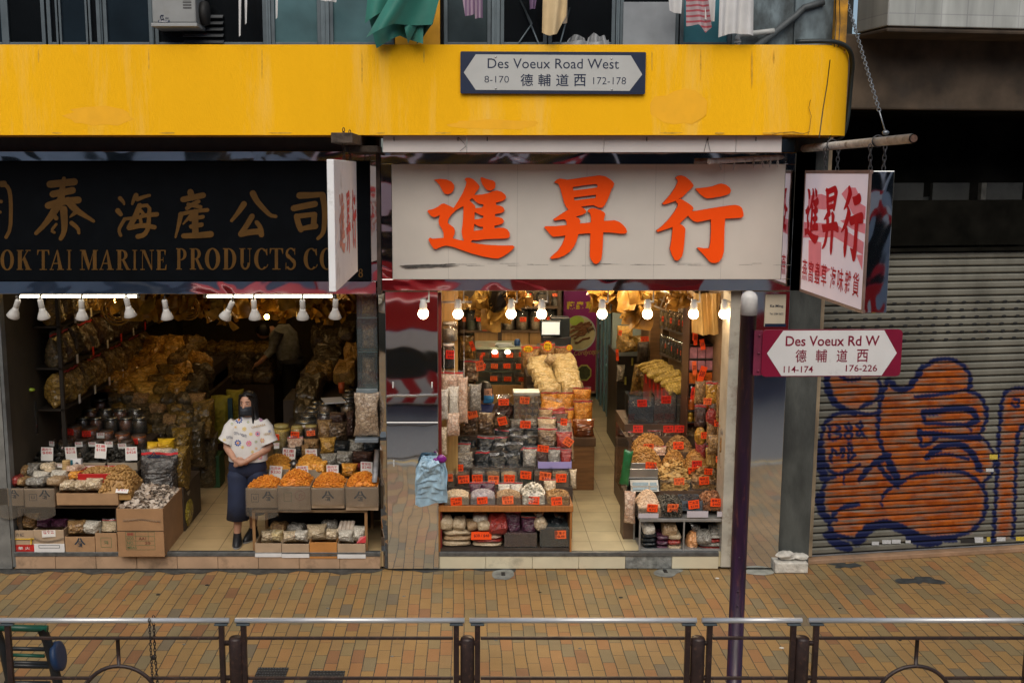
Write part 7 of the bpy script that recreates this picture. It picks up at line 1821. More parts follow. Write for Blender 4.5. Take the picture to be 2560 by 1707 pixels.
mb=MB();mb.box(LX0-.02,-.005,.03,LX0+.012,.1,OPZ+.02);part(mb,'door_jamb',[pbr('dull_grey_jamb',(.16,.17,.17),.4,metal=.4,var=.3)],bld)
def C1(x,y):return x/4.357,1060+y/4.357
def D1(b):return(*C1(b[0],b[1]),*C1(b[2],b[3]))
kraft=pbr('brown_cardboard',(.36,.215,.11),.8,var=.12,vs=10,bump=.12,bs=60,dirt=(.25,.15,.08),dirt_amt=.25)
kraft2=pbr('pale_cardboard',(.40,.29,.19),.8,var=.1,vs=8,bump=.1,bs=60)
okraft=pbr('orange_cardboard',(.46,.20,.05),.75,var=.1,vs=8,bump=.1,bs=60)
ink=pbr('blue_black_stamp',(.012,.03,.05),.7);gink=pbr('green_stamp',(.10,.16,.07),.7)
wsheet=pbr('white_sheet',(.68,.68,.68),.5,var=.08)
def carton(b,Y,d,label,mat=kraft,conv=D1,group='cardboard boxes of the left shop',open_=True,name='cardboard_box',lines=None,extra=None):
 cx,z_,w,h=slot(*conv(b),Y)
 rt=empty(name,(cx,Y+d/2,z_),label,'box',group)
 mb=MB()
 if open_:openbox(mb,cx-w/2,Y,z_,cx+w/2,Y+d,z_+h,.007)
 else:mb.box(cx-w/2,Y,z_,cx+w/2,Y+d,z_+h)
 part(mb,'carton',[mat],rt,bevel=.003)
 if extra:extra(rt,cx,z_,w,h,Y)
 return cx,z_,w,h,rt
def stampchar(rt,x,z,s,Y,m=None):
 """the stencilled mark: a peaked roof over a character"""
 mb=MB();k=0
 for pts,w in(([(-.1,.95),(-.25,.6),(-.5,.35)],.16),([(.1,.95),(.25,.6),(.5,.35)],.16),([(-.2,.62),(.2,.62)],.09)):
  k+=1;mb.poly([ribbon(pts,w)],lambda x_,y_,d,k=k:V3((x+s*x_,Y-.002-.0004*k,z+s*y_)),0)
 text(mb,'銀',(x-s*.26,Y-.004,z),(s*.52,0,0),(0,0,s*.5),0,.03)
 part(mb,'stencil_mark',[m or ink],rt)
def boxmark(rt,x,z,w,h,Y,m=None,inner=None):
 mb=MB();t=.004
 for a,b_,c,d in((0,0,w,t),(0,h-t,w,h),(0,t,t,h-t),(w-t,t,w,h-t)):mb.add([(x+a,Y-.002,z+b_),(x+c,Y-.002,z+b_),(x+c,Y-.002,z+d),(x+a,Y-.002,z+d)],[(0,1,2,3)],0)
 if inner:text(mb,inner,(x+w*.3,Y-.0025,z+h*.3),(w*.4,0,0),(0,0,h*.4),0,.01)
 part(mb,'printed_frame',[m or ink],rt)
milk=film('milky_film',(.60,.52,.42),.10,24,.25,.4)
def wrap(rt,cx,z_,w,h,Y,drop,seed):
 """film folded over the front of the box, hanging below it"""
 r_=random.Random(seed);ph=r_.uniform(0,6);mb=MB()
 mb.grid(lambda u,v:V3((cx+(u-.5)*(w+.016),Y-.009-.006*abs(sin(u*9+ph))-.02*(1-v)*abs(sin(u*3.1)),z_-drop*(.6+.4*sin(u*3.1))+(h+.008+drop*(.6+.4*sin(u*3.1)))*v)),16,6,0)
 mb.grid(lambda u,v:V3((cx+(u-.5)*(w+.016),Y-.006+.05*v,z_+h+.008-.01*v+.004*sin(u*20+ph))),16,2,0)
 part(mb,'film_wrap',[milk],rt)
def C2(x,y):return 600+x/3.733,1000+y/3.733
def E2(b):return(*C2(b[0],b[1]),*C2(b[2],b[3]))
tx0,tx1=W(*C2(125,1030),.12).x,W(*C2(1195,1030),.12).x
zT=W(*C2(600,1025),.02).z
tb=empty('goods_table',((tx0+tx1)/2,.4,FLZ),'low wooden goods table carrying the orange shrimp boxes beside the woman','table')
mb=MB();mb.box(tx0,.03,zT-.03,tx1,.8,zT-.002);part(mb,'top',[pbr('worn_table_wood',(.16,.10,.05),.6,var=.3)],tb,bevel=.003)
for x in(tx0,tx1-.03):
 for y in(.04,.74):
  mb=MB();mb.box(x,y,FLZ,x+.03,y+.03,zT-.031);part(mb,'leg',[pbr('tan_leg_wood',(.28,.15,.06),.6,var=.3,vs=6,stretch=(4,4,.6))],tb,bevel=.002)
mb=MB();mb.box(tx0+.031,.76,FLZ+.02,tx1-.031,.77,zT-.04);part(mb,'back_cloth',[black],tb)
fr=[((62,822,352,1004),.11,.55,'a','leftmost'),((358,806,660,1020),.0,0,'b','second from the left'),((668,820,975,1008),.02,0,'c','third from the left'),((988,812,1290,1028),.0,0,'d','rightmost')]
for i,(b,dr,dz,k,lab)in enumerate(fr):
 def ex(rt,cx,z_,w,h,Y,k=k,i=i):
  if k=='a':boxmark(rt,cx-w*.34,z_+h*.3,w*.24,h*.42,Y,None,'LI');stampchar(rt,cx+w*.2,z_+h*.34,h*.5,Y)
  elif k=='b':boxmark(rt,cx-w*.32,z_+h*.35,w*.24,h*.4,Y,gink);
  elif k=='c':stampchar(rt,cx-w*.0,z_+h*.35,h*.5,Y)
  else:stampchar(rt,cx-w*.05,z_+h*.38,h*.45,Y)
  wrap(rt,cx,z_+(h*.2 if k in 'cd' else 0),w,h*(.8 if k in 'cd' else 1),Y,(.12,.02,.0,.0)[i],30+i)
  if k=='b':
   mb=MB();mb.tube([(cx+w*.18+.05*cos(t),Y-.003,z_+h*.62+.05*sin(t))for t in[6.283*q/24 for q in range(24)]],.002,4,closed=True);text(mb,'介',(cx+w*.13,Y-.003,z_+h*.5),(.05,0,0),(0,0,.05),0,.01);part(mb,'red_seal_print',[pbr('faint_red_print',(.36,.12,.10),.7)],rt)
 cx,z_,w,h,rt=carton(b,.0 if i else .02,.36,f'open film lined cardboard box of orange shrimp, {lab} on the goods table',kraft2,E2,extra=ex)
 heap('dried_shrimp_heap',cx-w/2+.01,cx+w/2-.01,.034,.35,z_+.02,z_+h*.93,(.09,.13,.11,.11)[i],c_shrimp,'curl',.028,620,100+i,f'heap of orange dried shrimp in the {lab} box')
wc=[((265,615,382,750),'$230','leftmost front box',.06),((532,611,646,712),'$168','second front box',0),((808,606,920,720),'$200','third front box',.02),((1124,578,1236,700),'$240','rightmost front box',0)]
for b,pr_,lab,t in wc:card(*E2(b),.37,f'tall white price card standing in the {lab} of shrimp',pr_,'white',tilt=t)
def ex2(rt,cx,z_,w,h,Y):pass
for i,(b,lab)in enumerate((((190,645,470,760),'left'),((500,650,760,740),'middle'))):
 cx,z_,w,h,rt=carton(b,.46,.34,f'open grey cardboard box of small shrimp, {lab} one in the second row',pbr('grey_cardboard',(.30,.24,.17),.8,var=.15),E2)
 heap('small_shrimp_heap',cx-w/2+.01,cx+w/2-.01,.475,.79,z_+.02,z_+h*.9,.12,chip('yellow_orange_shrimp',(.56,.22,.02),(.80,.42,.07),cm=(.70,.32,.04)),'curl',.023,430,110+i,f'heap of small yellow orange shrimp in the {lab} second row box')
card(*E2((388,452,509,600)),.82,'white price card standing in the left second row box','$158','white',tilt=.07)
card(*E2((615,454,723,590)),.80,'white price card standing in the middle second row box','$138','white')
gzz='bags on the right stall of the left shop'
for i,(b,k,m,Y,lab)in enumerate((((655,590,808,735),'pillow',g_orange,.44,'shiny bag of orange shrimp lying between two tall white cards'),((935,615,1092,740),'pillow',g_orange,.44,'bag of orange shrimp just right of the third front card'),((1045,610,1130,680),'pillow',g_red,.6,'small bag with a red edge behind the rightmost front box'),((735,520,905,650),'pillow',g_grey,.75,'grey crumpled bag above the shiny orange bag'),((885,500,1050,640),'pillow',g_grey,.8,'grey glinting bag in the middle of the right stall'),((1030,500,1240,610),'pillow',g_dkbrown,.8,'dark crumpled bag behind the rightmost white card'),((735,370,890,530),'pillow',grain('amber_fish_bits',(.40,.20,.03),(.62,.36,.08),40,1,.5),.95,'round amber bag in the middle of the right stall'),((560,440,640,560),'pillow',g_tan,.9,'tan bag left of the second standing white card'),((500,450,570,560),'pillow',g_dark,.92,'dark bag right of the first standing white card'),((860,400,1020,540),'pillow',g_dark,.95,'dark glinting bag right of the round amber bag'),((1000,390,1160,540),'pillow',g_grey,1.0,'silver grey bag under the hanging bag'),((1140,390,1300,520),'pillow',g_dark,.95,'black bag at the right edge of the right stall'),((430,360,580,470),'stand',g_pink,1.0,'pinkish zip bag below the left orange card'),((580,380,730,480),'pillow',g_tan,1.0,'tan bag below the right orange card'),((710,205,850,400),'pillow',g_tan,1.15,'brown bag left of the dark round bag'),((800,230,1000,400),'pillow',g_mush,1.15,'large dark round bag of mushrooms on the right stall'),((820,130,980,260),'pillow',g_dkbrown,1.3,'reddish brown bag above the large mushroom bag'),((985,120,1060,360),'pillow',g_dkbrown,1.1,'narrow brown bag beside the hanging bag'))):
 one('goods_bag',k,i%4,m,b,Y,.2,lab,RU(-.25,.25),-.15,group=gzz,f=E2)
mb=MB();cx,z_,w,h=slot(*E2((1232,470,1306,762)),.06);mb.tube([(cx-w*.2,.06,z_),(cx+w*.2,.1,z_+h)],.028,10)
tag(mb.build('grey_roll',[pbr('grey_wrapped_roll',(.22,.22,.23),.5,var=.4,vs=18,coat=.4)]),'grey wrapped roll leaning against the right end of the right stall','roll')
cx,z_,w,h=slot(*E2((462,570,545,632)),.62);mb=MB();mb.lathe([(.012,h),(.04,h*.7),(.055,h*.35),(.05,0),(.001,-.01)],14,0,MT((cx,.62,z_+.02)));tag(mb.build('steel_scoop',[pbr('dark_scoop',(.14,.14,.14),.3,metal=.8)]),'dull steel scoop resting between the two second row boxes','scoop')
gj2='plastic jars behind the woman'
for i,(b,m,lab)in enumerate((((300,245,462,560),grain('yellow_beans',(.46,.30,.05),(.66,.48,.12),70,.5,.5),'large clear jar of yellow scallops right beside the woman'),((466,255,586,380),grain('yellow_beans2',(.44,.26,.05),(.60,.42,.12),80,.5,.5),'clear jar of yellow scallops with an orange card'),((590,248,722,390),g_brown,'clear jar of brown scallops with an orange card'))):
 jar(*E2(b),1.15,lab,m,gj2,pbr('clear_yellow_lid',(.42,.34,.12),.3),1.1)
card(*E2((472,293,552,352)),1.12,'orange price card on the jar of yellow scallops','$160');card(*E2((624,284,702,332)),1.12,'orange price card on the jar of brown scallops','$180')
card(*E2((318,400,368,452)),1.1,'small pale price card at the woman\'s elbow','$293','white');card(*E2((318,318,365,372)),1.12,'dim orange price card on the large jar beside the woman','$88')
lid_m=pbr('steel_lid',(.42,.42,.38),.25,metal=.85,var=.2)
gld='steel lidded jars stacked behind the right stall'
for i,(x,y,w_,Y)in enumerate(((600,215,110,1.35),(625,160,80,1.6),(665,110,80,1.85),(690,70,70,2.1),(700,25,65,2.35),(785,130,75,1.6),(800,40,90,1.8),(890,60,50,2.0),(1000,45,70,1.7),(1010,-20,70,2.0),(1010,-80,70,2.3))):
 x0,y0=C2(x-w_,y);x1,y1=C2(x+w_,y+110)
 jar(x0,y0,x1,y1,Y,f'steel lidded jar behind the right stall, {ORD[i]} counting from the front',g_dkbrown if i%2 else g_tan,gld,lid_m,.9)
mb=MB();p,q=W(*C2(800,25),1.5),W(*C2(940,-20),2.0);mb.obox((p+q)/2,(.24,.3,.012),0,MR(.3,3,'Z'));tag(mb.build('paper_sheet',[wsheet]),'pale card sheet lying on the steel lidded jars','paper')
gl2='small boxes on the floor under the goods table'
for i,(b,m,lab,strip)in enumerate((((142,1335,388,1462),kraft2,'shallow carton with a white base, leftmost under the goods table',1),((392,1340,646,1468),kraft2,'shallow carton with a white base, second under the goods table',1),((650,1325,906,1478),okraft,'orange brown carton without a white base under the goods table',0),((911,1340,1172,1474),kraft2,'shallow carton with a white base, rightmost under the goods table',1))):
 def ex3(rt,cx,z_,w,h,Y,s=strip):
  mb=MB();mb.box(cx-w/2-.001,Y-.003,z_+(.0 if s else h*.28),cx+w/2+.001,Y-.0005,z_+(h*.28 if s else h*.295));part(mb,'base_strip',[wsheet if s else pbr('box_seam',(.2,.08,.02),.8)],rt)
 carton(b,-.01,.34,lab,m,E2,gl2,True,extra=ex3)
gp2='clear bags lying in the floor boxes under the goods table'
for i,(b,k,m,Y,lab)in enumerate((((180,1245,300,1350),'pillow',g_pale,.03,'bag of cream slices at the left end of the floor boxes'),((280,1240,390,1345),'pillow',g_noodle,.05,'bag of yellow slices beside the cream slices'),((275,1165,430,1255),'flat',g_tan,.2,'brown bag with a red edge behind the cream slices'),((385,1250,520,1350),'pillow',g_garlic,.04,'bag of pale rings in the second floor box'),((500,1240,630,1345),'pillow',g_white,.04,'bag of white pieces at the right of the second floor box'),((430,1180,600,1260),'flat',g_grey,.2,'greyish bag behind the second floor box'),((610,1190,800,1335),'pillow',g_pale,.05,'large bag of cream strips over the orange brown carton'),((740,1150,910,1250),'flat',g_grey,.2,'bag with a purple mark behind the cream strips'),((790,1230,915,1335),'pillow',g_garlic,.05,'bag of tan and white pieces on the orange brown carton'),((905,1240,1055,1350),'pillow',g_white,.03,'bag of white lumps in the rightmost floor box'),((1045,1205,1175,1345),'pillow',g_white,.05,'white bag with a red corner in the rightmost floor box'))):
 one('goods_bag',k,i%4,m,b,Y,.2,lab,RU(-.3,.3),-.2,group=gp2,f=E2)
for i in range(4):
 p,q=W(*C2(920+i*38,1240),.14),W(*C2(955+i*34,1130),.22);mb=MB();mb.tube([p,q],.022,9)
 tag(mb.build('pale_stick',[pbr('pale_stick',(.52,.44,.36),.5,var=.25,vs=20,coat=.5)]),f'thick pale wrapped stick, {ORD[i]} from the left, standing in the rightmost floor box','dried goods','pale sticks in the floor box')
mb=MB();mb.add([W(*C2(1085,1335),.02),W(*C2(1172,1330),.02),W(*C2(1178,1265),.04),W(*C2(1120,1280),.04)],[(0,1,2,3)],0);mb.add([Vector(v)+V3((0,.01,0))for v in mb.v[:4]],[(3,2,1,0)],0);tag(mb.build('red_wrapper',[pbr('red_wrapper',(.45,.015,.02),.4,coat=.5)]),'bright red wrapper corner in the rightmost floor box','wrapper')
gdk='wrapped dark bundles piled along the right side of the left shop'
def Cm(x,y):return 500+x/2.09,700+y/2.09
def Em(b):return(*Cm(b[0],b[1]),*Cm(b[2],b[3]))
g_dkb=grain('dark_wrapped_bundle',(.04,.032,.015),(.13,.09,.04),40,1,.4,wr=16)
for i,(b,Y,m,lab)in enumerate((((470,640,590,760),2.2,g_dkb,'lowest dark bundle at the front of the right pile'),((490,570,620,660),2.5,g_dkb,'second dark bundle from the front of the right pile'),((500,520,640,600),2.8,g_dkb,'third dark bundle from the front of the right pile'),((530,455,690,545),3.2,g_darkmaw,'middle brownish bundle of the right pile'),((560,420,740,480),3.5,g_dkb,'broad dark bundle above the middle of the right pile'),((580,360,740,430),3.8,g_dkb,'rounded dark bundle near the top of the right pile'),((620,280,740,360),4.2,g_dkb,'topmost dark bundle with glinting film in the right pile'),((560,260,650,380),4.6,g_dkb,'dark bundle at the back beside the bending man'),((690,440,820,560),2.8,g_maw,'lower golden bundle against the glass cabinet'),((740,360,820,450),3.2,g_maw,'upper golden bundle against the glass cabinet'),((720,240,820,330),3.6,g_dkb,'dark bundle high against the glass cabinet'))):
 one('goods_bundle','flat',i%4,m,b,Y,.55,lab,RU(-.2,.2),.15,group=gdk,f=Em,cat='bundle')
mb=MB();cx,z_,w,h=slot(*Em((722,535,758,590)),2.2);mb.lathe([(w*.4,0),(w*.5,h),(.001,h)],14,0,MT((cx,2.2,z_)));tag(mb.build('orange_pot',[pbr('orange_pot',(.55,.10,.02),.4)]),'small orange pot standing among the golden bundles','pot')
rr_m=st_m
mb=MB();mb.box(W(700,900,1.1).x,1.05,FLZ,LX1-.01,1.7,1.0);mb.box(W(690,900,1.75).x,1.701,FLZ,LX1-.01,2.7,.97);mb.box(W(705,900,2.7).x,2.701,FLZ,LX1-.01,3.45,1.2);mb.box(W(750,900,3.5).x,3.451,FLZ,LX1-.01,4.8,1.4)
o=mb.build('stall_block',[rr_m]);tag(o,'dark stepped stall block under the jars and bundles on the right of the left shop','stall')
gcb=empty('glass_cabinet',(LX1-.1,.3,1.5),'narrow glass wall cabinet hanging at the right end of the left shop','cabinet')
cz0,cz1=W(920,970,.08).z,OPZ
g0,g1=W(893,900,.08).x,W(944,900,.08).x
mb=MB();mb.box(g0,.08,cz0,g0+.006,.6,cz1);mb.box(g0+.0061,.075,cz0,g1,.081,cz1);part(mb,'glass',[film('cabinet_glass',(.5,.6,.62),.07,2,.03,.1)],gcb)
mb=MB()
for y in(970,880,795):z=W(920,y,.08).z;mb.box(g0+.007,.085,z-.006,g1,.6,z+.006)
part(mb,'shelf',[pbr('green_glass_edge',(.16,.22,.2),.2)],gcb)
mb=MB();mb.box(g0-.012,.06,cz0-.05,g1,.62,cz0-.007);part(mb,'base',[pbr('grey_blue_base',(.22,.26,.28),.35,metal=.3)],gcb,bevel=.003)
for i,(y0,y1,m)in enumerate(((742,793,g_maw),(812,878,g_tan),(890,968,g_tan))):
 one('dried_fish_piece','pillow',i,m,(902,y0,940,y1),.2,.2,f'dried fish maw on the {("top", "middle", "bottom")[i]} shelf of the narrow glass cabinet',f=lambda b:b,cat='dried fish',group='fish maws in the glass cabinet')
one('hanging_bag','pillow',2,grain('pale_brown_fish',(.24,.16,.10),(.42,.32,.22),26,1,.5),(884,985,948,1094),-.02,.12,'large clear bag of pale dried fish hanging under the glass cabinet',f=lambda b:b)
mb=MB();p,q=W(888,1095,.0),W(946,1104,.0);mb.box(p.x,-.04,q.z,q.x,.3,p.z);tag(mb.build('wall_shelf',[pbr('blue_grey_shelf',(.20,.24,.28),.4,metal=.3)],bevel=.003),'short blue grey shelf under the large hanging bag','shelf')
def lump_bag(b,k,s,m,Y,d,lab,grp,rz=0,rx=-.15,cat='bag'):one('goods_bag',k,s,m,b,Y,d,lab,rz,rx,group=grp,f=D1,cat=cat)
def exbig(rt,cx,z_,w,h,Y):
 mb=MB();mb.box(cx-w/2-.001,Y-.0025,z_+h*.53,cx+w/2+.001,Y-.0005,z_+h*.545);part(mb,'lid_edge',[pbr('box_gap',(.05,.03,.015),.9)],rt)
 mb=MB();mb.grid(lambda u,v:V3((cx-w*.36+w*.8*u,Y-.006-.004*sin(u*9),z_+h*(.74+.035*v+.02*sin(u*4)))),14,1,0);part(mb,'tape_strip',[milk],rt)
 x,z,ww,hh=cx-w*.32,z_+h*.15,w*.62,h*.37
 mb=MB();t=.003
 lines=[(0,0,1,0),(0,.25,1,.25),(0,.5,1,.5),(0,.76,1,.76),(0,1,1,1),(0,0,0,1),(1,0,1,1),(.34,.25,.34,1),(.78,.5,.78,1)]
 for a,b_,c,d in lines:mb.add([(x+ww*a-t/2,Y-.003,z+hh*b_-t/2),(x+ww*c+t/2,Y-.003,z+hh*b_-t/2),(x+ww*c+t/2,Y-.003,z+hh*d+t/2),(x+ww*a-t/2,Y-.003,z+hh*d+t/2)],[(0,1,2,3)],0)
 for s,a,b_,c,d,mi in(('NOO',.04,.55,.28,.72,0),('AA1',.45,.55,.7,.72,1),('NO.',.04,.3,.28,.46,0),('20',.66,.3,.84,.46,1),('MEAS',.04,.05,.36,.2,0),('蝦乾',.05,.8,.28,.96,2)):text(mb,s,(x+ww*a,Y-.0035,z+hh*b_),(ww*(c-a),0,0),(0,0,hh*(d-b_)),mi,.01)
 part(mb,'printed_table',[gink,pbr('dark_red_stamp',(.16,.05,.03),.7),pbr('red_stamp',(.36,.06,.04),.7)],rt)
cx,z_,w,h,rt=carton((1290,920,1795,1442),-.1,.75,'big brown carton printed with a green table, full of pale mushrooms',pbr('big_carton_kraft',(.34,.19,.09),.8,var=.1,vs=6,bump=.1,bs=50),extra=exbig)
heap('pale_mushroom_heap',cx-w/2+.01,cx+w/2-.01,-.085,.64,z_+.02,z_+h*.96,.13,chip('grey_beige_mushrooms',(.30,.22,.16),(.60,.52,.44),cm=(.45,.37,.30)),'flake',.06,420,120,'heap of grey beige dried mushrooms filling the big brown carton')
def exred(rt,cx,z_,w,h,Y):
 mb=MB();mb.box(cx-w/2-.002,Y-.004,z_-.001,cx+w/2+.002,Y-.0005,z_+h*.36,0);text(mb,'金 華 火',(cx-w*.36,Y-.005,z_+h*.14),(w*.7,0,0),(0,0,h*.14),1,.01);part(mb,'red_wrap',[pbr('red_print',(.45,.02,.015),.4),wsheet],rt)
 mb=MB();mb.tube([(cx-w/2,Y-.008,z_+h*.62),(cx+w*.3,Y-.008,z_+h*.62),(cx+w/2+.004,Y-.008,z_+h*.63)],.006,6);mb.tube([(cx+w*.42,Y-.012,z_+h*.66),(cx+w*.40,Y-.012,z_+h*.4)],.007,6);part(mb,'yellow_strap',[pbr('yellow_strap',(.65,.42,.02),.4)],rt)
 mb=MB();text(mb,'東方紅',(cx-w*.35,Y-.002,z_+h*.72),(w*.5,0,0),(0,0,h*.16),0,0);part(mb,'lettering',[ink],rt)
carton((85,1155,380,1398),.02,.34,'carton with a red base and yellow strap on the left floor',kraft2,extra=exred)
def exwh(rt,cx,z_,w,h,Y):
 mb=MB();mb.box(cx-w/2-.002,Y-.004,z_-.001,cx+w/2+.002,Y-.0005,z_+h*.42);part(mb,'white_wrap',[wsheet],rt)
 mb=MB();mb.grid(lambda u,v:V3((cx+(u-.5)*w,Y-.006-.004*sin(u*7),z_+h*(.46+.16*(2*u-1)**2+.10*v))),14,2,0);part(mb,'film_swag',[milk],rt)
 boxmark(rt,cx-w*.35,z_+h*.24,w*.7,h*.13,Y-.004)
carton((380,1150,706,1408),.0,.34,'carton with a white base and a small white card on the left floor',kraft2,extra=exwh)
card(*D1((462,1156,604,1228)),-.012,'small white price card on the white based floor carton','$16','white')
carton((716,1225,1040,1420),.0,.34,'tan carton with a dark stencil mark on the left floor',kraft,extra=lambda rt,cx,z_,w,h,Y:stampchar(rt,cx-w*.0,z_+h*.42,h*.5,Y))
carton((1046,1185,1282,1424),.0,.34,'tan carton with a faint round print beside the big carton',kraft,extra=lambda rt,cx,z_,w,h,Y:boxmark(rt,cx-w*.25,z_+h*.35,w*.5,h*.45,Y,gink,'海味'))
gf='bags lying in the floor cartons on the left'
lump_bag((90,1010,390,1180),'pillow',1,g_tan,.06,.24,'clear bag of tan strips in the red based carton',gf)
lump_bag((365,1060,530,1165),'pillow',2,g_purple,.06,.22,'purple bag at the left in the white based carton',gf);lump_bag((520,1065,705,1165),'pillow',3,g_purple,.06,.22,'purple bag at the right in the white based carton',gf)
lump_bag((695,1090,900,1240),'pillow',0,g_tan,.0,.24,'bag of brown strips on the stencilled carton',gf,.2);lump_bag((885,1090,1065,1235),'pillow',1,g_white,.02,.22,'bag of white grains on the stencilled carton',gf,-.2)
lump_bag((1075,1070,1285,1205),'stand',2,g_pale,.04,.22,'standing bag of pale flour in the carton beside the big one',gf)
lz=W(*C1(300,905),.0).z
mb=MB();mb.box(LX0+.02,.06,lz-.03,W(*C1(1290,880),.06).x,.9,lz-.005);mb.box(LX0+.02,.88,FLZ,W(*C1(1290,880),.06).x,.9,lz-.031)
lt=empty('goods_table',(LX0+.8,.5,FLZ),'long dark goods table on the left side of the left shop','table')
part(mb,'top',[pbr('dark_table_wood',(.06,.04,.025),.6,var=.3)],lt)
for x in(LX0+.03,W(*C1(1250,880),.06).x):
 mb=MB();mb.box(x,.07,FLZ,x+.04,.11,lz-.031);part(mb,'leg',[pbr('dark_table_wood',(.06,.04,.025),.6,var=.3)],lt)
def exs(rt,cx,z_,w,h,Y):stampchar(rt,cx+w*.18,z_+h*.42,h*.5,Y);wrap(rt,cx,z_,w,h,Y,.13,int(cx*10))
carton((-60,700,265,888),.0,.36,'film covered carton with a stencil mark at the far left of the left stall',kraft2,extra=exs)
carton((272,702,598,902),.0,.36,'film covered carton with a stencil mark second on the left stall',kraft2,extra=lambda rt,cx,z_,w,h,Y:(exs(rt,cx,z_,w,h,Y),boxmark(rt,cx-w*.34,z_+h*.35,w*.26,h*.36,Y,None,'LI')))
cx,z_,w,h,rt=carton((620,752,1290,882),-.02,.5,'wide shallow carton tray of nuts on the left stall',kraft)
gt='goods on the left stall'
heap('walnut_heap',W(*C1(1060,700),.0).x,W(*C1(1420,700),.0).x,.0,.46,z_+h*.4,z_+h*.9,.22,c_walnut,'nut',.036,430,130,'heap of tan brown nuts at the right of the wide carton tray',group=gt)
for i,(b,k,m,Y,lab)in enumerate((((605,640,770,760),'pillow',g_garlic,.0,'bag of pale nuts at the left end of the wide tray'),((720,645,830,760),'pillow',g_pale,.02,'thin bag of pale nuts second in the wide tray'),((790,640,920,760),'pillow',g_garlic,.0,'bag of pale nuts in the middle of the wide tray'),((900,620,1090,755),'pillow',g_garlic,-.01,'plump bag of pale pieces before the red tray'),((255,610,480,705),'flat',g_grey,.0,'dark speckled bag over the front of the second carton'),((490,600,670,700),'flat',g_beige,.0,'brownish bag over the right of the second carton'),((320,540,520,630),'pillow',g_white,.15,'white flat bag above the dark speckled bag'),((520,530,720,625),'pillow',g_white,.15,'white crumbly bag left of the red tray'),((415,450,570,530),'flat',g_garlic,.3,'pale round bag on top of the left goods'),((445,505,570,570),'pillow',g_garlic,.22,'bag of pale balls below the pale round bag'),((255,460,400,620),'pillow',g_grey,.3,'tall dark glinting bag near the left end'),((170,480,280,660),'pillow',g_tan,.25,'tall pale brown bag near the left end'),((60,590,200,700),'flat',g_red,.02,'dark red bag in the far left carton'),((180,610,275,700),'flat',g_tan,.02,'orange tan bag in the far left carton'),((-20,450,100,640),'pillow',g_dark,.2,'dark bag at the extreme left of the stall'),((105,500,180,610),'sack',g_white,.2,'white tied bag near the extreme left'),((720,540,870,640),'pillow',g_orange,.12,'clear bag with amber pieces left of the red tray'),((715,475,860,550),'flat',g_pink,.2,'pinkish flat bag below the blue framed card'))):
 lump_bag(b,k,i%4,m,Y,.22,lab,gt,RU(-.25,.25))
rt_=empty('red_tray',W(*C1(1030,660),.25),'bright red plastic tray of small nuts on the left stall','tray')
mb=MB();p,q=W(*C1(850,655),.12),W(*C1(1215,560),.12);openbox(mb,p.x,.12,p.z,q.x,.44,q.z+.02,.008);part(mb,'tray',[pbr('red_plastic',(.42,.012,.012),.35,var=.1)],rt_,bevel=.004)
heap('small_nut_heap',p.x+.01,q.x-.01,.135,.42,p.z+.01,q.z-.01,.04,c_walnut,'nut',.034,200,131,'small tan nuts filling the red plastic tray')
for b,pr_,lab,Y,t in(((930,455,1056,580),'$160','left white card standing in the red tray',.40,0),((1076,453,1195,575),'$148','right white card standing in the red tray',.40,0),((1258,452,1382,562),'$56','white card standing in the tan brown nuts',.40,0),((448,254,576,398),'$88','leftmost of the four tall white cards in the dark heaps',.565,.1),((720,244,842,388),'$218','second of the four tall white cards in the dark heaps',.565,.04),((1030,216,1154,372),'$168','third of the four tall white cards in the dark heaps',.565,.06),((1370,248,1496,395),'$428','rightmost of the four tall white cards in the dark heaps',.565,.03)):
 card(*D1(b),Y,lab,pr_,'white',tilt=t)
card(*D1((1255,700,1390,748)),-.03,'white card lying on the rim of the wide carton tray','$20','white',lean=-.9)
mb=MB();cx,z_,w,h=slot(*D1((762,385,888,545)),.42);rt_=empty('picture_box',(cx,.42,z_),'upright white box with a dark oval picture and blue edge on the left stall','box')
mb.box(cx-w/2,.42,z_,cx+w/2,.47,z_+h);part(mb,'carton',[wsheet],rt_,bevel=.002)
mb=MB();mb.box(cx-w/2+.003,.417,z_+.003,cx-w*.2,.4195,z_+h-.003,0);mb.add([(cx+w*.15+w*.22*cos(t),.4185,z_+h*.52+h*.3*sin(t))for t in[6.283*k/20 for k in range(20)]],[tuple(range(20))],1);part(mb,'printed_picture',[pbr('blue_green_band',(.02,.12,.16),.4),navy],rt_)
card(*D1((545,432,685,470)),.45,'small white and green label among the left stall goods','$60','white')
mb=MB()
for i in range(7):p=W(*C1(722,520-i*18),.3);mb.lathe([(.04,0),(.042,.012),(.04,.018),(.001,.018)],12,0,MT(p))
tag(mb.build('biscuit_stack',[pbr('tan_biscuit',(.45,.30,.13),.6,var=.2)]),'stack of thin tan round slices left of the picture box','dried food',kind='stuff')
for i,(x0,x1,y0,y1,lab)in enumerate(((330,540,440,480,'leftmost'),(560,720,440,480,'second'),(880,1160,430,480,'third'),(1170,1480,430,480,'rightmost'))):
 cx,z_,w,h,rt=carton((x0-20,420,x1+20,560),.58,.42,f'film lined carton of black fungus, {lab} in the second rank',pbr('grey_cardboard',(.30,.24,.17),.8,var=.15))
 heap('black_fungus_heap',cx-w/2+.01,cx+w/2-.01,.6,.98,z_+.02,z_+h*.93,.09,c_fung,'flake',.05,240,140+i,f'heap of black fungus, {lab} in the second rank')
lump_bag((1490,330,1900,780),'stand',1,grain('dark_mushroom_caps',(.02,.018,.018),(.10,.085,.075),46,1,.35),.42,.4,'very large clear bag of small dark mushrooms on the big carton',gt,.05,-.05)
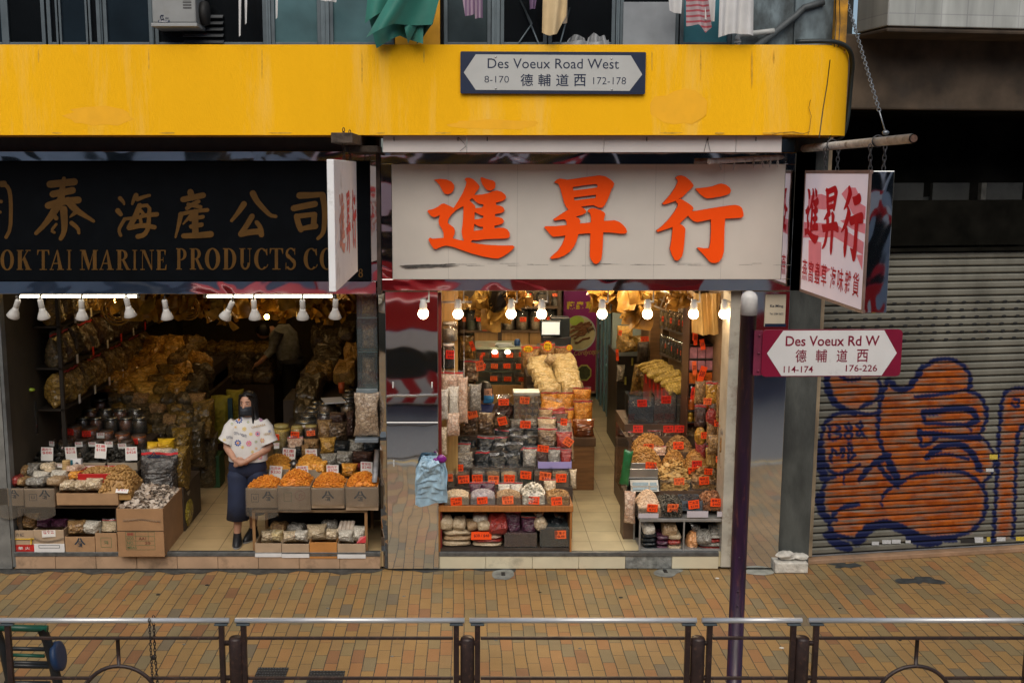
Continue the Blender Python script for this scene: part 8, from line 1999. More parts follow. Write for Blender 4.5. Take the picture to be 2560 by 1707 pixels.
lump_bag((1575,215,1710,320),'pillow',2,pbr('mango_yellow',(.66,.40,.02),.35,var=.2,coat=.8),.75,.2,'bright yellow bag on the left above the mushroom bag',gt)
lump_bag((1690,180,1880,300),'pillow',3,pbr('mango_yellow',(.66,.40,.02),.35,var=.2,coat=.8),.8,.2,'bright yellow bag on the right above the mushroom bag',gt)
lump_bag((1590,285,1860,370),'pillow',0,g_garlic,.70,.2,'bag of white garlic bulbs under the yellow bags',gt)
lump_bag((1870,300,2010,770),'pillow',1,g_darkmaw,.6,.4,'tall sack of dull golden strips right of the mushroom bag',gt)
mb=MB();p=W(*C1(1675,355),.38);mb.tube([p+V3((-.07,0,0)),p+V3((-.02,0,.02)),p+V3((0,0,.05)),p+V3((.02,0,.02)),p+V3((.07,0,0))],.007,6);mb.box(p.x-.06,p.y-.01,p.z-.012,p.x+.06,p.y+.01,p.z+.004);tag(mb.build('bag_clip',[navy]),'dark blue clip closing the very large mushroom bag','clip')
gtb='clear tubs of reddish goods behind the black fungus'
c_rust=grain('rust_red_goods',(.16,.04,.01),(.32,.10,.03),60,.6,.4);c_dull=grain('dull_brown_goods',(.05,.03,.015),(.12,.07,.03),50,.6,.4)
for i,(x0,x1,y0,y1,Y)in enumerate(((540,700,40,250,1.45),(700,870,30,250,1.45),(880,1050,50,250,1.45),(1060,1220,80,260,1.45),(1230,1400,105,280,1.4),(1410,1580,130,300,1.35))):
 jar(*D1((x0,y0,x1,y1)),Y,f'clear tub of rust red goods, {ORD[i]} from the left in the third rank',c_rust,gtb,None if 0 else pbr('dark_tub_lid',(.06,.04,.03),.4),1.15)
for i,(x0,x1)in enumerate(((430,600),(610,780),(790,960),(970,1120),(1130,1280),(1290,1450))):
 jar(*D1((x0,190,x1,400)),1.12,f'dark tub just behind the black fungus, {ORD[i]} from the left',c_dull,gtb,pbr('dark_tub_lid',(.06,.04,.03),.4),1.1)
gsm='small cards on the tubs of the left shop'
for i,(b,st,Y)in enumerate((((552,66,628,124),'white',1.42),((710,52,802,116),'red',1.42),((896,72,990,136),'red',1.42),((1056,92,1136,152),'white',1.42),((1440,156,1502,216),'red',1.32),((512,186,592,238),'white',1.09),((820,194,900,248),'white',1.09),((966,192,1050,244),'white',1.09),((1140,190,1230,250),'white',1.09),((1290,208,1382,270),'white',1.09),((672,248,722,306),'white',1.05),((272,16,330,84),'red',1.5),((340,145,428,205),'red',1.3))):
 w_='small '+('white' if st=='white' else 'red')+' card on the tubs, '
 nth=sum(1 for q in range(i)if(st=='white')==(q in(0,3,5,6,7,8,9,10)))
 card(*D1(b),Y,w_+ORD[nth]+' of its colour from the back left',['$45','$260','$280','$70','$65'][i%5],st,group=gsm)
mb=MB();xe=W(*C1(1500,300),1.0).x
for(y0,y1,py,px)in((.5,1.04,520,1490),(1.041,1.36,380,1490),(1.361,2.1,255,1560)):
 p=W(*C1(px,py),y0);mb.box(LX0+.02,y0,lz-.004,p.x,y1,p.z)
part(mb,'riser',[st_m],lt)
mb=MB();p=W(*C1(1900,780),.42);q=W(*C1(1500,780),.42);mb.box(q.x,.66,FLZ,W(*C1(2000,800),.66).x,1.4,p.z);tag(mb.build('stall_block',[st_m]),'dark block behind the big brown carton under the sacks','stall')
def C0(x,y):return x/2.09,700+y/2.09
def D0(b):return(*C0(b[0],b[1]),*C0(b[2],b[3]))
gg='golden wrapped bundles heaped in the middle of the left shop'
g_gold=grain('golden_wrapped_bundle',(.34,.16,.014),(.68,.38,.06),34,1,.4,(.7,.7,1.2),wr=9)
g_gold2=grain('bright_golden_bundle',(.52,.27,.03),(.85,.52,.11),30,1,.55,(.5,.5,1.3),wr=8)
r3=random.Random(12)
nn=0
for rw,(y0,y1,Y,xs_)in enumerate(((305,375,3.7,(810,900,990)),(355,430,3.5,(600,700,790,880,970)),(400,470,3.25,(520,620,720,820,920,1010)),(450,520,3.0,(560,660,760,860,950,1030)),(500,575,2.75,(600,700,800,900,1000)),(545,620,2.5,(640,740,840,930,1010)))):
 for i,x in enumerate(xs_):
  b=(x-62+r3.uniform(-8,8),y0+r3.uniform(-8,8),x+66,y1+30)
  one('goods_bundle','flat' if r3.random()<.7 else 'pillow',nn%4,(g_gold,g_gold2,g_darkmaw,g_gold,g_dkb)[nn%5],(b[0]+6,b[1]-4,b[2]-6,b[3]-6),Y,.34,f'golden wrapped bundle, {ORD[i]} from the left in the {ORD[5 - rw]} row up of the golden heap',r3.uniform(-.8,.8),r3.uniform(-.1,.5),r3.uniform(-.25,.25),group=gg,f=D0,cat='bundle');nn+=1
one('goods_bundle','pillow',1,g_gold,(505,480,620,600),2.45,.2,'upright golden bag with a red top at the front left of the golden heap',.3,0,.15,group=gg,f=D0,cat='bundle')
mb=MB();p0,p1=W(*C0(540,640),2.5),W(*C0(1040,640),2.5);mb.box(p0.x,2.56,FLZ,p1.x,4.4,W(*C0(800,635),2.56).z-.02);mb.box(p0.x+.05,3.05,1.0,p1.x-.05,4.4,W(*C0(800,535),3.05).z-.03);mb.box(p0.x+.1,3.5,1.0,p1.x-.05,4.4,W(*C0(800,445),3.5).z-.03);tag(mb.build('stall_block',[st_m]),'dark platform under the heap of golden wrapped bundles','stall')
g_sil='steel lidded jars on the left stall of the left shop'
nn=0
for rw,(y,Y,xs_)in enumerate(((600,2.7,(560,640,710,770)),(640,2.4,(440,510,590,670,740)),(690,2.1,(460,540,620,700)),(735,1.9,(420,490,570,650,720)))):
 for i,x in enumerate(xs_):
  jar(*D0((x-40,y-10,x+40,y+75)),Y,f'steel lidded jar before the golden heap, {ORD[i]} from the left in the {ORD[rw]} row',c_dull if(i+rw)%2 else c_rust,g_sil,lid_m,1.0)
for i,(b,lab)in enumerate((((458,540,483,576),'right'),((402,588,428,626),'middle'),((348,612,370,650),'left'))):card(*D0(b),2.5+.2*(2-i),f'pale card standing in the dark behind the steel jars, {lab} one','$48','white',group=gsm)
gfl='dull wrapped bundles in front of the golden heap'
for rw,(y0,y1,Y)in enumerate(((600,650,2.36),(650,700,2.26),(700,760,2.16),(755,830,2.06))):
 for i in range(7):
  x=590+i*72+(rw%2)*20+r3.uniform(-10,10)
  one('goods_bundle','flat' if(i+rw)%3 else 'pillow',(i+rw)%4,(g_dkb,g_darkmaw,g_tan,g_dkb)[(i*3+rw)%4],(x-46,y0+r3.uniform(-8,8),x+46,y1+12),Y,.3,f'dull wrapped bundle before the golden heap, {ORD[i]} from the left, {ORD[rw]} row down',r3.uniform(-.4,.4),r3.uniform(0,.3),group=gfl,f=D0,cat='bundle')
gbk='dim bundles at the back of the left shop'
for rw,(y0,y1,Y)in enumerate(((335,395,5.2),(385,440,5.0),(430,490,4.8),(480,540,4.6))):
 for i,x in enumerate((1070,1170,1270,1370)):
  one('goods_bundle','flat',(i+rw)%4,g_darkmaw if rw==0 else g_dkb,(x-55,y0,x+60,y1+14),Y,.4,f'dim bundle at the back, {ORD[i]} from the left in the {ORD[rw]} row from the top',r3.uniform(-.1,.1),.1,group=gbk,f=D0,cat='bundle')
mb=MB();p0,p1=W(*C0(1030,600),4.6),W(*C0(1430,600),4.6);mb.box(p0.x,4.62,FLZ,p1.x,5.6,W(*C0(1200,545),4.62).z);tag(mb.build('stall_block',[st_m]),'dark block under the dim bundles at the back of the left shop','stall')
ysack=pbr('yellow_green_sack',(.34,.30,.025),.55,var=.2,vs=8,bump=.4,bs=25)
lump=lambda b,k,s,m,Y,d,lab,c='sack',rz=0:one('goods_sack',k,s,m,b,Y,d,lab,rz,0,group='yellow green sacks behind the woman',f=D0,cat=c)
lump((1095,615,1200,870),'pillow',1,ysack,2.9,.35,'tall yellow green sack left of the woman');lump((1170,585,1265,760),'pillow',2,ysack,3.2,.35,'yellow green sack with a blue band partly behind the woman')
mb=MB();p,q=W(*C0(1190,700),2.85),W(*C0(1212,640),2.85);mb.box(p.x,2.86,p.z-.1,q.x,2.9,q.z+.05);tag(mb.build('blue_band',[pbr('blue_sack_band',(.02,.07,.10),.5)],bevel=.004),'dark blue band hanging over the yellow green sack','strap')
for i,(b,m,Y,lab)in enumerate((((990,640,1110,860),g_darkmaw,2.2,'dull gold sack behind the big carton, upper left'),((960,760,1060,1000),g_dkb,1.8,'dark sack behind the big carton, lower left'),((1020,820,1130,1130),g_dkb,2.2,'dark tall sack along the aisle behind the big carton'),((880,790,990,960),g_darkmaw,1.5,'dull gold sack just above the very large mushroom bag'),((925,1120,985,1300),grain('yellow_bag_goods',(.20,.15,.02),(.45,.36,.05),30,1,.5),.7,'yellow tied bag at the aisle side of the big carton'))):
 one('goods_sack','pillow' if i<4 else 'sack',i%4,m,b,Y,.4,lab,.1,0,group='sacks along the left shop aisle',f=D0,cat='sack')
mb=MB();p=W(*C0(1085,920),2.3);mb.box(p.x-.12,2.3,FLZ,p.x+.14,2.6,p.z);tag(mb.build('green_crate',[pbr('dark_green_crate',(.01,.05,.015),.5)],bevel=.01),'dark green crate in the shade beside the aisle','crate')
ws=empty('wall_shelving',(LX0+.2,2.5,FLZ),'dark wall shelving running back along the left inner wall','shelving')
mb=MB()
for z in(1.5,1.95,2.4):mb.box(LX0+.01,.8,z-.02,LX0+.30,5.6,z)
part(mb,'shelf',[pbr('black_brown_shelf',(.016,.011,.007),.6)],ws)
mb=MB()
for y in(.8,5.4):mb.box(LX0+.26,y,.5,LX0+.299,y+.04,2.9)
part(mb,'upright',[pbr('black_brown_shelf',(.016,.011,.007),.6)],ws)
gws='goods on the dark left wall shelving'
for k,z in enumerate((1.5,1.95,2.4)):
 for i in range(13):
  y=.95+i*.26
  bag('shelf_bag','stand' if(i+k)%3 else 'pillow',(i+k)%4,(g_darkmaw,g_dkb,g_darkmaw,c_dull)[(i*2+k)%4],(LX0+.18,y,z),(.26,.25,.38),f'bag on the {("lower", "middle", "upper")[k]} left wall shelf, {ORD[i]} from the street','bag',gws,1.57)
  if i%2:
   mb=MB();mb.box(-.001,-.03,-.05,.001,.03,.05);o=mb.build('shelf_tag',[white_card if(i+k)%4 else red_card]);o.location=(LX0+.32,y,z+.03);tag(o,f'small shelf tag on the {("lower", "middle", "upper")[k]} left wall shelf, {ORD[i]} from the street','price card','tags on the left wall shelving')
mb=MB();p=W(*C0(95,600),.6);r4=random.Random(5)
for i in range(9):mb.ball(p+V3((r4.uniform(-.1,.12),r4.uniform(-.05,.1),r4.uniform(-.03,.05))),.045,7,0,(1.2,.8,.5))
tag(mb.build('lime_packets',[pbr('lime_packet',(.30,.42,.03),.4,var=.5,vs=14,coat=.4)]),'lime and white packets in a jar at the far left of the left shop','packets')
jar(*D0((20,610,170,830)),.62,'tall blue grey jar under the lime packets at the far left',pbr('blue_grey_goods',(.05,.075,.09),.3,var=.4,vs=20),'tall jars at the far left',pbr('blue_grey_lid',(.10,.14,.16),.3))
one('goods_bag','sack',1,g_noodle,(160,670,230,770),1.2,.2,'pale gathered bag beside the tall blue grey jar',f=D0)
mb=MB();p,q=W(*C0(75,940),.5),W(*C0(45,840),.6);mb.tube([p,q],.02,8);tag(mb.build('wooden_stick',[wood]),'slanting wooden stick at the far left of the left stall','stick')
hang=pbr('dark_amber_hanging',(.46,.26,.03),.45,var=.5,vs=9,coat=.3);ghn='dried goods hanging under the left shop ceiling'
for i,px in enumerate((60,130,200,262,330,390,450,505,560,610,655,700,745,790,835,880)):
 c=W(px,752+(i%3)*8,1.4+(i%4)*.35)
 o=None
 fuzzy('hanging_fish_maw',c,(.16,.12,.13),hang,200+i,f'amber dried fish maw cluster, {ORD[i]} from the left under the left shop ceiling','dried fish',16,.2)
for i,(px,py,Y,s)in enumerate(((292,775,1.7,.17),(372,760,1.9,.12),(470,770,2.2,.14))):
 c=W(px,py,Y);mb=MB()
 for k in range(3):mb.tube([c+V3((s*(1-.2*k)*cos(t),.02*k,s*(1-.2*k)*sin(t)))for t in[6.283*q/20 for q in range(20)]],.012,6,closed=True)
 tag(mb.build('coiled_fish_maw',[hang]),f'large coiled amber ring hanging under the ceiling, {ORD[i]} from the left','dried fish','coiled rings in the left shop')
r2_=random.Random(44)
gA='packets hung in rows beside the right jamb'
ms_=(g_tan,g_dkbrown,g_gold,g_red,g_tan,g_maw)
for c_,(x,Y)in enumerate(((1752,.75),(1780,.6),(1806,.42),(1824,.2))):
 for r_ in range(6):
  y=985+r_*52+r2_.uniform(-6,6)
  one('hanging_packet',('pillow','stand','sack')[(c_+r_)%3],(c_+r_)%4,ms_[(c_*2+r_)%6],(x-15,y-30,x+14,y+26),Y,.07,f'brown packet in hanging column {ORD[c_]} from the rack, {ORD[r_]} from its top',r2_.uniform(-.4,.4),group=gA,f=lambda b:b)
gC='packets piled on the back of the left display stand'
for i,(x0,y0,x1,y1,Y,m,k,lab)in enumerate(((1236,1032,1286,1075,1.22,g_mush,'pillow','brown mushroom packet just below the dark pods bag'),(1165,1035,1205,1090,1.2,g_mush,'sack','tied mushroom packet left of the assistant in navy'),(1208,1062,1245,1100,1.1,g_grey,'stand','grey packet just below the assistant in navy'),(1345,1045,1385,1090,1.3,g_pale,'stand','pale packet just right of the golden sweet box'),(1380,1025,1420,1075,1.5,g_red,'stand','red packet below the front orange bags'),(1350,1000,1392,1050,1.7,g_orange,'stand','orange packet between the sweet box and the orange bags'),(1110,1095,1150,1135,.95,g_mush,'pillow','mushroom packet at the left end under the pinkish rings'),(1150,1100,1190,1140,.93,g_dark,'stand','black packet under the largest mushroom bag'),(1128,1150,1172,1190,.7,g_grey,'pillow','grey packet above the left bins of the second row'),(1265,1085,1310,1125,1.02,g_dark,'stand','black packet crowning the fungus pile'),(1310,1080,1350,1120,1.02,g_grey,'stand','grey packet under the card below the sweet box'),(1395,1060,1432,1105,1.25,g_pink,'stand','pink packet at the right end under the orange bags'),(1398,1105,1434,1150,.95,g_beige,'stand','beige packet above the diamond tilted card'),(1225,1120,1268,1160,.82,g_dark,'stand','black packet at the left flank of the fungus pile'),(1305,1128,1345,1165,.72,g_dark,'stand','black packet beside the white and grey slices'))):
 one('goods_bag',k,i%4,m,(x0-4,y0-4,x1+6,y1+8),Y,.16,lab,r2_.uniform(-.4,.4),r2_.uniform(-.3,0),r2_.uniform(-.2,.2),group=gC,f=lambda b:b,seal=clear if i%2 else None)
for i,(x,y,Y)in enumerate(((1812,985,.3),(1768,1005,.6),(1795,1060,.45),(1762,1090,.62),(1800,1150,.3),(1770,1180,.5))):
 card(x-10,y-10,x+10,y+6,Y,f'small orange card among the packets hung by the right jamb, {ORD[i]} from the top','$%d'%(28+i*10))
gT='dried goods hanging along the lintel of the right shop'
for i,(px,Y,m)in enumerate(((1148,.9,maw_leaf),(1300,1.2,maw_dark),(1690,.9,maw_dark),(1640,1.4,maw_leaf))):
 tag_=f'dried fish maw tuft hanging behind the bulbs, {ORD[i]} from the left'
 fuzzy('fish_maw_tuft',W(px,748,Y),(.12,.08,.07),m,300+i,tag_,'dried fish',14,.14)
gL='dark packets hung on the left wall of the left shop'
for c_ in range(4):
 for r_ in range(3):
  x,y=46+c_*48,850+r_*62-c_*12
  one('hanging_packet',('pillow','sack','stand')[(c_+r_)%3],(c_+r_)%4,(c_dull,g_dkb,c_rust,g_darkmaw)[(c_+2*r_)%4],(x-18,y-32,x+18,y+28),.8+c_*.4,.1,f'dark packet on the left inner wall, {ORD[c_]} from the street, {ORD[r_]} from the top',r2_.uniform(-.3,.3),group=gL,f=lambda b:b)
from mathutils.bvhtree import BVHTree
skin=pbr('skin',(.44,.235,.155),.5,var=.08,vs=14)
hair_m=pbr('black_hair',(.008,.007,.007),.4,var=.4,vs=60,stretch=(3,3,.4),bump=.3,bs=90)
def loft(mb,rings,n=20,mi=0,p=1.0):
 """rings: (x, y, z, rx, ry) or with a tilt matrix as sixth entry"""
 vs,fs=[],[]
 for r_ in rings:
  x,y,z,rx_,ry_=r_[:5];M_=r_[5]if len(r_)>5 else None
  for j in range(n):
   t=6.28318*j/n;v=V3((rx_*spow(cos(t),p),ry_*spow(sin(t),p),0))
   if M_:v=M_@v
   vs.append(V3((x,y,z))+v)
 for i in range(len(rings)-1):
  for j in range(n):fs.append((i*n+j,i*n+(j+1)%n,(i+1)*n+(j+1)%n,(i+1)*n+j))
 fs+=[tuple(reversed(range(n))),tuple((len(rings)-1)*n+j for j in range(n))]
 mb.add(vs,fs,mi,True)
def hand(mb,wrist,d,side,nrm,s=1.0):
 """palm plus five bent fingers; d points to the fingertips, side to the thumb"""
 d,side,nrm=d.normalized(),side.normalized(),nrm.normalized()
 mb.tube([wrist,wrist+d*.03*s,wrist+d*.06*s,wrist+d*.085*s],[.024*s,.03*s,.033*s,.026*s],10)
 for k,(o,l)in enumerate(((.024,.062),(.009,.07),(-.007,.066),(-.022,.052))):
  b=wrist+d*.078*s+side*o*s
  mb.tube([b,b+d*l*.4*s+nrm*.006*s,b+d*l*.7*s+nrm*.02*s,b+d*l*.88*s+nrm*.036*s],[.0088*s,.0085*s,.008*s,.0062*s],8)
 b=wrist+d*.025*s+side*.024*s
 mb.tube([b,b+side*.022*s+d*.022*s,b+side*.026*s+d*.048*s+nrm*.01*s,b+side*.022*s+d*.066*s+nrm*.02*s],[.012*s,.0105*s,.0095*s,.007*s],8)
def body_obj(mb,name,root,M_,mat=skin,vox=.007):
 mb.v=[tuple(M_@Vector(v))for v in mb.v]
 o=part(mb,name,[mat],root)
 k=o.modifiers.new('weld','REMESH');k.mode='VOXEL';k.voxel_size=vox;k.use_smooth_shade=True
 k=o.modifiers.new('soft','SMOOTH');k.factor=.5;k.iterations=4
 return o
def head(mb,c,Rz,s=1.0):
 """c = chin-level centre of the neck top; the head rises .22 above the chin"""
 H_=lambda v:Vector(c)+Rz@(Vector(v)*s)
 rings=[(-.035,.0,.05,.05),(0,-.012,.05,.062),(.02,-.018,.058,.078),(.06,-.012,.07,.09),(.10,-.004,.075,.098),(.14,.0,.077,.1),(.175,.004,.07,.092),(.20,.006,.052,.07),(.215,.008,.025,.035)]
 vs=[(0,y,z,rx_,ry_)for z,y,rx_,ry_ in rings]
 m2=MB();loft(m2,vs,20);mb.add([H_(v)for v in m2.v],m2.f,0,True)
 mb.tube([H_((0,-.088,.125)),H_((0,-.106,.095)),H_((0,-.118,.078)),H_((0,-.1,.068))],[.008*s,.011*s,.015*s,.012*s],8)
 for sx in(-1,1):mb.ball(H_((sx*.077,.006,.10)),.026*s,8,0,(.4,.7,1.1))
 mb.tube([H_((-.022,-.088,.045)),H_((0,-.096,.045)),H_((.022,-.088,.045))],[.006*s,.009*s,.006*s],6)
 return H_
def face_bits(root,H_,mask_mat,fringe=True):
 mb=MB()
 for sx in(-1,1):mb.ball(H_((sx*.031,-.087,.113)),.0095,8,0,(1.35,.6,.75))
 e=part(mb,'eye_white',[pbr('eye_white',(.6,.57,.54),.3)],root)
 mb=MB()
 for sx in(-1,1):mb.ball(H_((sx*.031,-.0925,.113)),.0062,8,0,(1,.6,1))
 part(mb,'iris',[pbr('dark_iris',(.02,.012,.01),.15)],root)
 mb=MB()
 for sx in(-1,1):
  mb.tube([H_((sx*.014,-.096,.132)),H_((sx*.032,-.093,.138)),H_((sx*.05,-.080,.133))],[.003,.0042,.002],6);mb.tube([H_((sx*.018,-.095,.1195)),H_((sx*.031,-.0965,.1215)),H_((sx*.045,-.088,.118))],.002,5)
 part(mb,'brow',[hair_m],root)
 mb=MB()
 def fn(u,v):
  a=(u-.5)*2.5;z=-.008+.095*v;b=sin(pi*v)
  return H_((.077*sin(a)*(.9+.1*v),-.012-(.098+.022*b*cos(a))*max(0,cos(a))-.002+.003*sin(v*19)*cos(a),z))
 mb.grid(fn,18,12,0)
 for sx in(-1,1):mb.tube([H_((sx*.073,-.04,.08)),H_((sx*.08,-.005,.10))],.0018,5)
 part(mb,'face_mask',[mask_mat],root)
fo=G(606,1361,FLZ);wo=V3((fo.x,fo.y+.03,FLZ))
TW=MT(wo)
wm=empty('person',wo,'woman in a floral white shirt, navy trousers and dark mask standing with hands clasped','person')
Rh=MR(R(-14),3,'Z')
mb=MB()
loft(mb,[(.07,0,.80,.185,.125),(.075,0,.95,.16,.11),(.085,0,1.12,.165,.115),(.095,.01,1.25,.165,.10),(.097,.015,1.31,.12,.08),(.10,.012,1.345,.062,.058),(.10,.006,1.42,.05,.052)])
Hw=head(mb,(.10,0,1.395),Rh)
for sx,el_,wr_ in((-1,(-.13,-.02,1.05),(-.02,-.175,.945)),(1,(.305,-.02,1.04),(.10,-.18,.935))):
 mb.tube([(.097+sx*.145,.015,1.275),(.097+sx*.18,.01,1.20),tuple((Vector(el_)+V3((.097+sx*.18,.01,1.2)))/2),el_],[.052,.052,.046,.041],12)
 e,w_=Vector(el_),Vector(wr_)
 mb.tube([e,e.lerp(w_,.3),e.lerp(w_,.7),w_],[.041,.041,.033,.026],12)
hand(mb,V3((-.02,-.175,.945)),V3((1,-.12,-.28)),V3((-.1,-.3,.9)),V3((.1,1,.1)))
hand(mb,V3((.10,-.185,.935)),V3((-1,-.12,-.30)),V3((.1,-.2,.9)),V3((-.1,1,-.3)))
for hx,kx,ax,ky,ay in((-.02,-.03,-.055,-.02,.0),(.165,.12,.075,.05,.17)):
 mb.tube([(hx,0,.84),((hx+kx)/2,ky,.65),(kx,ky,.46),(kx*.6+ax*.4,(ky+ay)/2+.02,.32),(ax,ay,.12),(ax,ay,.05)],[.095,.08,.056,.052,.036,.036],14)
body_obj(mb,'body',wm,TW)
face_bits(wm,lambda v:TW@Hw(v),pbr('navy_mask',(.018,.024,.034),.7,var=.15,vs=60))
mb=MB()
def hairf(u,v):
 a=-pi*.5+R(46)+(2*pi-R(92))*u
 z=.232-.39*v
 k=min(1,math.sqrt(max(0,1-((z-.12)/.112)**2)))if z>.12 else 1
 rx_,ry_=.088*k+.02*max(0,v-.5),.108*k+.006
 back=.5-.5*cos(2*pi*u)
 z2=z if z>.0 else z*(.55+.45*back*0+.45*abs(sin(u*7.0)))
 return TW@Hw((rx_*cos(a)*(1+.05*sin(u*60)),.012+ry_*sin(a)*(1+.04*sin(u*53)),z2))
mb.grid(hairf,60,22,0)
def capf(u,v):
 t=2*pi*u;ph=v*1.2
 return TW@Hw((.087*sin(ph)*cos(t),.008+.106*sin(ph)*sin(t),.118+.114*cos(ph)))
mb.grid(capf,28,8,0)
for sx in(-1,1):
 for k in range(5):mb.tube([TW@Hw((sx*(.022+.012*k),-.088+.008*k,.208-.003*k)),TW@Hw((sx*(.068+.004*k),-.066+.012*k,.15)),TW@Hw((sx*(.082+.002*k),-.035+.01*k,.05)),TW@Hw((sx*(.092+.003*k),-.03+.012*k,-.07-.012*k))],[.006,.010,.012,.005],7)
part(mb,'hair',[hair_m],wm)
mb=MB()
loft(mb,[(.10,.012,1.362,.075,.062),(.10,.012,1.34,.10,.075),(.097,.012,1.315,.15,.09),(.095,.01,1.27,.186,.108),(.092,.005,1.18,.19,.125),(.088,0,1.08,.192,.135),(.085,0,.98,.197,.138),(.08,0,.905,.20,.14)],40,0,.9)
mb.f=mb.f[:-2];mb.m=mb.m[:-2];mb.s=mb.s[:-2]
mb.v=[(x+.004*sin(z*40+x*30),y+.006*sin(x*38+z*9)*(1.36-z)*2,z)for x,y,z in mb.v]
for sx,el_ in((-1,(-.125,-.02,1.09)),(1,(.305,-.02,1.08))):
 a=V3((.097+sx*.12,.015,1.285));e=Vector(el_)
 mb.tube([a,a.lerp(e,.35)+V3((sx*.012,0,.012)),a.lerp(e,.7),e],[.082,.092,.094,.098],18,0,False)
mb.v=[tuple(TW@Vector(v))for v in mb.v]
bvh=BVHTree.FromPolygons([Vector(v)for v in mb.v],mb.f)
sh=part(mb,'shirt',[pbr('white_shirt',(.62,.60,.58),.8,var=.07,vs=9,bump=.25,bs=14)],wm)
fm=[pbr(n_,c_,.7,var=.1)for n_,c_ in(('print_blue',(.02,.06,.30)),('print_yellow',(.72,.50,.06)),('print_pink',(.72,.14,.30)),('print_green',(.10,.28,.16)),('print_orange',(.70,.24,.05)),('print_tan',(.48,.30,.10)),('print_purple',(.28,.05,.36)),('print_navy',(.03,.05,.14)))]
mb=MB()
cpos=Vector(cam.location)
def hit(px,py):
 d=(W(px,py,1.0)-cpos).normalized()
 p,n_,i,_=bvh.ray_cast(cpos,d)
 return(p,n_ if n_.dot(d)<0 else-n_)if p else(None,None)
def onto(pts,px,py,mi,lift=.003):
 out=[]
 for x,y in pts:
  p,n_=hit(px+x,py+y)
  if p is None:return
  out.append(p+n_*lift)
 mb.add(out,[tuple(range(len(out)))],mi)
for x,y,r_,ci,cc,np_ in((215,335,36,0,4,9),(265,418,22,1,1,8),(325,466,18,1,1,8),(388,463,25,2,0,8),(205,548,33,0,4,9),(307,553,29,2,4,9),(373,537,14,3,1,7),(432,525,24,4,1,7),(248,588,17,1,1,7),(183,400,14,1,4,6),(498,440,14,0,0,6),(525,570,26,0,1,8),(410,682,22,2,1,8),(340,630,16,1,1,7),(418,335,18,6,2,7),(300,355,13,3,1,6),(80,520,16,1,1,6),(150,370,14,3,1,6),(375,600,14,4,1,6)):
 px,py,q=540+x/3.733,960+y/3.733,r_/3.733
 for k in range(np_):
  a=6.283*k/np_;c_,s_=cos(a),sin(a)
  onto([(q*(.35*c_-.0*s_),q*.35*s_),(q*(.7*c_-.24*s_),q*(.7*s_+.24*c_)),(q*c_,q*s_),(q*(.7*c_+.24*s_),q*(.7*s_-.24*c_))],px,py,ci)
 onto([(q*.3*cos(t),q*.3*sin(t))for t in[6.283*k/8 for k in range(8)]],px,py,cc,.0036)
def shirt_text(s,x0,y0,x1,y1,ht,mi):
 a=(540+x0/3.733,960+y0/3.733);b=(540+x1/3.733,960+y1/3.733)
 p,n_=hit(*a);q,n2=hit(*b)
 if p and q:
  n_=(n_+n2).normalized();text(mb,s,p+n_*.008,q-p,V3((0,-.2,1))*ht,mi,.01)
shirt_text('OTTA SIGHT!',172,470,290,500,.035,7);shirt_text('ONEAREA',332,415,462,388,.024,5);shirt_text('OTTA',98,508,158,512,.03,7);shirt_text('HEART',446,482,520,474,.03,5)
part(mb,'floral_print',fm,wm)
mb=MB()
nav=pbr('navy_trousers',(.014,.022,.055),.8,var=.2,vs=7,bump=.15,bs=40)
loft(mb,[(.08,0,.96,.165,.115),(.075,0,.90,.185,.128),(.07,0,.82,.198,.133),(.07,.01,.77,.185,.12),(.07,.01,.72,.13,.08)],28)
for rings in([(-.015,0,.80,.10,.11),(-.02,0,.74,.113,.122),(-.025,-.01,.62,.108,.11),(-.03,-.01,.45,.112,.105),(-.04,-.005,.27,.118,.105)],[(.155,.01,.80,.10,.11),(.158,.015,.74,.11,.122),(.145,.04,.62,.105,.11),(.125,.08,.45,.108,.105),(.105,.13,.29,.112,.105)]):
 loft(mb,rings,22)
mb.v=[tuple(TW@V3((x+.005*sin(z*17+y*40),y+.008*sin(x*45)*(.95-z),z)))for x,y,z in mb.v]
part(mb,'trousers',[nav],wm)
for ax,ay,rot in((-.055,-.0,.12),(.075,.17,-.35)):
 mb=MB();M_=TW@MT((ax,ay,0))@MR(rot,4,'Z')
 m2=MB();loft(m2,[(0,-.05,.0,.045,.135),(0,-.05,.02,.05,.14),(0,-.045,.05,.046,.13),(0,-.02,.085,.042,.085),(0,.01,.12,.04,.05)],18,0)
 m2.s=[True]*len(m2.s);mb.add([M_@Vector(v)for v in m2.v],m2.f,0,True)
 o=part(mb,'shoe',[pbr('black_shoe',(.012,.013,.016),.5,var=.3)],wm)
 mb=MB();m2=MB();loft(m2,[(0,-.05,-.001,.047,.138),(0,-.05,.016,.0515,.1425)],18);mb.add([M_@Vector(v)for v in m2.v],m2.f,0,True)
 for k in range(3):mb.tube([M_@V3((-.028,-.07+.025*k,.082+.012*k)),M_@V3((0,-.075+.025*k,.095+.012*k)),M_@V3((.028,-.07+.025*k,.082+.012*k))],.003,5)
 p=mb.build('sole_and_lace',[pbr('grey_sole',(.22,.22,.22),.6)],o)
so=W(1213,1030,1.75);so.z=so.z-1.18
TS=MT(so)
sp_=empty('person',so,'shop assistant with short dark hair, blue mask and navy top behind the mushroom bags','person')
mb=MB();Rs=MR(R(38),3,'Z')
loft(mb,[(0,0,.85,.17,.12),(0,0,1.0,.16,.115),(0,0,1.12,.17,.11),(0,.01,1.22,.16,.09),(0,.012,1.28,.07,.06),(0,.005,1.34,.048,.05)])
Hs=head(mb,(0,-.01,1.315),Rs,.98)
body_obj(mb,'body',sp_,TS)
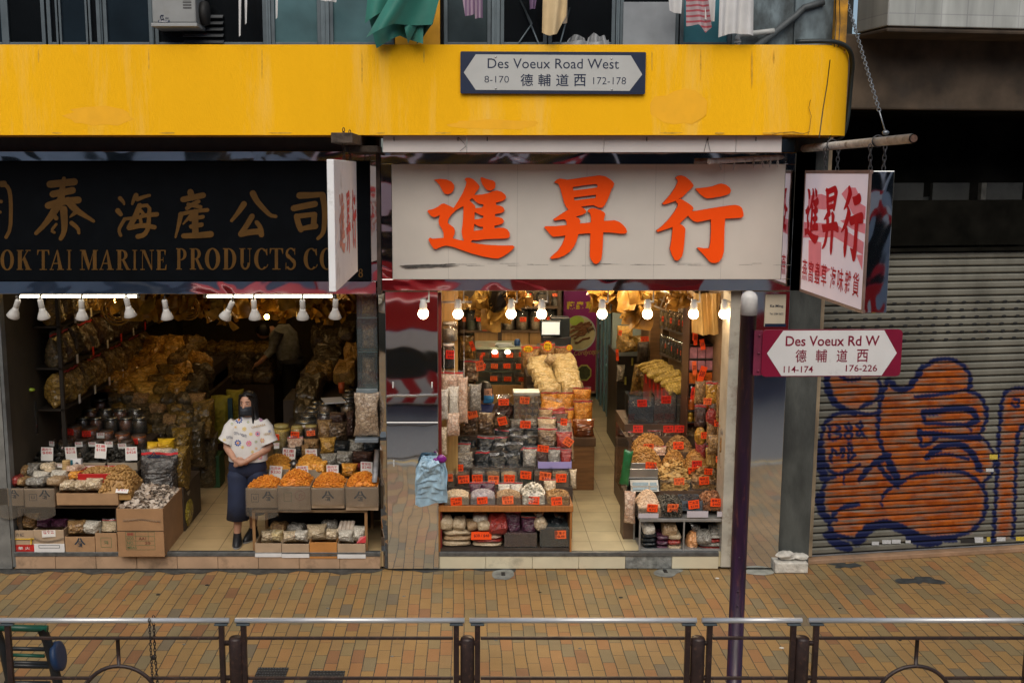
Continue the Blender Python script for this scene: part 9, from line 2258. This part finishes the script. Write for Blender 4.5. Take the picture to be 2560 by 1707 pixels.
face_bits(sp_,lambda v:TS@Hs(v),pbr('bright_blue_mask',(.03,.20,.46),.7,var=.12,vs=40))
mb=MB()
def hairs(u,v):
 a=-pi*.5+R(50)+(2*pi-R(100))*u;z=.235-.21*v
 k=min(1,math.sqrt(max(0,1-((z-.12)/.115)**2)))if z>.12 else 1
 return TS@Hs((.09*k*cos(a)*(1+.05*sin(u*60)),.012+.112*k*sin(a),z))
mb.grid(hairs,50,14,0)
mb.grid(lambda u,v:TS@Hs((.089*sin(v*1.15)*cos(6.283*u),.006+.110*sin(v*1.15)*sin(6.283*u),.118+.118*cos(v*1.15))),28,8,0)
part(mb,'hair',[hair_m],sp_)
mb=MB();loft(mb,[(0,.0,1.285,.085,.07),(0,.01,1.24,.16,.10),(0,.005,1.18,.195,.12),(0,0,1.0,.185,.135),(0,0,.85,.19,.135)],28)
for sx in(-1,1):mb.tube([(sx*.15,.01,1.2),(sx*.2,0,1.08),(sx*.21,-.03,.95)],[.07,.065,.06],14)
mb.v=[tuple(TS@Vector(v))for v in mb.v]
part(mb,'top',[pbr('navy_top',(.012,.022,.10),.75,var=.2,vs=9)],sp_)
Ym=5.0
mo=W(725,1000,Ym);mo.z=FLZ
TM=MT(mo)
mn=empty('person',mo,'person in a grey shirt and dark trousers bending over at the dark back','person')
mb=MB();tl=lambda a:MR(a,3,'Y')
zz=W(725,905,Ym).z-FLZ
pel=V3((.02,0,zz))
neck=V3((-.20,-.05,W(690,822,Ym).z-FLZ))
cm_=pel.lerp(neck,.5)+V3((.06,0,.06))
ar=lambda f:tl(-.5-.3*f)
rings=[(*pel,.18,.13,ar(0)),(*pel.lerp(cm_,.5),.175,.125,ar(.4)),(*cm_,.19,.13,ar(.7)),(*cm_.lerp(neck,.6),.19,.12,ar(1)),(*neck,.09,.07,ar(1))]
loft(mb,rings)
mb.tube([neck,neck+V3((-.07,-.02,-.0))],[.055,.05],10);mb.ball(neck+V3((-.15,-.03,-.03)),.105,12,0,(1,.85,1))
for sy in(-1,1):
 s0=neck+V3((.07,sy*.15,-.03));mb.tube([s0,s0+V3((-.08,0,-.25)),s0+V3((-.25,-.05,-.42))],[.05,.043,.035],10)
 hand(mb,s0+V3((-.25,-.05,-.42)),V3((-.8,-.1,-.5)),V3((0,-sy,.2)),V3((0,0,-1)))
 mb.tube([pel+V3((0,sy*.09,0)),(pel.x+.02,sy*.1,zz*.5),(pel.x,sy*.11,.06)],[.10,.07,.045],12);mb.tube([(pel.x+.05,sy*.11,.04),(pel.x-.17,sy*.11,.035)],[.045,.035],10)
body_obj(mb,'body',mn,TM,skin,.012)
mb=MB();loft(mb,[(r_[0],r_[1],r_[2],r_[3]*1.13,r_[4]*1.15,r_[5])for r_ in rings],24)
for sy in(-1,1):
 s0=neck+V3((.07,sy*.15,-.03));mb.tube([s0+V3((.03,0,.02)),s0+V3((-.08,0,-.25)),s0+V3((-.16,-.03,-.33))],[.075,.062,.055],12)
mb.v=[tuple(TM@Vector(v))for v in mb.v]
part(mb,'shirt',[pbr('grey_checked_shirt',(.20,.21,.20),.8,var=.35,vs=18)],mn)
mb=MB();loft(mb,[(pel.x,0,zz+.06,.195,.155),(pel.x,0,zz-.1,.195,.19)],20)
for sy in(-1,1):mb.tube([pel+V3((0,sy*.09,0)),(pel.x+.02,sy*.1,zz*.5),(pel.x,sy*.11,.07)],[.125,.10,.085],14)
mb.v=[tuple(TM@Vector(v))for v in mb.v]
part(mb,'trousers',[pbr('black_trousers',(.015,.016,.018),.8)],mn)
mb=MB();mb.ball(TM@(neck+V3((-.145,-.03,-.012))),.113,12,0,(1,.88,.95));part(mb,'hair',[hair_m],mn)
def cloth(name,label,pts_top,pts_bot,Y,mat,fold=6,amp=.035,nu=26,nv=14,cat='laundry',group='washing hung from the upper windows',bulge=.0,build=True,mbx=None,mi=0):
 mb=mbx or MB();ph=RU(0,6)
 def lerp_poly(ps,u):
  t=u*(len(ps)-1);i=min(int(t),len(ps)-2);f=t-i
  return(ps[i][0]+(ps[i+1][0]-ps[i][0])*f,ps[i][1]+(ps[i+1][1]-ps[i][1])*f)
 def fn(u,v):
  a,b=lerp_poly(pts_top,u),lerp_poly(pts_bot,u)
  p=W(a[0]+(b[0]-a[0])*v,a[1]+(b[1]-a[1])*v,Y)
  return p+V3((0,amp*sin(u*fold*3.14+ph)*(.5+.5*v)-bulge*sin(pi*v),0))
 mb.grid(fn,nu,nv,mi)
 if not build:return None
 o=mb.build(name,mat if isinstance(mat,list)else[mat])
 if label:tag(o,label,cat,group)
 return o
YL=BY-.10
teal=pbr('teal_green_cloth',(.012,.15,.115),.6,var=.25,vs=4,bump=.1,bs=20,sheen=.3)
mb=MB()
cloth('',None,[(925,-60),(1010,-70),(1110,-60)],[(912,60),(960,28),(1010,60),(1020,110)],YL-.05,teal,3,.05,build=False,mbx=mb)
cloth('',None,[(1005,-60),(1060,-60),(1112,-50)],[(915,95),(985,60),(1080,62)],YL-.16,teal,2,.07,build=False,mbx=mb)
cloth('',None,[(918,30),(1000,10),(1060,0)],[(940,120),(1000,90),(1058,112)],YL-.02,teal,3,.05,build=False,mbx=mb)
cloth('',None,[(1050,-20),(1112,-60)],[(1042,112),(1082,62)],YL,teal,2,.04,build=False,mbx=mb)
tag(mb.build('green_sheet',[teal]),'teal green sheet billowing out over the canopy edge','laundry','washing hung from the upper windows')
def stripe_mat(name,c1,c2,freq,axis='x',w=.5):
 m,n,b,new,L=nmat(name)
 wv=new('ShaderNodeTexWave');wv.bands_direction=axis.upper();wv.inputs['Scale'].default_value=freq;wv.inputs['Distortion'].default_value=1.0
 L(coords(n,L,new),wv.inputs['Vector']);rp=new('ShaderNodeValToRGB');rp.color_ramp.elements[0].position=w;rp.color_ramp.elements[1].position=w+.12
 rp.color_ramp.elements[0].color=hexc(c1);rp.color_ramp.elements[1].color=hexc(c2);L(wv.outputs['Fac'],rp.inputs[0]);L(rp.outputs[0],b.inputs['Base Color']);b.inputs['Roughness'].default_value=.8
 return m
pur=stripe_mat('lilac_stripe',(.34,.25,.33),(.17,.10,.18),9)
mb=MB()
cloth('',None,[(1150,-40),(1188,-40)],[(1163,42),(1186,36)],YL,pur,2,.02,10,8,build=False,mbx=mb);cloth('',None,[(1184,-40),(1206,-40)],[(1188,47),(1207,45)],YL-.02,pur,2,.02,10,8,build=False,mbx=mb)
tag(mb.build('striped_sleeves',[pur]),'lilac striped sleeves hanging down beside the yellow pier','laundry','washing hung from the upper windows')
cloth('beige_towel','beige towel hanging folded over the street name plate',[(1358,-50),(1400,-50),(1420,-40)],[(1355,82),(1375,90),(1392,86),(1415,40)],YL,pbr('beige_cloth',(.60,.46,.26),.8,var=.1,vs=8),3,.03,20,12)
cloth('beige_towel','pale half of the folded towel just right of the beige one',[(1398,-40),(1420,-40)],[(1393,62),(1418,58)],YL+.06,pbr('cream_cloth',(.56,.48,.38),.8),2,.02)
cloth('purple_sleeve','short purple cloth end left of the beige towel',[(1322,-40),(1348,-40)],[(1325,24),(1338,22)],YL,pbr('muted_purple_cloth',(.16,.10,.19),.8),2,.02)
wht=pbr('white_cotton',(.56,.56,.56),.8,var=.08,vs=8)
for(t,b_,lab)in(([(1668,-40),(1708,-40)],[(1673,28),(1702,36)],'small white cloth left of the red striped shirt'),([(1762,-40),(1790,-40)],[(1761,50),(1785,55)],'narrow white cloth right of the red striped shirt')):
 cloth('white_cloth',lab,t,b_,YL,wht,2,.02)
cloth('white_shirt','wide white shirt hanging at the right end of the washing',[(1800,-50),(1885,-50)],[(1795,95),(1820,86),(1850,84),(1884,90)],YL,wht,5,.03)
cloth('striped_shirt','white shirt with red stripes among the washing',[(1715,-40),(1765,-40)],[(1717,66),(1745,62),(1765,82),(1778,70)],YL-.03,stripe_mat('red_stripe',(.40,.30,.32),(.36,.07,.09),7,'z',.62),3,.03)
for i,(x,y1,lab)in enumerate(((600,92,'longest white ribbon hanging in front of the dark window'),(615,62,'second white ribbon in front of the dark window'),(692,48,'white ribbon hanging before the teal panes'))):
 cloth('white_ribbon',lab,[(x-4,-40),(x+4,-40)],[(x-3,y1),(x+2,y1-3)],YL,wht,1,.01,4,10)
cloth('white_cloth','tiny end of pale cloth at the top beside the green sheet',[(800,-30),(845,-30)],[(802,2),(840,6)],YL,wht,3,.02)
mb=MB();mb.tube([(W(560,0,YL).x,YL,zt+1.15),(W(1960,0,YL).x,YL,zt+1.15)],.014,8)
mb.tube([(W(900,0,YL).x,YL,zt+1.15),(W(900,0,YL).x,UY,zt+1.2)],.012,8)
tag(mb.build('washing_pole',[steel]),'steel pole above the frame that carries the washing','pole')
mb=MB()
for k,(t_,b_)in enumerate((([(1420,100),(1436,86),(1452,90),(1462,98)],[(1405,124),(1430,124),(1470,124)]),([(1470,96),(1484,82),(1500,92),(1512,88)],[(1462,124),(1490,124),(1524,124)]),([(1404,108),(1450,101),(1490,106),(1522,100)],[(1400,126),(1524,126)]))):
 cloth('',None,t_,b_,UY-.10-.03*k,wht,5,.03,20,10,build=False,mbx=mb)
tag(mb.build('white_bundle',[pbr('dull_white_plastic',(.26,.27,.28),.5,var=.2,vs=14)]),'crumpled white plastic bundle on the window sill below the beige towel','bundle')
mb=MB();p,q=W(1556,122,UY-.035),W(1690,6,UY-.035);mb.box(p.x,UY-.045,p.z,q.x,UY-.032,q.z);tag(mb.build('pale_board',[pbr('pale_grey_panel',(.22,.24,.26),.6,var=.12,vs=6)],bevel=.003),'pale grey board standing against the upper window','board')
for pts,lab in(([(1290,118),(1330,60),(1300,0)],'thin pole leaning in the dark window left of the towel'),([(1310,20),(1350,118)],'crossing thin pole in the dark window'),([(1398,118),(1425,20)],'pale pole behind the beige towel')):
 mb=MB();mb.tube([W(x,y,UY-.05)for x,y in pts],.009,6);tag(mb.build('thin_pole',[alu]),lab,'pole')
Ya=BY-.1
ac=empty('air_conditioner',W(430,65,Ya),'boxy white air conditioner jutting from the upper window','air conditioner')
p,q=W(381,58,Ya),W(486,-60,Ya)
mb=MB();mb.box(p.x,Ya,p.z,q.x,Ya+.5,q.z);part(mb,'casing',[pbr('dingy_white_casing',(.24,.25,.25),.5,var=.1,vs=5,dirt=(.2,.2,.18),dirt_amt=.2)],ac,bevel=.012)
mb=MB();mb.box(p.x-.01,Ya-.012,W(430,67,Ya).z,q.x+.01,Ya+.5,p.z-.001);part(mb,'tray',[pbr('grey_white_tray',(.28,.29,.29),.5)],ac,bevel=.004)
mb=MB()
for i in range(7):z=W(467,22-i*7,Ya).z;mb.box(W(457,0,Ya).x,Ya-.003,z,W(478,0,Ya).x,Ya-.0005,z+.012)
part(mb,'vent_grille',[pbr('dark_grille',(.06,.06,.06),.5)],ac)
mb=MB();a,b=W(396,57,Ya),W(424,51,Ya);mb.add([(a.x,Ya-.002,a.z),(b.x,Ya-.002,a.z),(b.x,Ya-.002,b.z),(a.x,Ya-.002,b.z)],[(0,1,2,3)],0)
text(mb,'ENERGY',(a.x+.01,Ya-.003,a.z+.004),(b.x-a.x-.02,0,0),(0,0,b.z-a.z-.008),1,.01)
c=W(406,44,Ya);mb.tube([(c.x+.018*cos(t),Ya-.003,c.z+.018*sin(t))for t in[.9+4.6*k/14 for k in range(15)]],.004,5);text(mb,'C',(c.x-.004,Ya-.003,c.z-.008),(.012,0,0),(0,0,.016),0,.02)
text(mb,'cc',(c.x+.025,Ya-.003,c.z-.014),(.03,0,0),(0,0,.012),0,.02)
part(mb,'badge',[navy,wsheet],ac)
mb=MB();a=W(500,30,Ya+.1);mb.lathe([(.10,-.03),(.11,0),(.10,.03)],20,0,MT((a.x+.02,Ya+.2,a.z))@MR(R(90),4,'Y'));part(mb,'side_fan',[black],ac)
for x in(392,475):
 pass
mb=MB();mb.tube([*[W(x,y,UY-.1)for x,y in((1844,125),(1844,95),(1848,88),(1858,86),(1900,82),(1935,78))]],.024,10);mb.tube([W(1844,108,UY-.1),W(1844,100,UY-.1)],.032,10)
tag(mb.build('drain_pipe',[pbr('dirty_white_pipe',(.40,.41,.40),.5,var=.2,vs=9)]),'dirty white drain pipe elbowing along the upper wall','pipe')
mb=MB();mb.tube([*[W(x,y,UY-.08)for x,y in((1890,118),(1990,40),(2010,20),(2060,5))]],.03,8);tag(mb.build('drain_pipe',[pbr('dark_grey_pipe',(.06,.07,.075),.6,var=.4,vs=9)]),'dark slanting pipe on the peeling upper wall','pipe')
for i,x in enumerate((2088,2098)):
 mb=MB();mb.tube([W(x,-20,UY-.19),W(x+2,60,UY-.2),W(x-2,118,UY-.2)],.004,5);tag(mb.build('wire',[hose]),['thin black wire on the old yellow strip, left one','thin black wire on the old yellow strip, right one'][i],'wire','wires on the yellow strip')
trk=empty('added_truck',(-1.2,-8,0),'made-up red and white truck with hazard chevrons, added for the mirror pier reflection','truck')  # made-up truck out of view, added to give the mirror pier something to reflect
tr_red,tr_white,tr_dark=pbr('truck_red',(.70,.015,.025),.3,coat=.3,var=.05),pbr('truck_white',(.88,.88,.88),.35,var=.05),pbr('truck_dark_glass',(.02,.025,.03),.1,var=.1)
mb=MB();mb.box(-4.9,-10.1,1.25,1.4,-8.5,1.85);part(mb,'upper_body',[tr_red],trk,bevel=.05)
mb=MB();mb.box(-4.9,-10.1,.93,1.4,-8.48,1.249);part(mb,'white_band',[tr_white],trk,bevel=.03)
mb=MB();mb.box(-4.88,-10.1,.46,1.38,-8.52,.929);part(mb,'dark_band',[tr_dark],trk)
mb=MB();mb.box(-4.9,-10.1,-.1,1.4,-8.5,.459);b_=part(mb,'bumper',[tr_red],trk,bevel=.02)
mb=MB()
for i in range(11):
 x=-4.7+i*.54;mb.add([(x,-8.495,-.08),(x+.26,-8.495,-.08),(x+.48,-8.495,.18),(x+.26,-8.495,.44),(x,-8.495,.44),(x+.22,-8.495,.18)],[(0,1,2,5),(5,2,3,4)],0)
part(mb,'chevron',[tr_white],trk)
for x in(-3.6,.4):
 mb=MB();mb.lathe([(.02,-.12),(.36,-.12),(.36,.12),(.02,.12)],20,0,MT((x,-8.8,.23))@MR(R(90),4,'X'));part(mb,'wheel',[black],trk)
trm=empty('tram',(0,-13,0),'made-up red and white double deck tram behind the viewer, added for the mirror strips','tram')  # made-up tram behind the camera, added to colour the chrome strip reflections
mb=MB();mb.box(-3,-13.8,.3,7,-11.6,2.35);mb.box(-3,-13.8,3.05,7,-11.6,3.75);mb.box(-3,-13.8,4.55,7,-11.6,4.75);part(mb,'body',[tr_red],trm,bevel=.04)
mb=MB()
for i in range(4):mb.box(-2.6+i*2.6,-11.59,3.06,-1.2+i*2.6,-11.57,3.7);mb.box(-2.2+i*2.6,-11.59,4.58,-1.0+i*2.6,-11.57,4.72);mb.box(-2.9+i*2.6,-11.59,1.2,-1.6+i*2.6,-11.57,2.2)
part(mb,'advert_panel',[tr_white],trm)
mb=MB();mb.box(-2.95,-13.75,2.351,6.95,-11.65,3.049);mb.box(-2.95,-13.75,3.751,6.95,-11.65,4.549);part(mb,'window_band',[tr_dark],trm)
mb=MB()
for i in range(6):mb.box(-3+i*1.98,-11.62,3.751,-2.86+i*1.98,-11.58,4.549)
mb.box(-3,-11.61,3.3,7,-11.585,3.55);part(mb,'white_trim',[tr_white],trm)
fb=empty('added_far_building',(0,-27,0),'made-up grey tenement row across the road, added for the mirror reflections','building')  # made-up facade out of view, added as a backdrop for the mirror reflections
mb=MB();mb.box(-40,-32,-.14,40,-26,13);part(mb,'wall',[pbr('far_grey_wall',(.55,.56,.56),.8,var=.2,vs=.6)],fb)
mb=MB()
for i in range(24):
 for j in range(4):x=-38+i*3.2;mb.box(x,-26.02,3.2+j*2.5,x+1.7,-25.98,4.6+j*2.5)
part(mb,'window_band',[tr_dark],fb)
